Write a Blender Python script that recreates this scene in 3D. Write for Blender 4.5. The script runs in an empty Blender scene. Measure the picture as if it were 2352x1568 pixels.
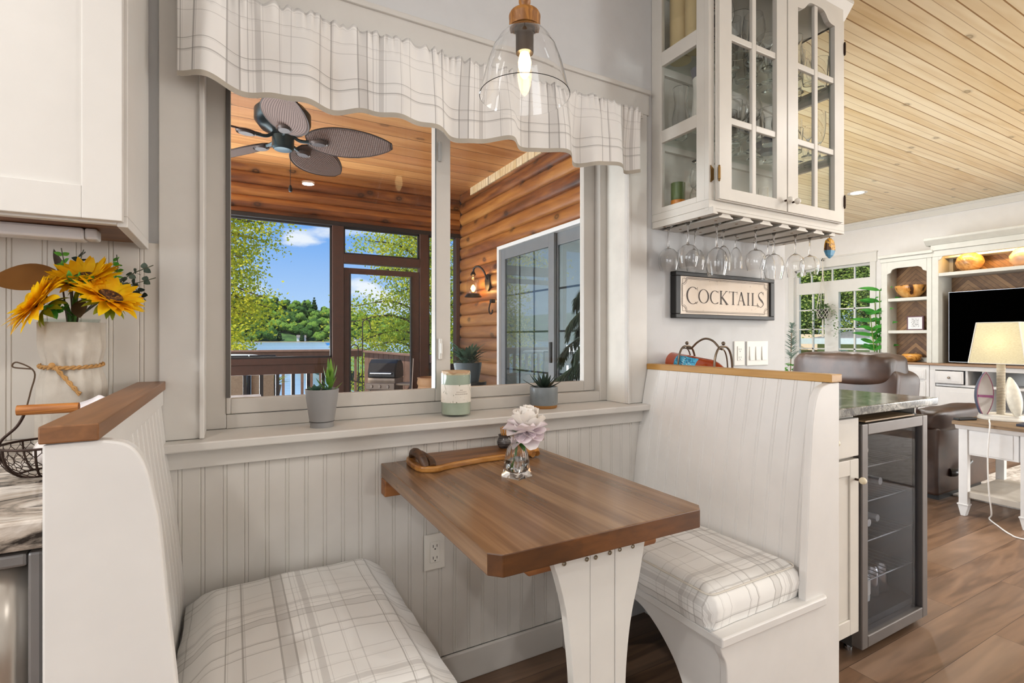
import bpy, bmesh, math, random
from mathutils import Vector, Matrix, noise as mnoise
PI = math.pi
SC = bpy.context.scene
COL = SC.collection
RND = random.Random(7)
R = math.radians

def srgb(h):
    h = h.lstrip('#')
    v = [int(h[i:i+2], 16)/255 for i in (0, 2, 4)]
    return tuple(a/12.92 if a <= .04045 else ((a+.055)/1.055)**2.4 for a in v)+(1.,)

# ---------------------------------------------------------------- node helper
class NT:
    def __init__(s, name):
        s.m = bpy.data.materials.new(name); s.m.use_nodes = True
        s.t = s.m.node_tree; s.n = s.t.nodes; s.l = s.t.links
        s.n.clear()
        s.out = s.n.new('ShaderNodeOutputMaterial')
    def node(s, typ, **kw):
        n = s.n.new(typ)
        for k, v in kw.items():
            if k == 'ins':
                for a, b in v.items():
                    if isinstance(b, bpy.types.NodeSocket): s.l.new(b, n.inputs[a])
                    else: n.inputs[a].default_value = b
            else: setattr(n, k, v)
        return n
    def math(s, op, a, b=None, c=None):
        n = s.node('ShaderNodeMath', operation=op)
        for i, x in enumerate((a, b, c)):
            if x is None: continue
            if isinstance(x, bpy.types.NodeSocket): s.l.new(x, n.inputs[i])
            else: n.inputs[i].default_value = x
        return n.outputs[0]
    def mix(s, f, a, b, mode='MIX'):
        n = s.node('ShaderNodeMix', data_type='RGBA', blend_type=mode)
        for i, x in ((0, f), (6, a), (7, b)):
            if isinstance(x, bpy.types.NodeSocket): s.l.new(x, n.inputs[i])
            else: n.inputs[i].default_value = x
        return n.outputs[2]
    def ramp(s, f, stops, interp='LINEAR'):
        n = s.node('ShaderNodeValToRGB')
        cr = n.color_ramp; cr.interpolation = interp
        while len(cr.elements) < len(stops): cr.elements.new(.5)
        for e, (p, c) in zip(cr.elements, stops):
            e.position = p; e.color = c if len(c) == 4 else tuple(c)+(1,)
        s.l.new(f, n.inputs[0])
        return n.outputs[0]
    def coords(s, kind='Object', scale=(1, 1, 1), loc=(0, 0, 0), rot=(0, 0, 0)):
        tc = s.node('ShaderNodeTexCoord')
        mp = s.node('ShaderNodeMapping')
        mp.inputs['Scale'].default_value = scale; mp.inputs['Location'].default_value = loc
        mp.inputs['Rotation'].default_value = rot
        s.l.new(tc.outputs[kind], mp.inputs[0])
        return mp.outputs[0]
    def noise(s, v, scale=5, detail=3, rough=.55, dist=0., out=0):
        n = s.node('ShaderNodeTexNoise')
        n.inputs['Scale'].default_value = scale; n.inputs['Detail'].default_value = detail
        n.inputs['Roughness'].default_value = rough; n.inputs['Distortion'].default_value = dist
        s.l.new(v, n.inputs['Vector'])
        return n.outputs[out]
    def bump(s, h, strength=.3, dist=.01):
        n = s.node('ShaderNodeBump')
        n.inputs['Strength'].default_value = strength; n.inputs['Distance'].default_value = dist
        s.l.new(h, n.inputs['Height'])
        return n.outputs[0]
    def principled(s, color, rough=.5, metal=0., normal=None, spec=.5, **kw):
        p = s.node('ShaderNodeBsdfPrincipled')
        for k, x in (('Base Color', color), ('Roughness', rough), ('Metallic', metal), ('Specular IOR Level', spec)):
            if isinstance(x, bpy.types.NodeSocket): s.l.new(x, p.inputs[k])
            else: p.inputs[k].default_value = x
        if normal is not None: s.l.new(normal, p.inputs['Normal'])
        for k, x in kw.items():
            k = k.replace('_', ' ')
            if isinstance(x, bpy.types.NodeSocket): s.l.new(x, p.inputs[k])
            else: p.inputs[k].default_value = x
        s.l.new(p.outputs[0], s.out.inputs[0])
        return p

MATS = {}
def plain(name, hexc, rough=.5, metal=0., var=.06, bump=0., scale=12, **kw):
    """painted / plain surface with a little procedural variation"""
    if name in MATS: return MATS[name]
    t = NT(name); c = srgb(hexc)
    v = t.coords('Object')
    f = t.noise(v, scale, 3)
    d = tuple(max(0, x*(1-var)) for x in c[:3])+(1,)
    l = tuple(min(1, x*(1+var*.6)) for x in c[:3])+(1,)
    col = t.ramp(f, [(.3, d), (.7, l)])
    nm = t.bump(t.noise(v, scale*9, 2), bump, .004) if bump else None
    t.principled(col, rough, metal, nm, **kw)
    MATS[name] = t.m
    return t.m

def wood(name, dark, light, axis='X', scale=6., rough=.4, stretch=.08, knots=0., rings=10., spec=.5, mid=None, plank=0., plank_axis='Y', off=0., ra=.22, ta=.4):
    """grain runs along AXIS; PLANK > 0 glues strips of that width across plank_axis"""
    if name in MATS: return MATS[name]
    t = NT(name)
    sc = {'X': (stretch, 1, 1), 'Y': (1, stretch, 1), 'Z': (1, 1, stretch)}[axis]
    tc = t.node('ShaderNodeTexCoord')
    vec = tc.outputs['Object']
    tint = None
    if plank:
        sep = t.node('ShaderNodeSeparateXYZ'); t.l.new(vec, sep.inputs[0])
        q = t.math('FLOOR', t.math('DIVIDE', t.math('ADD', sep.outputs['XYZ'.index(plank_axis)], off), plank))
        wn = t.node('ShaderNodeTexWhiteNoise', noise_dimensions='1D'); t.l.new(q, wn.inputs['W'])
        tint = wn.outputs['Value']
        vm = t.node('ShaderNodeVectorMath', operation='ADD')
        sv = t.node('ShaderNodeVectorMath', operation='SCALE'); t.l.new(wn.outputs['Color'], sv.inputs[0]); sv.inputs[3].default_value = 7.
        t.l.new(vec, vm.inputs[0]); t.l.new(sv.outputs[0], vm.inputs[1]); vec = vm.outputs[0]
    mp = t.node('ShaderNodeMapping'); mp.inputs['Scale'].default_value = sc
    t.l.new(vec, mp.inputs[0]); v = mp.outputs[0]
    n1 = t.noise(v, scale, 4, .6, .6)
    n2 = t.noise(v, scale*9, 3, .6)
    w = t.math('SINE', t.math('MULTIPLY', n1, rings*6.))
    f = t.math('ADD', t.math('MULTIPLY', w, ra), t.math('ADD', t.math('MULTIPLY', n2, .45), .27))
    if tint is not None: f = t.math('ADD', f, t.math('MULTIPLY', t.math('SUBTRACT', tint, .5), ta))
    D, L = srgb(dark), srgb(light)
    M = srgb(mid) if mid else tuple((a+b)/2 for a, b in zip(D, L))
    col = t.ramp(f, [(.12, D), (.48, M), (.85, L)])
    if knots:
        vo = t.node('ShaderNodeTexVoronoi', feature='F1'); vo.inputs['Scale'].default_value = knots
        mk = t.node('ShaderNodeMapping'); mk.inputs['Scale'].default_value = {'X': (.45, 1, 1), 'Y': (1, .45, 1), 'Z': (1, 1, .45)}[axis]
        t.l.new(vec, mk.inputs[0]); t.l.new(mk.outputs[0], vo.inputs['Vector'])
        k = t.ramp(vo.outputs['Distance'], [(.05, (1, 1, 1)), (.11, (.25, .25, .25)), (.16, (0, 0, 0))])
        col = t.mix(k, col, tuple(x*.22 for x in D[:3])+(1,))
    t.principled(col, rough, 0, t.bump(f, .08, .002), spec)
    MATS[name] = t.m
    return t.m

def boards(name, dark, light, line, along='X', across='Y', width=.12, gap=.035, half=False, rough=.45, knots=3., scale=4., endlen=0., spec=.4, bumpd=.006, stain=None, vary=.45):
    """planks that run ALONG an axis, WIDTH wide, seams as LINE colour"""
    if name in MATS: return MATS[name]
    t = NT(name); I = 'XYZ'.index
    tc = t.node('ShaderNodeTexCoord'); sep = t.node('ShaderNodeSeparateXYZ'); t.l.new(tc.outputs['Object'], sep.inputs[0])
    a = sep.outputs[I(across)]; b = sep.outputs[I(along)]
    q = t.math('DIVIDE', a, width); cell = t.math('FLOOR', q); fr = t.math('FRACT', q)
    wn = t.node('ShaderNodeTexWhiteNoise', noise_dimensions='2D' if endlen else '1D')
    cv = t.node('ShaderNodeCombineXYZ'); t.l.new(cell, cv.inputs[0])
    seam = t.math('LESS_THAN', t.math('MINIMUM', fr, t.math('SUBTRACT', 1., fr)), gap)
    if half:
        seam2 = t.math('LESS_THAN', t.math('ABSOLUTE', t.math('SUBTRACT', fr, .5)), gap*.55)
        seam = t.math('MAXIMUM', seam, t.math('MULTIPLY', seam2, .6))
    if endlen:
        w0 = t.node('ShaderNodeTexWhiteNoise', noise_dimensions='1D'); t.l.new(cell, w0.inputs['W'])
        qb = t.math('ADD', t.math('DIVIDE', b, endlen), w0.outputs['Value'])
        t.l.new(t.math('FLOOR', qb), cv.inputs[1])
        fb = t.math('FRACT', qb)
        seam = t.math('MAXIMUM', seam, t.math('LESS_THAN', t.math('MINIMUM', fb, t.math('SUBTRACT', 1., fb)), gap*width/endlen))
        t.l.new(cv.outputs[0], wn.inputs['Vector'])
    else:
        t.l.new(cell, wn.inputs['W'])
    sv = t.node('ShaderNodeVectorMath', operation='SCALE'); t.l.new(wn.outputs['Color'], sv.inputs[0]); sv.inputs[3].default_value = 9.
    vm = t.node('ShaderNodeVectorMath', operation='ADD'); t.l.new(tc.outputs['Object'], vm.inputs[0]); t.l.new(sv.outputs[0], vm.inputs[1])
    mp = t.node('ShaderNodeMapping'); s = [1, 1, 1]; s[I(along)] = .1; mp.inputs['Scale'].default_value = s
    t.l.new(vm.outputs[0], mp.inputs[0]); v = mp.outputs[0]
    n1 = t.noise(v, scale, 4, .6, .5); n2 = t.noise(v, scale*8, 3, .6)
    f = t.math('ADD', t.math('MULTIPLY', t.math('SINE', t.math('MULTIPLY', n1, 45.)), .14), t.math('ADD', t.math('MULTIPLY', n2, .4), .3))
    f = t.math('ADD', f, t.math('MULTIPLY', t.math('SUBTRACT', wn.outputs['Value'], .5), vary))
    D, L = srgb(dark), srgb(light)
    col = t.ramp(f, [(.15, D), (.85, L)])
    if stain:
        st = t.ramp(t.noise(v, scale*.8, 2), [(.5, (0, 0, 0)), (.7, (1, 1, 1))])
        col = t.mix(t.math('MULTIPLY', st, .6), col, srgb(stain))
    if knots:
        vo = t.node('ShaderNodeTexVoronoi', feature='F1', voronoi_dimensions='2D'); vo.inputs['Scale'].default_value = knots
        ck = t.node('ShaderNodeCombineXYZ'); t.l.new(t.math('MULTIPLY', b, .55), ck.inputs[0]); t.l.new(a, ck.inputs[1]); t.l.new(ck.outputs[0], vo.inputs['Vector'])
        k = t.ramp(vo.outputs['Distance'], [(.012, (.5, .5, .5)), (.03, (.8, .8, .8)), (.045, (.25, .25, .25)), (.075, (0, 0, 0))])
        col = t.mix(k, col, tuple(x*.35 for x in D[:3])+(1,))
    col = t.mix(seam, col, srgb(line))
    hh = t.math('SUBTRACT', t.math('MULTIPLY', f, .1), seam)
    t.principled(col, rough, 0, t.bump(hh, .5, bumpd), spec)
    MATS[name] = t.m
    return t.m

def glass(name, tint=(1, 1, 1, 1), ior=1.45, rough=0.):
    if name in MATS: return MATS[name]
    t = NT(name)
    g = t.node('ShaderNodeBsdfGlass'); g.inputs['Color'].default_value = tint; g.inputs['IOR'].default_value = ior; g.inputs['Roughness'].default_value = rough
    t.l.new(g.outputs[0], t.out.inputs[0]); MATS[name] = t.m
    return t.m

def thin(name, tint=(1, 1, 1, 1), refl=1., ior=1.45, dust=0.):
    """thin pane: see-through with a fresnel reflection"""
    if name in MATS: return MATS[name]
    t = NT(name)
    tr = t.node('ShaderNodeBsdfTransparent'); tr.inputs[0].default_value = tint
    gl = t.node('ShaderNodeBsdfGlossy'); gl.inputs['Roughness'].default_value = .0
    lw = t.node('ShaderNodeLayerWeight'); lw.inputs[0].default_value = .5
    f5 = t.math('ADD', .02*refl, t.math('MULTIPLY', t.math('POWER', lw.outputs['Facing'], 5.), .55*refl))
    mx = t.node('ShaderNodeMixShader'); t.l.new(f5, mx.inputs[0])
    t.l.new(tr.outputs[0], mx.inputs[1]); t.l.new(gl.outputs[0], mx.inputs[2])
    t.l.new(mx.outputs[0], t.out.inputs[0]); MATS[name] = t.m
    return t.m

def emit(name, hexc, strength):
    if name in MATS: return MATS[name]
    t = NT(name); e = t.node('ShaderNodeEmission'); e.inputs[0].default_value = srgb(hexc); e.inputs[1].default_value = strength
    t.l.new(e.outputs[0], t.out.inputs[0]); MATS[name] = t.m
    return t.m

def leafmat(name, c1, c2, scale=3., trans=.35, rough=.5):
    if name in MATS: return MATS[name]
    t = NT(name)
    f = t.noise(t.coords('Object'), scale, 2)
    col = t.ramp(f, [(.35, srgb(c1)), (.65, srgb(c2))])
    p = t.principled(col, rough, 0, None, .3)
    tl = t.node('ShaderNodeBsdfTranslucent'); t.l.new(col, tl.inputs[0])
    mx = t.node('ShaderNodeMixShader'); mx.inputs[0].default_value = trans
    t.l.new(p.outputs[0], mx.inputs[1]); t.l.new(tl.outputs[0], mx.inputs[2]); t.l.new(mx.outputs[0], t.out.inputs[0])
    MATS[name] = t.m
    return t.m

def plaid(name, base='#e9e4dc', line='#9a948c', band='#b9b2a8', period=.36, lines=True):
    """woven plaid from the UV map (in metres)"""
    if name in MATS: return MATS[name]
    t = NT(name)
    uv = t.node('ShaderNodeUVMap'); sep = t.node('ShaderNodeSeparateXYZ'); t.l.new(uv.outputs[0], sep.inputs[0])
    def stripes(x):
        f = t.math('FRACT', t.math('DIVIDE', x, period))
        o = (0, 0, 0); g = lambda a: (a, a, a)
        P = [(0., o)]
        def st(p, w, a): P.append((p, g(a))); P.append((p+w, o))
        st(.010, .011, .85); P[-1] = (.021, g(.32)); P.append((.092, g(.85))); P.append((.103, o))
        st(.150, .007, .5); st(.185, .006, .35); st(.205, .042, .46); st(.262, .005, .4)
        st(.385, .007, .42); st(.400, .005, .2); st(.475, .007, .42)
        st(.700, .010, .85); st(.716, .006, .35); st(.796, .010, .85); st(.812, .006, .35)
        r = t.node('ShaderNodeValToRGB'); cr = r.color_ramp; cr.interpolation = 'CONSTANT'
        while len(cr.elements) < len(P): cr.elements.new(.5)
        for e, (p, c) in zip(cr.elements, P): e.position = p; e.color = c+(1,)
        t.l.new(f, r.inputs[0])
        return r.outputs[0]
    a, b = stripes(sep.outputs[0]), stripes(sep.outputs[1])
    base_c = t.mix(.0, srgb(base), srgb(base))
    c1 = t.mix(t.math('MULTIPLY', a, .8), base_c, srgb(line))
    c2 = t.mix(t.math('MULTIPLY', b, .65), c1, srgb(line))
    weave = t.noise(t.coords('UV', (1, 1, 1)), 900, 1)
    p = t.principled(c2, .9, 0, t.bump(weave, .15, .0006), .1)
    p.inputs['Sheen Weight'].default_value = .15
    MATS[name] = t.m
    return t.m

# ---------------------------------------------------------------- mesh helper
ORG = {}
class MB:
    def __init__(s): s.v = []; s.f = []; s.uv = []; s.smooth = False
    def _add(s, vs, fs):
        o = len(s.v); s.v += [tuple(v) for v in vs]; s.f += [tuple(i+o for i in f) for f in fs]; return s
    def box(s, x0, x1, y0, y1, z0, z1):
        x0, x1 = sorted((x0, x1)); y0, y1 = sorted((y0, y1)); z0, z1 = sorted((z0, z1))
        return s._add([(x, y, z) for z in (z0, z1) for y in (y0, y1) for x in (x0, x1)],
                      [(0, 2, 3, 1), (4, 5, 7, 6), (0, 1, 5, 4), (2, 6, 7, 3), (0, 4, 6, 2), (1, 3, 7, 5)])
    def prism(s, pts, axis, a, b):
        """pts in the two other axes (in xyz order), extruded along AXIS from a to b"""
        def P(p, t):
            return {'X': (t, p[0], p[1]), 'Y': (p[0], t, p[1]), 'Z': (p[0], p[1], t)}[axis]
        n = len(pts)
        ar = sum(pts[i][0]*pts[(i+1) % n][1]-pts[(i+1) % n][0]*pts[i][1] for i in range(n))
        if (ar < 0) != (axis == 'Y'): pts = pts[::-1]
        if a > b: a, b = b, a
        return s._add([P(p, a) for p in pts]+[P(p, b) for p in pts],
                      [tuple(range(n))[::-1], tuple(range(n, 2*n))]+[(i, (i+1) % n, n+(i+1) % n, n+i) for i in range(n)])
    def lathe(s, prof, c=(0, 0, 0), n=24, axis='Z', M=None, sx=1., sy=1.):
        s.smooth = True
        rings = []; vs = []; fs = []
        for r, z in prof:
            if r < 1e-6: rings.append([len(vs)]); vs.append((0, 0, z))
            else:
                rings.append(list(range(len(vs), len(vs)+n)))
                vs += [(r*sx*math.cos(2*PI*k/n), r*sy*math.sin(2*PI*k/n), z) for k in range(n)]
        for A, B in zip(rings, rings[1:]):
            for k in range(n):
                a0, a1 = A[k % len(A)], A[(k+1) % len(A)]; b0, b1 = B[k % len(B)], B[(k+1) % len(B)]
                f = [a0, a1, b1, b0]
                f = [x for i, x in enumerate(f) if x not in f[:i]]
                if len(f) > 2: fs.append(tuple(f))
        if axis == 'X': vs = [(z, x, y) for x, y, z in vs]
        if axis == 'Y': vs = [(y, z, x) for x, y, z in vs]
        if M is not None: vs = [tuple(M @ Vector(v)) for v in vs]
        return s._add([(v[0]+c[0], v[1]+c[1], v[2]+c[2]) for v in vs], fs)
    def tube(s, pts, r, n=8, caps=True, closed=False):
        s.smooth = True
        P = [Vector(p) for p in pts]; m = len(P)
        rad = r if isinstance(r, (list, tuple)) else [r]*m
        vs = []; fs = []
        up = None
        for i, p in enumerate(P):
            if closed: d = P[(i+1) % m]-P[i-1]
            else: d = P[min(i+1, m-1)]-P[max(i-1, 0)]
            d.normalize()
            if up is None:
                up = Vector((0, 0, 1)) if abs(d.z) < .9 else Vector((1, 0, 0))
            a = d.cross(up)
            if a.length < 1e-6: a = d.orthogonal()
            a.normalize(); up = a.cross(d).normalized(); 
            for k in range(n):
                t = 2*PI*k/n
                vs.append(p+a*math.cos(t)*rad[i]+up*math.sin(t)*rad[i])
        L = m if closed else m-1
        for i in range(L):
            j = (i+1) % m
            for k in range(n): fs.append((i*n+k, i*n+(k+1) % n, j*n+(k+1) % n, j*n+k))
        if caps and not closed:
            fs.append(tuple(range(n))[::-1]); fs.append(tuple(range((m-1)*n, m*n)))
        fs = [f[::-1] for f in fs]
        return s._add(vs, fs)
    def grid(s, fn, nu, nv, closeu=False, uvfn=None):
        s.smooth = True
        o = len(s.v); vs = [fn(i/nu, j/nv) for j in range(nv+1) for i in range(nu+1)]
        s._add(vs, [(j*(nu+1)+i, j*(nu+1)+i+1, (j+1)*(nu+1)+i+1, (j+1)*(nu+1)+i) for j in range(nv) for i in range(nu)])
        if uvfn:
            if len(s.uv) < o: s.uv += [(0, 0)]*(o-len(s.uv))
            s.uv += [uvfn(i/nu, j/nv) for j in range(nv+1) for i in range(nu+1)]
        return s
    def ball(s, c, r, n=16, sx=1, sy=1, sz=1):
        m = max(6, n//2)
        prof = [(math.sin(PI*i/m), -math.cos(PI*i/m)) for i in range(m+1)]
        prof[0] = (0, -1); prof[-1] = (0, 1)
        return s.lathe([(a*r, b*r*sz) for a, b in prof], c, n, sx=sx, sy=sy)
    def quad(s, a, b, c, d): return s._add([a, b, c, d], [(0, 1, 2, 3)])
    def xf(s, M):
        s.v = [tuple(M @ Vector(v)) for v in s.v]; return s
    def obj(s, name, m, parent=None, bevel=0., smooth=None, ang=38, seg=2, solid=0., sub=0, thing=None, up=None):
        root = parent
        org = Vector((0, 0, 0))
        if parent is not None: org = ORG.get(parent.name, Vector((0, 0, 0)))
        if thing is not None: org = Vector(thing)
        me = bpy.data.meshes.new(name)
        me.from_pydata([tuple(Vector(v)-org) for v in s.v], [], s.f)
        if s.uv:
            l = me.uv_layers.new(name='UVMap')
            uv = s.uv+[(0, 0)]*(len(s.v)-len(s.uv))
            for lp in me.loops: l.data[lp.index].uv = uv[lp.vertex_index]
        me.validate(); me.update()
        sm = s.smooth if smooth is None else smooth
        if sm:
            me.polygons.foreach_set('use_smooth', [True]*len(me.polygons))
            me.set_sharp_from_angle(angle=R(ang))
        if m is not None: me.materials.append(m)
        o = bpy.data.objects.new(name, me); COL.objects.link(o)
        if parent is not None: o.parent = parent
        else: o.location = org
        ORG[o.name] = org
        if solid:
            md = o.modifiers.new('solid', 'SOLIDIFY'); md.thickness = solid; md.offset = 0
        if bevel:
            md = o.modifiers.new('bevel', 'BEVEL'); md.width = bevel; md.segments = seg; md.limit_method = 'ANGLE'; md.angle_limit = R(40)
        if sub:
            md = o.modifiers.new('sub', 'SUBSURF'); md.levels = sub; md.render_levels = sub
        return o

def tag(o, label=None, cat=None, group=None, kind=None):
    if label: o['label'] = label
    if cat: o['category'] = cat
    if group: o['group'] = group
    if kind: o['kind'] = kind
    return o
def thing(name, label, cat, loc=(0, 0, 0), group=None):
    o = bpy.data.objects.new(name, None); COL.objects.link(o); o.location = loc; o.empty_display_size = .05
    ORG[o.name] = Vector(loc)
    return tag(o, label, cat, group)
def struct(o, label=None):
    return tag(o, label, None, None, 'structure')
def dup(root, loc=None, rz=0., label=None, group=None, scale=None, rot=None):
    kids = {}
    for o in COL.objects:
        if o.parent: kids.setdefault(o.parent.name, []).append(o)
    def rec(o, par):
        c = o.copy(); COL.objects.link(c)
        if par is not None: c.parent = par
        for k in kids.get(o.name, []): rec(k, c)
        return c
    c = rec(root, None)
    if loc is not None: c.location = loc
    c.rotation_euler = rot if rot else (0, 0, rz)
    if scale: c.scale = scale if isinstance(scale, (tuple, list)) else (scale,)*3
    if label: c['label'] = label
    if group: c['group'] = group
    return c
def arc(c, r, a0, a1, n):
    return [(c[0]+r*math.cos(R(a0+(a1-a0)*i/n)), c[1]+r*math.sin(R(a0+(a1-a0)*i/n))) for i in range(n+1)]
def smoothpath(pts, n=6):
    P = [Vector(p) for p in pts]; out = []
    for i in range(len(P)-1):
        a, b = P[i], P[i+1]; p0 = P[i-1] if i else a*2-b; p3 = P[i+2] if i+2 < len(P) else b*2-a
        for k in range(n):
            t = k/n
            out.append(.5*((2*a)+(b-p0)*t+(2*p0-5*a+4*b-p3)*t*t+(3*a-p0-3*b+p3)*t**3))
    out.append(P[-1]); return out
ORD = ['first', 'second', 'third', 'fourth', 'fifth', 'sixth', 'seventh', 'eighth', 'ninth', 'tenth', 'eleventh', 'twelfth', 'thirteenth', 'fourteenth', 'fifteenth', 'sixteenth']
# ================================================================= materials used widely
M_WALL = plain('wall_paint_grey', '#d3d3d3', .75, var=.03, bump=.05)
M_TRIM = plain('trim_paint', '#d5d1cb', .42, var=.03)
M_WHITE = plain('white_paint', '#ddd8d0', .42, var=.03)
M_BENCH = plain('bench_paint', '#dddad6', .4, var=.03)
M_CAB = plain('cabinet_cream', '#d4cfc6', .4, var=.03)
M_SHAKER = plain('shaker_white', '#dcd8d2', .4, var=.02)
M_VINYL = plain('vinyl_frame', '#c9c3bb', .4, var=.02)
M_LIVTRIM = plain('living_trim', '#e3e1dc', .5, var=.02)
M_CHROME = plain('steel_fixture', '#b9b9bb', .25, 1., var=.04)
M_BLACK = plain('black_metal', '#1d1c1c', .45, .4)
M_BRONZE = plain('dark_bronze', '#3a2b22', .4, .8)
M_BRASS = plain('antique_brass', '#8a6a3c', .35, .9)
M_OUTLET = plain('outlet_plastic', '#e6e2da', .3, var=.01)
M_PANE = thin('window_pane', (.97, .985, .98, 1), .9, 1.5)
M_GLASS = glass('clear_glass', (1, 1, 1, 1), 1.45)
M_CAPD = wood('cap_wood_dark', '#64401f', '#96653a', 'Y', 9, .35, .05, mid='#7f5430', ra=.08)
M_CAPL = wood('cap_wood_light', '#95692f', '#c79a52', 'Y', 9, .35, .05, mid='#b3843e', ra=.10)
M_WALNUT = wood('walnut', '#59402a', '#a38260', 'Y', 7., .24, .04, rings=5, mid='#7e5f44', plank=.138, plank_axis='X', off=.02, spec=.75, ra=.13, ta=.22)
M_WALNUTX = wood('walnut_end', '#3a2210', '#7a4c26', 'X', 9, .35, .25, rings=3, mid='#573519', ra=.16)
M_REDWOOD = wood('reddish_cleat', '#7a4a28', '#a9703f', 'X', 7, .4, .08)
M_FLOOR = boards('floor_planks', '#44301f', '#8a6c55', '#3a281d', 'X', 'Y', .165, .005, False, .36, 0, 4.2, 1.3, spec=.5, bumpd=.001, stain='#a78d79', vary=.14)
M_PINE = boards('pine_ceiling', '#d9bd8c', '#f2e2bf', '#9a7240', 'X', 'Y', .107, .03, True, .35, 2.6, 2.2, 0., spec=.5, bumpd=.004)

ZC = 2.72
YW = 1.60          # drywall face of the window wall
# ----------------------------------------------------------------- room shell
struct(MB().box(-3.3, 7.6, -3.4, 5.0, -.12, 0).obj('floor', M_FLOOR))
w = MB()
w.box(-3.3, -.075, YW, 1.80, 0, ZC); w.box(1.415, 2.47, YW, 1.80, 0, ZC)
w.box(-.075, 1.415, YW, 1.80, 0, .862); w.box(-.075, 1.415, YW, 1.80, 2.08, ZC)
struct(w.obj('wall_window_side', M_WALL))
struct(MB().box(-3.4, -3.3, -3.4, 1.8, 0, ZC).obj('wall_kitchen_end', M_WALL))
struct(MB().box(-3.4, 7.6, -3.5, -3.4, 0, ZC).obj('wall_behind', M_WALL))
struct(MB().box(-3.4, 2.28, -3.5, 1.8, ZC, ZC+.1).obj('ceiling_kitchen', plain('ceiling_white', '#eceae6', .8)))
struct(MB().box(2.28, 7.6, -3.5, 5.1, ZC, ZC+.1).obj('ceiling', M_PINE))
# living room: the wall towards the porch (with the sliding door opening), far wall with the window opening, end wall
PX0, PX1 = 2.30, 2.47
SY0, SY1, SZ1 = 2.40, 4.40, 2.03
w = MB(); w.box(PX0+.03, PX1, 1.80, SY0, -.1, ZC); w.box(PX0+.03, PX1, SY1, 5.0, -.1, ZC); w.box(PX0+.03, PX1, SY0, SY1, SZ1, ZC); w.box(PX0+.03, PX1, SY0, SY1, -.1, .0)
struct(w.obj('wall_porch_side', M_WALL))
struct(MB().box(2.33, 7.6, 5.0, 5.1, 0, ZC).obj('wall_living_end', M_WALL))
FX = 7.40
WY0, WY1, WZ0, WZ1 = 3.60, 4.64, .62, 2.16
w = MB(); w.box(FX, FX+.15, -3.4, WY0, 0, ZC); w.box(FX, FX+.15, WY1, 5.1, 0, ZC); w.box(FX, FX+.15, WY0, WY1, 0, WZ0); w.box(FX, FX+.15, WY0, WY1, WZ1, ZC)
struct(w.obj('wall_far', plain('far_wall_paint', '#eceae8', .75, var=.02)))
struct(MB().box(FX-.02, FX, -3.4, 4.99, ZC-.10, ZC).box(FX-.035, FX, -3.4, 4.99, ZC-.03, ZC).obj('trim_9', M_LIVTRIM, bevel=.006))

# ----------------------------------------------------------------- beadboard helper
def bead_profile(a0, a1, pitch, d=.0022, first=None):
    """list of (along, depth) of a bead-and-groove board"""
    P = [(a0, 0)]; a = a0+(pitch*.5 if first is None else first)
    while a < a1-.012:
        P += [(a-.0065, 0), (a-.0045, -d), (a-.0025, 0), (a+.0025, 0), (a+.0045, -d), (a+.0065, 0)]
        a += pitch
    return P+[(a1, 0)]
def beadwall(name, x0, x1, z0, z1, yf, yb, m, pitch=.05, parent=None, first=None):
    P = [(a, yf-d) for a, d in bead_profile(x0, x1, pitch, first=first)]+[(x1, yb), (x0, yb)]
    return MB().prism(P, 'Z', z0, z1).obj(name, m, parent, smooth=False)

struct(beadwall('wall_wainscot', -.20, 1.5, .10, .815, 1.58, YW-.001, M_TRIM, .0515))
struct(beadwall('wall_backsplash', -1.6, -.1685, .915, 1.395, 1.590, YW-.001, plain('backsplash_paint', '#d4cdc3', .4, var=.02), .0625, first=.02))
struct(MB().box(-.12, 1.085, 1.566, 1.5795, 0, .10).obj('baseboard_window_side', M_TRIM, bevel=.004))
struct(MB().box(-.165, 1.475, 1.566, 1.5795, .81, .858).obj('trim_1', M_TRIM, bevel=.002))                 # apron
struct(MB().box(-.17, 1.485, 1.53, 1.7155, .8595, .883).box(-.074, 1.414, 1.7155, 1.80, .8625, .883).obj('trim_2', M_TRIM, bevel=.004))                    # sill board
# casings
def casing(n, x0, x1, z0, z1, inner):
    m = MB().box(x0, x1, 1.582, YW-.001, z0, z1)
    xi0, xi1 = (x1-.012, x1) if inner > 0 else (x0, x0+.012)
    m.box(xi0, xi1, 1.574, 1.582, z0, z1)
    return struct(m.obj(n, M_TRIM, bevel=.0025))
casing('trim_3', -.168, -.067, .884, 2.08, 1)
casing('trim_4', 1.405, 1.513, .884, 2.08, -1)
struct(MB().box(-.168, 1.525, 1.582, YW-.001, 2.08, 2.172).box(-.172, 1.529, 1.572, YW-.001, 2.164, 2.182).obj('trim_5', M_TRIM, bevel=.003))
struct(MB().box(-.0745, -.068, YW, 1.715, .884, 2.08).obj('trim_6', M_TRIM))
struct(MB().box(1.408, 1.4145, YW, 1.715, .884, 2.08).obj('trim_7', plain('jamb_white', '#e3dfd6', .4)))
struct(MB().box(-.068, 1.408, YW, 1.715, 2.07, 2.0795).obj('trim_8', M_TRIM))

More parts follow.
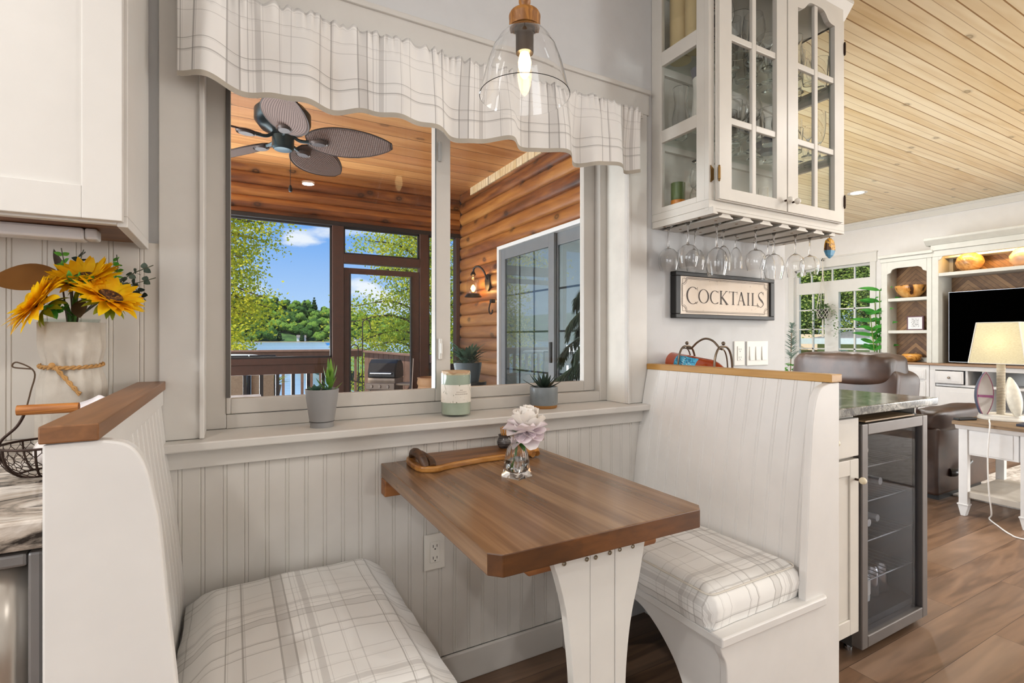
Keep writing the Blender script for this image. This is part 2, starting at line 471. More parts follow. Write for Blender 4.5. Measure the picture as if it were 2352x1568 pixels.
# ----------------------------------------------------------------- the sliding window
win = struct(thing('window_1', None, None, (.67, 1.74, .884)))
f = MB(); f.box(-.0745, -.018, 1.716, 1.795, .884, 2.08); f.box(1.372, 1.4145, 1.716, 1.795, .884, 2.08)
f.box(-.018, 1.372, 1.716, 1.795, .8832, .925); f.box(-.018, 1.372, 1.716, 1.795, 2.03, 2.08)
f.obj('window_frame', M_VINYL, win, bevel=.003)
def sash(name, x0, x1, z0, z1, y0, y1, wl, wr, wb, wt, mm=None):
    m = MB(); m.box(x0, x0+wl, y0, y1, z0, z1); m.box(x1-wr, x1, y0, y1, z0, z1)
    m.box(x0+wl, x1-wr, y0, y1, z0, z0+wb); m.box(x0+wl, x1-wr, y0, y1, z1-wt, z1)
    s = m.obj(name, mm or M_VINYL, win, bevel=.003)
    MB().box(x0+wl, x1-wr, (y0+y1)/2-.002, (y0+y1)/2+.002, z0+wb, z1-wt).obj('pane', M_PANE, s)
    return s
M_SASHG = plain('sash_grey', '#aaa8a4', .4, var=.02)
s1 = sash('sash', -.018, .688, .927, 2.03, 1.712, 1.742, .012, .058, .045, .05)
sash('sash', .640, 1.372, .926, 2.03, 1.752, 1.782, .055, .058, .042, .05)
# little balance / weather strips that catch the light next to the glass
MB().box(-.018, -.007, 1.7105, 1.712, .975, 1.98).obj('weather_strip', plain('strip_brown', '#5d5853', .5), s1)
MB().box(.6295, .6325, 1.7105, 1.712, .972, 1.98).obj('weather_strip', plain('strip_dark', '#5b6668', .4), s1)
lt = MB(); lt.box(.640, .652, 1.700, 1.712, 1.075, 1.150); lt.box(.643, .650, 1.690, 1.701, 1.095, 1.135); lt.obj('latch', plain('latch_white', '#dedbd4', .35), s1, bevel=.003)
lt = MB(); lt.box(.640, .652, 1.702, 1.712, 1.78, 1.85); lt.obj('latch', M_SASHG, s1, bevel=.003)

# ----------------------------------------------------------------- valance
def val_y(x):
    return 1.532+.013*math.sin(x*23+1.2*math.sin(x*6.1))+.006*math.sin(x*51+1)
VX0, VX1 = -.125, 1.432
def val(u, v):
    x = VX0+(VX1-VX0)*u
    amp = .25+.75*min(1, (1-v)*1.6)
    y = 1.532+(val_y(x)-1.532)*amp*1.9
    fine = max(0, (v-.72)/.28)
    y -= .006*fine*math.sin(x*210+3*math.sin(x*31))+.010*(1-v)
    z = 1.806+(2.068-1.806)*v
    z += .006*fine*math.sin(x*160+2*math.sin(x*45)) if v > .96 else 0
    z -= (1-v)*(.008*math.sin(x*12)+.006*math.sin(x*27+2))
    x += .006*math.sin(x*25)*(1-v)
    return (x, y, z)
vt = thing('valance', 'white and grey plaid fabric valance gathered across the top of the window', 'curtain', (.65, 1.54, 1.8))
m = MB().grid(val, 340, 26, uvfn=lambda u, v: ((VX1-VX0)*u*1.12+.257, .385-v*.30))
m.obj('fabric', plaid('plaid_valance', '#efece8', '#8f8a86', period=.375), vt, ang=180, solid=.0012)
def hem(u, v):
    p = val(u, v*.055); return (p[0], p[1]-.0012, p[2])
MB().grid(hem, 340, 2).obj('hem', plain('hem_band', '#b5ac9e', .9, var=.08), vt, ang=180)
rod = MB().tube([(-.15, 1.552, 2.055), (1.455, 1.552, 2.055)], .006)
rod.box(-.155, -.145, 1.55, 1.60, 2.045, 2.065).box(1.45, 1.46, 1.55, 1.60, 2.045, 2.065)
rod.obj('rod', M_WHITE, vt)

# ----------------------------------------------------------------- wall plates
def plate(name, label, cat, x0, x1, z0, z1, y, kind):
    r = thing(name, label, cat, ((x0+x1)/2, y, z0))
    MB().box(x0, x1, y-.006, y, z0, z1).obj('cover_plate', M_OUTLET, r, bevel=.003)
    cx, cz = (x0+x1)/2, (z0+z1)/2
    dark = plain('slot_dark', '#2a2725', .6)
    if kind == 'outlet':
        MB().box(cx-.0165, cx+.0165, y-.0085, y-.006, cz-.034, cz+.034).obj('receptacle', M_OUTLET, r, bevel=.001)
        for s in (-1, 1):
            d = MB(); zz = cz+s*.019
            d.box(cx-.0075, cx-.0055, y-.0088, y-.0085, zz-.004, zz+.005); d.box(cx+.0055, cx+.0075, y-.0088, y-.0085, zz-.003, zz+.005)
            d.box(cx-.002, cx+.002, y-.0088, y-.0085, zz-.011, zz-.007)
            d.obj('socket_holes', dark, r)
    else:
        for k in (-1, 0, 1):
            MB().prism([(y-.0065, cz-.033), (y-.0115, cz-.033), (y-.0075, cz+.033), (y-.0065, cz+.033)], 'X', cx+k*.046-.0165, cx+k*.046+.0165).obj('rocker', M_OUTLET, r, bevel=.0015)
    return r
plate('power_outlet', 'white double power outlet low on the beadboard under the table', 'outlet', .542, .613, .395, .512, 1.5795, 'outlet')
plate('power_outlet', 'white double power outlet on the grey wall beside the light switches', 'outlet', 2.075, 2.150, 1.020, 1.137, YW-.0005, 'outlet')
plate('light_switch', 'white triple light switch plate on the grey wall by the corner', 'light switch', 2.166, 2.328, 1.018, 1.137, YW-.0005, 'switch')
# ================================================================= benches
def bez(pts, n=5): return [(p[0], p[1]) for p in smoothpath([(a, b, 0) for a, b in pts], n)]
def beadlean(name, poly, y0, y1, m, root, pitch=.052, sgn=1):
    """beadboard whose section in XZ is the leaning curve POLY, running along Y; grooves run up the lean"""
    prof = bead_profile(y0, y1, pitch)
    P = poly; n = len(P); mb = MB()
    for (y, d) in prof:
        for (x, z) in P: mb.v.append((x+sgn*d, y, z))
    k = len(prof)
    for i in range(k-1):
        for j in range(n-1):
            a = i*n+j; q = (a, a+1, a+n+1, a+n)
            mb.f.append(q if sgn < 0 else q[::-1])
    o = len(mb.v)
    for y in (y0, y1):
        for (x, z) in P: mb.v.append((x-sgn*.016, y, z))
    for j in range(n-1):
        mb.f.append((o+j, o+n+j, o+n+j+1, o+j+1) if sgn < 0 else (o+j+1, o+n+j+1, o+n+j, o+j))
        mb.f.append((j, o+j, o+j+1, j+1)); e = (k-1)*n; mb.f.append((e+j+1, o+n+j+1, o+n+j, e+j))
    mb.f.append(tuple([n-1]+[o+n-1, o+2*n-1, k*n-1])); 
    return mb.obj(name, m, root, smooth=True, ang=22)
# left bench
lb = thing('bench', 'white beadboard bench with dark wood cap beside the sunflower counter', 'bench', (.05, 1.2, 0))
P = bez([(-.21, 1.016), (-.17, 1.017), (-.145, 1.016), (-.120, 1.006), (-.104, .978), (-.094, .93), (-.088, .89), (-.079, .777), (-.068, .66), (-.062, .52), (-.060, .424)])
MB().prism([(-.21, 0)]+P+[(.36, .424), (.36, .394), (.335, .36), (.33, 0)], 'Y', .84, .864).obj('end_panel', M_BENCH, lb, bevel=.003)
MB().box(-.213, -.153, .836, 1.579, 1.0175, 1.040).obj('cap', M_CAPD, lb, bevel=.002)
MB().box(-.176, -.158, .865, 1.579, .978, 1.017).obj('back_rail', M_BENCH, lb, bevel=.002)
beadlean('back_board', bez([(-.112, .425), (-.114, .52), (-.130, .70), (-.150, .86), (-.166, 1.016)], 4), .865, 1.579, M_BENCH, lb, .052, 1)
MB().box(-.205, .37, .832, 1.579, .395, .4205).obj('seat_board', M_BENCH, lb, bevel=.004)
MB().box(.315, .335, .866, 1.565, .0, .394).obj('front_board', M_BENCH, lb)
# right bench
rb = thing('bench', 'white beadboard bench with light wood cap below the cocktails sign', 'bench', (1.3, 1.2, 0))
P = bez([(1.515, 1.021), (1.48, 1.012), (1.462, 1.002), (1.444, .975), (1.432, .93), (1.424, .87), (1.410, .70), (1.402, .57), (1.394, .45), (1.394, .42)])
low = bez([(1.045, .394), (1.052, .372), (1.066, .345), (1.0705, .30), (1.071, .2), (1.0705, .1), (1.0705, 0)])
MB().prism([(1.56, 1.021)]+P+low+[(1.56, 0)], 'Y', .842, .864).obj('end_panel', M_BENCH, rb, bevel=.003)
MB().box(1.509, 1.563, .836, 1.581, 1.0225, 1.0455).obj('cap', M_CAPL, rb, bevel=.002)
beadlean('back_board', bez([(1.420, .42), (1.432, .52), (1.452, .70), (1.478, .86), (1.512, 1.022)], 4), .865, 1.579, M_BENCH, rb, .052, -1)
MB().box(1.515, 1.558, .866, 1.599, 0, 1.022).obj('back_wall', M_BENCH, rb)
sb = MB().prism([(1.04, .832)]+[(1.462, .828)]+[(x, y) for x, y in arc((1.466, .846), .018, -90, 0, 5)]+[(1.484, .866), (1.484, 1.579), (1.04, 1.579)], 'Z', .395, .4195)
sb.obj('seat_board', M_BENCH, rb, bevel=.004)
# seat front with the arched cut-out (in the YZ plane)
A = bez([(1.46, 0), (1.43, .14), (1.36, .25), (1.26, .33), (1.18, .352), (1.12, .335), (1.06, .295), (1.005, .235), (.965, .14), (.945, 0)], 5)
MB().prism([(1.565, 0), (1.565, .394), (.866, .394), (.866, 0)]+A[::-1], 'X', 1.075, 1.093).obj('front_board', M_BENCH, rb, bevel=.002)

# cushions
M_PLAID = plaid('plaid_cushion', '#edebe7', '#9f9a95', period=.36)
def cushion(x0, x1, y0, y1, z0, z1, name, label, seed, puff=.012, us=1., uo=0., rr=.028, drop=.014, pipe=True):
    rn = random.Random(seed)
    nx, ny = 44, 52
    def edge(t, r):   # 0..1 distance profile for rounded edge
        d = min(t, 1-t); return d
    mb = MB(); X, Y, Z = x1-x0, y1-y0, z1-z0
    # side wall ring + rounded top
    def P(s, t, lay):
        pass
    # top sheet as a grid that continues down the four sides
    prof = []                           # (inset, height) from the top edge inward
    us_ = [-1.0, -.72, -.45, -.2]       # wall samples below the rounded edge
    def fn(u, v):
        a, b = u*2-1, v*2-1
        # superellipse mapping: the outer rim of the grid is wall
        m = max(abs(a), abs(b))
        k = .86
        if m <= k:
            fa, fb = a/k, b/k
            x = x0+rr*.6+(X-rr*1.2)*(fa+1)/2; y = y0+rr*.6+(Y-rr*1.2)*(fb+1)/2
            e = min(1, (1-max(abs(fa), abs(fb)))*(9 if pipe else 5.5))
            z = z1-drop*(1-math.sin(e*PI/2))
            z += puff*(1-fa*fa)*(1-fb*fb)
            z += .0035*mnoise.noise(Vector((x*14, y*9, seed)))+.0022*mnoise.noise(Vector((x*30+y*12, y*26, seed*2)))
            return (x, y, z)
        t = (m-k)/(1-k)
        fa, fb = a/m, b/m
        bul = .012*math.sin(PI*min(1, t*1.05))*(1-.3*t)
        x = x0+rr*.6+(X-rr*1.2)*(fa+1)/2; y = y0+rr*.6+(Y-rr*1.2)*(fb+1)/2
        off = rr*.6*min(1, math.sqrt(min(1, t*3.2)))+bul-.006
        if abs(a) >= abs(b)-1e-9: x += math.copysign(off, a)
        if abs(b) >= abs(a)-1e-9: y += math.copysign(off, b)
        z = z1-drop-(Z-drop)*t**1.15
        w = .004*mnoise.noise(Vector((x*22, y*22, z*10+seed)))
        x += w; y += w*.7
        return (x, y, z)
    def uvf(u, v):
        a, b = u*2-1, v*2-1; m = max(abs(a), abs(b)); k = .86
        if m <= k: return ((X*(a/k+1)/2)*us+uo, (Y*(b/k+1)/2)*us)
        t = (m-k)/(1-k); fa, fb = a/m, b/m
        uu, vv = X*(fa+1)/2, Y*(fb+1)/2
        if abs(a) >= abs(b): uu += math.copysign(t*Z, a)
        if abs(b) >= abs(a): vv += math.copysign(t*Z, b)
        return (uu*us+uo, vv*us)
    mb.grid(fn, nx, ny, uvfn=uvf)
    mb.quad((x0+.01, y0+.01, z0+.001), (x0+.01, y1-.01, z0+.001), (x1-.01, y1-.01, z0+.001), (x1-.01, y0+.01, z0+.001))
    o = mb.obj(name, M_PLAID, None, ang=180, thing=((x0+x1)/2, (y0+y1)/2, z0))
    # piping seams round top and bottom edge
    for zz, ins in (((z1-drop*.85, .0125),) if pipe else ()):
        a0, a1, b0, b1 = x0-.0+ins, x1-ins, y0+ins, y1-ins; c = .022
        pts = [(x, y, zz) for x, y in arc((a1-c, b1-c), c, 0, 90, 4)+arc((a0+c, b1-c), c, 90, 180, 4)+arc((a0+c, b0+c), c, 180, 270, 4)+arc((a1-c, b0+c), c, 270, 360, 4)]
        MB().tube(pts, .0022, 6, closed=True).obj('piping', plain('piping_white', '#ddd7cc', .9), o)
    return tag(o, label, 'cushion')
cushion(-.100, .386, .862, 1.570, .4215, .512, 'seat_cushion', 'plaid box cushion on the bench with the dark wood cap', 3, .018, uo=.19, rr=.05, drop=.026, pipe=False)
cushion(1.034, 1.418, .862, 1.570, .4205, .516, 'seat_cushion', 'plaid box cushion on the bench with the light wood cap', 5, .010, uo=.11)

# ================================================================= table
tb = thing('dining_table', 'dark walnut table fixed to the wall on a white flared leg between two benches', 'table', (.68, 1.2, 0))
c = .022
top = [(.403, 1.579), (.953, 1.579), (.953, .805+c), (.953-c, .805), (.403+c, .805), (.403, .805+c)]
MB().prism(top, 'Z', .7195, .762).obj('tabletop', M_WALNUT, tb, bevel=.0025)
ttop = bpy.data.objects['tabletop']; ttop.data.materials.append(M_WALNUTX)
for p_ in ttop.data.polygons:
    if p_.normal.y < -.6: p_.material_index = 1
MB().prism([(.403, .667), (.455, .667), (.455, .719), (.403, .719)], 'Y', 1.535, 1.5795).box(.456, .90, 1.54, 1.5795, .667, .719).obj('wall_cleat', M_REDWOOD, tb, bevel=.004)
MB().prism([(.52, .672), (.86, .672), (.865, .676), (.865, .719), (.49, .719), (.49, .70)], 'Y', .874, .93).obj('cross_cleat', M_REDWOOD, tb, bevel=.003)
LL = bez([(.560, .716), (.563, .696), (.573, .669), (.592, .60), (.604, .52), (.612, .44), (.612, .36), (.605, .28), (.590, .18), (.572, .08), (.565, 0)], 3)
RR = bez([(.808, .716), (.805, .697), (.788, .62), (.771, .563), (.759, .505), (.750, .42), (.750, .36), (.757, .28), (.772, .18), (.790, .08), (.797, 0)], 3)
import bisect
def xat(L, z):
    for (x0, z0), (x1, z1) in zip(L, L[1:]):
        if z1 <= z <= z0: return x0+(x1-x0)*((z0-z)/(z0-z1+1e-9))
    return L[-1][0]
def plank(f0, f1):
    n = 30; a = []; b = []
    for i in range(n+1):
        z = .716*(1-i/n); l, r = xat(LL, z), xat(RR, z)
        a.append((max(l, f0) if f0 > .5 else l, z)); b.append((min(r, f1), z))
    return [(min(p[0], q[0]-.001), p[1]) for p, q in zip(a, b)]+b[::-1]
lg = MB(); lg.prism(plank(.0, .6535), 'Y', .850, .873); lg.prism(plank(.6545, .7195), 'Y', .850, .873); lg.prism(plank(.7205, .9), 'Y', .849, .873)
leg = lg.obj('leg', plain('leg_paint', '#d8d5cf', .45, var=.03), tb, bevel=.0012)
M_PEWT0 = plain('screw_brass', '#8d7d64', .4, .7)
for x in (.588, .645, .668, .706, .733, .770):
    MB().lathe([(.0018, -.0004), (.0036, -.0022), (.0048, -.0010), (.0048, .001)], (x, .8495, .692-.002*math.sin(x*40)), 14, 'Y').obj('screw', M_PEWT0, leg)
# ================================================================= left wall cabinet, counter, appliance
uc = thing('wall_cabinet', 'white shaker wall cabinet hanging above the sunflowers', 'cabinet', (-.75, 1.45, 1.38))
MB().box(-1.38, -.19, 1.296, 1.589, 1.400, 2.60).box(-.208, -.19, 1.296, 1.589, 1.378, 1.40).box(-1.38, -.208, 1.296, 1.315, 1.382, 1.40).obj('body', M_SHAKER, uc, bevel=.0015)
MB().box(-1.37, -.209, 1.316, 1.585, 1.392, 1.3995).obj('underside', wood('cab_under', '#5d3a20', '#8c5e38', 'X', 6, .5), uc)
def shaker(name, x0, x1, y0, y1, z0, z1, w, m, root, inset=.008, bev=.0015):
    d = MB().box(x0, x0+w, y0, y1, z0, z1).box(x1-w, x1, y0, y1, z0, z1).box(x0+w, x1-w, y0, y1, z0, z0+w).box(x0+w, x1-w, y0, y1, z1-w, z1).box(x0+w, x1-w, y0+inset, y1, z0+w, z1-w)
    return d.obj(name, m, root, bevel=bev)
shaker('door', -.756, -.196, 1.274, 1.2955, 1.386, 2.56, .064, M_SHAKER, uc)
shaker('door', -1.37, -.764, 1.274, 1.2955, 1.386, 2.56, .064, M_SHAKER, uc)
ul = thing('under_cabinet_light', 'white slim light bar under the left wall cabinet', 'light', (-.6, 1.43, 1.36))
MB().box(-1.05, -.285, 1.415, 1.462, 1.364, 1.3915).obj('housing', plain('bar_white', '#d9d6d6', .35), ul, bevel=.006)
MB().box(-.285, -.262, 1.418, 1.459, 1.3665, 1.3915).obj('end_cap', plain('bar_cap', '#cfcbc9', .4), ul, bevel=.005)

def granite(name, base, dark, light, sc=14, stretch=(1, 1, 1), rot=0., rough=.18, thr=.52):
    t = NT(name); v = t.coords('Object', stretch, (0, 0, 0), (0, 0, rot))
    n1 = t.noise(v, sc, 6, .65, 1.2); n2 = t.noise(v, sc*3.3, 4, .6, .3); n3 = t.noise(v, sc*.35, 3, .5, .8)
    c = t.ramp(n1, [(.36, srgb(dark)), (thr-.06, srgb(base)), (thr+.1, srgb(light))])
    k = t.ramp(t.math('ADD', t.math('MULTIPLY', n2, .6), t.math('MULTIPLY', n3, .4)), [(.40, (1, 1, 1)), (.47, (0, 0, 0))])
    c = t.mix(k, c, srgb(dark))
    t.principled(c, rough, 0, None, .5); MATS[name] = t.m
    return t.m
M_GRANL = granite('granite_light', '#b8ab9d', '#2a2420', '#e3dbd2', 8, (.6, 1.6, 1.2), .5, .2, .53)
M_GRANR = granite('granite_grey', '#6f6f68', '#232120', '#b0aea6', 17, (1., 1.7, 1.), -.5, .12, .55)
ct = MB().box(-1.7, -.2145, .872, 1.5885, .877, .915).obj('countertop', M_GRANL, None, bevel=.004)
tag(ct, 'mottled cream and black granite countertop under the sunflower vase', 'countertop')
ap = thing('dishwasher', 'stainless steel appliance with a grey frame under the left countertop', 'dishwasher', (-.52, 1.2, 0))
MB().box(-.83, -.222, .93, 1.55, .02, .874).obj('body', plain('appl_dark', '#2b2a2a', .5), ap)
MSTEEL = plain('brushed_steel', '#c9c2b8', .3, .85, var=.1, scale=3)
fr = MB().box(-.238, -.222, .893, .93, .04, .868).box(-.83, -.814, .893, .93, .04, .868).box(-.814, -.238, .893, .93, .850, .868)
fr.obj('frame', plain('frame_steel', '#8d8b8a', .4, .55), ap, bevel=.004)
def bulge(u, v):
    return (-.813+.574*u, .908-.022*math.sin(PI*u)**.6-.004*math.sin(PI*v), .05+.799*v)
MB().grid(bulge, 24, 6).obj('door_panel', MSTEEL, ap, ang=180, solid=.004)
struct(MB().box(-3.2, -1.71, .9, 1.59, 0, .9).obj('trim_10', M_SHAKER))

# ================================================================= glass-fronted cabinet
CX0, CX1, CY0, CZ0, CZ1 = 1.554, 2.455, 1.304, 1.64, 2.66
gc = thing('glass_cabinet', 'cream glass-door wall cabinet full of glasses hanging above the cocktails sign', 'cabinet', (2.0, 1.45, CZ0))
MI = plain('cabinet_inside', '#d8d0c2', .5, var=.03)
b = MB().box(CX0, CX1, CY0, 1.5985, CZ0, CZ0+.03).box(CX0, CX1, CY0, 1.5985, 2.63, CZ1)
b.box(CX0+.02, CX1-.02, 1.59, 1.5985, CZ0+.03, 2.63)
b.box(CX0, CX0+.03, CY0, CY0+.02, CZ0+.03, 2.63).box(CX1-.045, CX1, CY0, CY0+.02, CZ0+.03, 2.63)
b.box(CX0, CX1, CY0, CY0+.02, CZ0-.012, CZ0).box(1.985, 2.015, CY0+.004, CY0+.02, CZ0+.03, 2.63)
b.box(CX0+.03, CX1-.03, 1.572, 1.59, 1.945, 1.985).box(CX0+.03, CX1-.03, 1.572, 1.59, 2.265, 2.30)
b.obj('carcass', M_CAB, gc, bevel=.0015)
for xs in (CX0, CX1-.019):
    s = MB().box(xs, xs+.019, CY0+.02, 1.362, CZ0+.03, 2.63).box(xs, xs+.019, 1.542, 1.5985, CZ0+.03, 2.63)
    for z0, z1 in ((CZ0+.03, 1.692), (1.958, 2.008), (2.275, 2.333), (2.60, 2.63)): s.box(xs, xs+.019, 1.362, 1.542, z0, z1)
    sp_ = s.obj('side_frame', M_CAB, gc, bevel=.0015)
    for z0, z1 in ((1.692, 1.958), (2.008, 2.275), (2.333, 2.60)): MB().box(xs+.008, xs+.011, 1.36, 1.544, z0-.004, z1+.004).obj('pane', M_PANE, sp_)
M_SHELF = thin('shelf_glass', (.95, .985, .97, 1), 1., 1.5)
for z in (1.970, 2.296): MB().box(CX0+.021, CX1-.021, CY0+.03, 1.571, z, z+.006).obj('shelf', M_SHELF, gc)
MB().box(CX0-.004, CX1+.004, 1.262, 1.5985, 2.66, 2.675).prism([(1.304, 2.60), (1.262, 2.66), (1.598, 2.66), (1.598, 2.60)], 'X', CX0-.002, CX1+.002).obj('crown', M_CAB, gc, bevel=.003)
# doors with muntins and an arched top rail
def gdoor(x0, x1, sgn):
    y0, y1 = 1.2835, 1.3035; z0, z1 = 1.672, 2.635
    sl, sr = .068, .066
    gx0, gx1 = x0+sl, x1-sr; gm = (gx0+gx1)/2
    d = MB().box(x0, gx0, y0, y1, z0, z1).box(gx1, x1, y0, y1, z0, z1).box(gx0, gx1, y0, y1, z0, 1.716)
    N_ = 24
    for i in range(N_):
        def az(x):
            t = abs((x-gm)/((gx1-gx0)/2)); return 2.585-.048*(1/(1+math.exp(-(t-.55)*13)))
        xa = gx0+(gx1-gx0)*i/N_; xb = gx0+(gx1-gx0)*(i+1)/N_
        d.prism([(xa, az(xa)), (xb, az(xb)), (xb, z1), (xa, z1)], 'Y', y0, y1)
    o = d.obj('door', M_CAB, gc)
    m = MB()
    m.box(gm-.012, gm+.012, y0+.003, y1-.002, 1.716, 2.585)
    for z in (1.977, 2.296): m.box(gx0, gm-.012, y0+.004, y1-.002, z-.0125, z+.0125); m.box(gm+.012, gx1, y0+.004, y1-.002, z-.0125, z+.0125)
    m.obj('muntins', M_CAB, o, bevel=.003)
    MB().box(gx0-.004, gx1+.004, y1-.004, y1-.0015, 1.712, 2.59).obj('pane', M_PANE, o)
    # moulded outer edge
    e = MB().box(x0-.004, x1+.004, y0+.008, y1-.001, z0-.004, z0+.004).box(x0-.004, x0+.004, y0+.008, y1-.001, z0, z1).box(x1-.004, x1+.004, y0+.008, y1-.001, z0, z1)
    e.obj('edge_moulding', M_CAB, o, bevel=.003)
    kx = x1-.020 if sgn > 0 else x0+.022
    kb = MB().lathe([(.0, .004), (.004, .004), (.0045, .016), (.0085, .018), (.0095, .024)], (kx, y0-.0, 1.712), 16, 'Y', M=Matrix.Rotation(PI, 4, 'X'))
    k_ = kb.obj('knob', M_BRONZE, o)
    MB().ball((kx, y0-.027, 1.712), .0125, 18, sz=1).obj('knob_button', plain('porcelain', '#e9e3d8', .12), k_)
    return o
dl = gdoor(1.588, 1.996, 1); dr = gdoor(2.004, 2.408, -1)
def hinge(x, z, root):
    h = MB().tube([(x, 1.2815, z-.022), (x, 1.2815, z+.022)], .005, 10).ball((x, 1.2815, z-.026), .0045, 10).ball((x, 1.2815, z+.026), .0045, 10)
    h.prism([(x-.022, z-.032), (x-.005, z-.02), (x-.005, z+.02), (x-.022, z+.032), (x-.020, z+.012), (x-.020, z-.012)], 'Y', 1.3005, 1.3038)
    return h.obj('hinge', M_BRASS if x < 2 else M_BRONZE, root)
hinge(1.584, 1.765, dl); hinge(1.584, 2.50, dl); hinge(2.416, 1.765, dr); hinge(2.416, 2.455, dr)
# puck light inside the top
pk = MB().lathe([(0, 2.622), (.03, 2.622), (.034, 2.626), (.034, 2.63)], (1.80, 1.45, 0), 20).obj('puck_light', emit('puck_glow', '#fff0d2', 14), gc)
# stem rack
rk = []
for k in range(8):
    x = 1.577+.122*k
    if k == 0: s = [(1.555, 1.613), (1.581, 1.613), (1.583, 1.618), (1.572, 1.622), (1.568, 1.63), (1.566, 1.6395), (1.555, 1.6395)]
    elif k == 7: s = [(2.372, 1.6395), (2.372, 1.632), (2.366, 1.622), (2.352, 1.618), (2.352, 1.613), (2.395, 1.613), (2.395, 1.6395)]
    else:
        xm = 1.661+.122*(k-1)
        s = [(xm-.040, 1.612), (xm+.040, 1.612), (xm+.040, 1.617), (xm+.029, 1.620), (xm+.021, 1.628), (xm+.020, 1.6395), (xm-.020, 1.6395), (xm-.021, 1.628), (xm-.029, 1.620), (xm-.040, 1.617)]
    yf = 1.285 if k == 0 else 1.312
    rk_ = MB().prism(s, 'Y', yf, 1.597).obj('stem_rail', M_CAB, gc, bevel=.001)
    xc = sum(p[0] for p in s)/len(s)
    for yy in (1.36, 1.54): MB().lathe([(0, 1.6112), (.0055, 1.6112), (.006, 1.6122)], (xc, yy, 0), 12).obj('screw_hole', M_BRASS, rk_)

# ---------------------------------------------------------------- glassware
def stemware(bowl, stem_r=.0035, foot=.034, h=.20, neck=.085, wall=.0014):
    """closed profile of a stemmed glass, base at z=0; bowl = [(r,z)] from neck to rim"""
    out = [(0, 0), (foot, 0), (foot, .0018), (foot*.55, .004), (.008, .010), (stem_r, .022), (stem_r, neck-.012), (stem_r+.002, neck-.003)]
    out += bowl
    inn = [(max(r-wall, 0), z) for r, z in bowl[::-1]]
    return out+inn+[(0, bowl[0][1]+.005)]
def bowl(kind, z0, z1, r):
    H = z1-z0
    S = {'red': [(.18, .0), (.45, .05), (.80, .18), (.97, .38), (1.0, .52), (.95, .72), (.86, .88), (.80, 1.)],
         'round': [(.2, 0), (.55, .06), (.9, .25), (1., .48), (.97, .68), (.88, .86), (.8, 1.)],
         'tulip': [(.18, 0), (.5, .1), (.8, .3), (.93, .5), (.92, .7), (.9, 1.)],
         'flute': [(.2, 0), (.55, .08), (.85, .3), (1., .6), (.95, 1.)],
         'martini': [(.1, 0), (.4, .35), (.75, .72), (1., 1.)]}[kind]
    return [(r*a, z0+H*b) for a, b in S]
def tumbler(r0, r1, h, wall=.002, base=.007, waist=None):
    mid = waist or [((r0*(1-t)+r1*t), h*t) for t in (.33, .66)]
    out = [(0, 0), (r0, 0), (r0, .002)]+mid+[(r1, h)]
    inn = [(r-wall, z) for r, z in [(r1, h-.0005)]+mid[::-1]]+[(r0-wall, base), (0, base)]
    return out+inn
GP = {}
M_GLASSW = glass('shelf_glassware', (1, 1, 1, 1), 1.42)
def gproto(kind):
    if kind in GP: return GP[kind]
    P = {'red': stemware(bowl('red', .098, .205, .040), h=.205, neck=.098),
         'round': stemware(bowl('round', .095, .185, .042), neck=.095),
         'tulip': stemware(bowl('tulip', .085, .205, .036), neck=.085),
         'goblet': stemware(bowl('round', .055, .165, .038), .005, .033, neck=.055),
         'flute': stemware(bowl('flute', .075, .215, .026), .0035, .029, neck=.075),
         'martini': stemware(bowl('martini', .085, .155, .048), neck=.085),
         'tumbler': tumbler(.030, .036, .10), 'pint': tumbler(.029, .041, .15), 'shot': tumbler(.018, .024, .06),
         'hurricane': tumbler(.026, .034, .215, waist=[(.030, .02), (.036, .06), (.037, .09), (.027, .135), (.026, .155), (.031, .19)]),
         'pilsner': tumbler(.028, .034, .205, waist=[(.016, .02), (.02, .05), (.027, .11), (.031, .16)])}[kind]
    mb = MB().lathe(P, (0, 0, 0), 28)
    me = mb
    GP[kind] = me
    return me
def glassware(kind, name, cat, label, loc, group, flip=False, scale=1., m=None, rot=0.):
    o = None
    key = (kind, (m or M_GLASS).name)
    if key not in GP:
        o = gproto(kind).obj(name, m or M_GLASS, None, thing=(0, 0, 0), ang=50); GP[key] = o
    else:
        o = GP[key].copy(); COL.objects.link(o); o.name = name
    o.location = loc; o.scale = (scale,)*3; o.rotation_euler = (PI if flip else 0, 0, rot)
    return tag(o, label, cat, group)
HANG = 'stemmed glasses hanging under the cabinet'
hang = [(1.600, 1.547, 'round', 1.02, 'clear round wine glass hanging upside down nearest the wall over the bottle rack'),
        (1.600, 1.444, 'round', 1.02, 'clear round wine glass hanging in front of the one by the wall, above the bottle'),
        (1.722, 1.515, 'round', 1., 'wine glass hanging at the back of the second slot of the stem rack'),
        (1.722, 1.405, 'red', 1.07, 'tall wine glass hanging in front over the C of the cocktails sign'),
        (1.844, 1.47, 'tulip', .9, 'narrow wine glass hanging in the third slot of the stem rack'),
        (1.966, 1.503, 'tulip', .80, 'short tulip glass hanging at the back of the fourth slot of the stem rack'),
        (1.966, 1.405, 'round', .98, 'wide wine glass hanging at the front of the fourth slot of the stem rack'),
        (2.088, 1.403, 'red', 1.04, 'large wine glass hanging over the last letters of the cocktails sign'),
        (2.210, 1.382, 'red', .97, 'tapered wine glass hanging in the second last slot before the window'),
        (2.205, 1.51, 'tulip', .95, 'narrow wine glass hanging at the back beside the wall corner'),
        (2.332, 1.389, 'round', .98, 'last wine glass of the stem rack hanging in front of the living room window')]
for x, y, k, s, lab in hang: glassware(k, 'wine_glass', 'wine glass', lab, (x, y, 1.6235), HANG, True, s)
rg = random.Random(11)
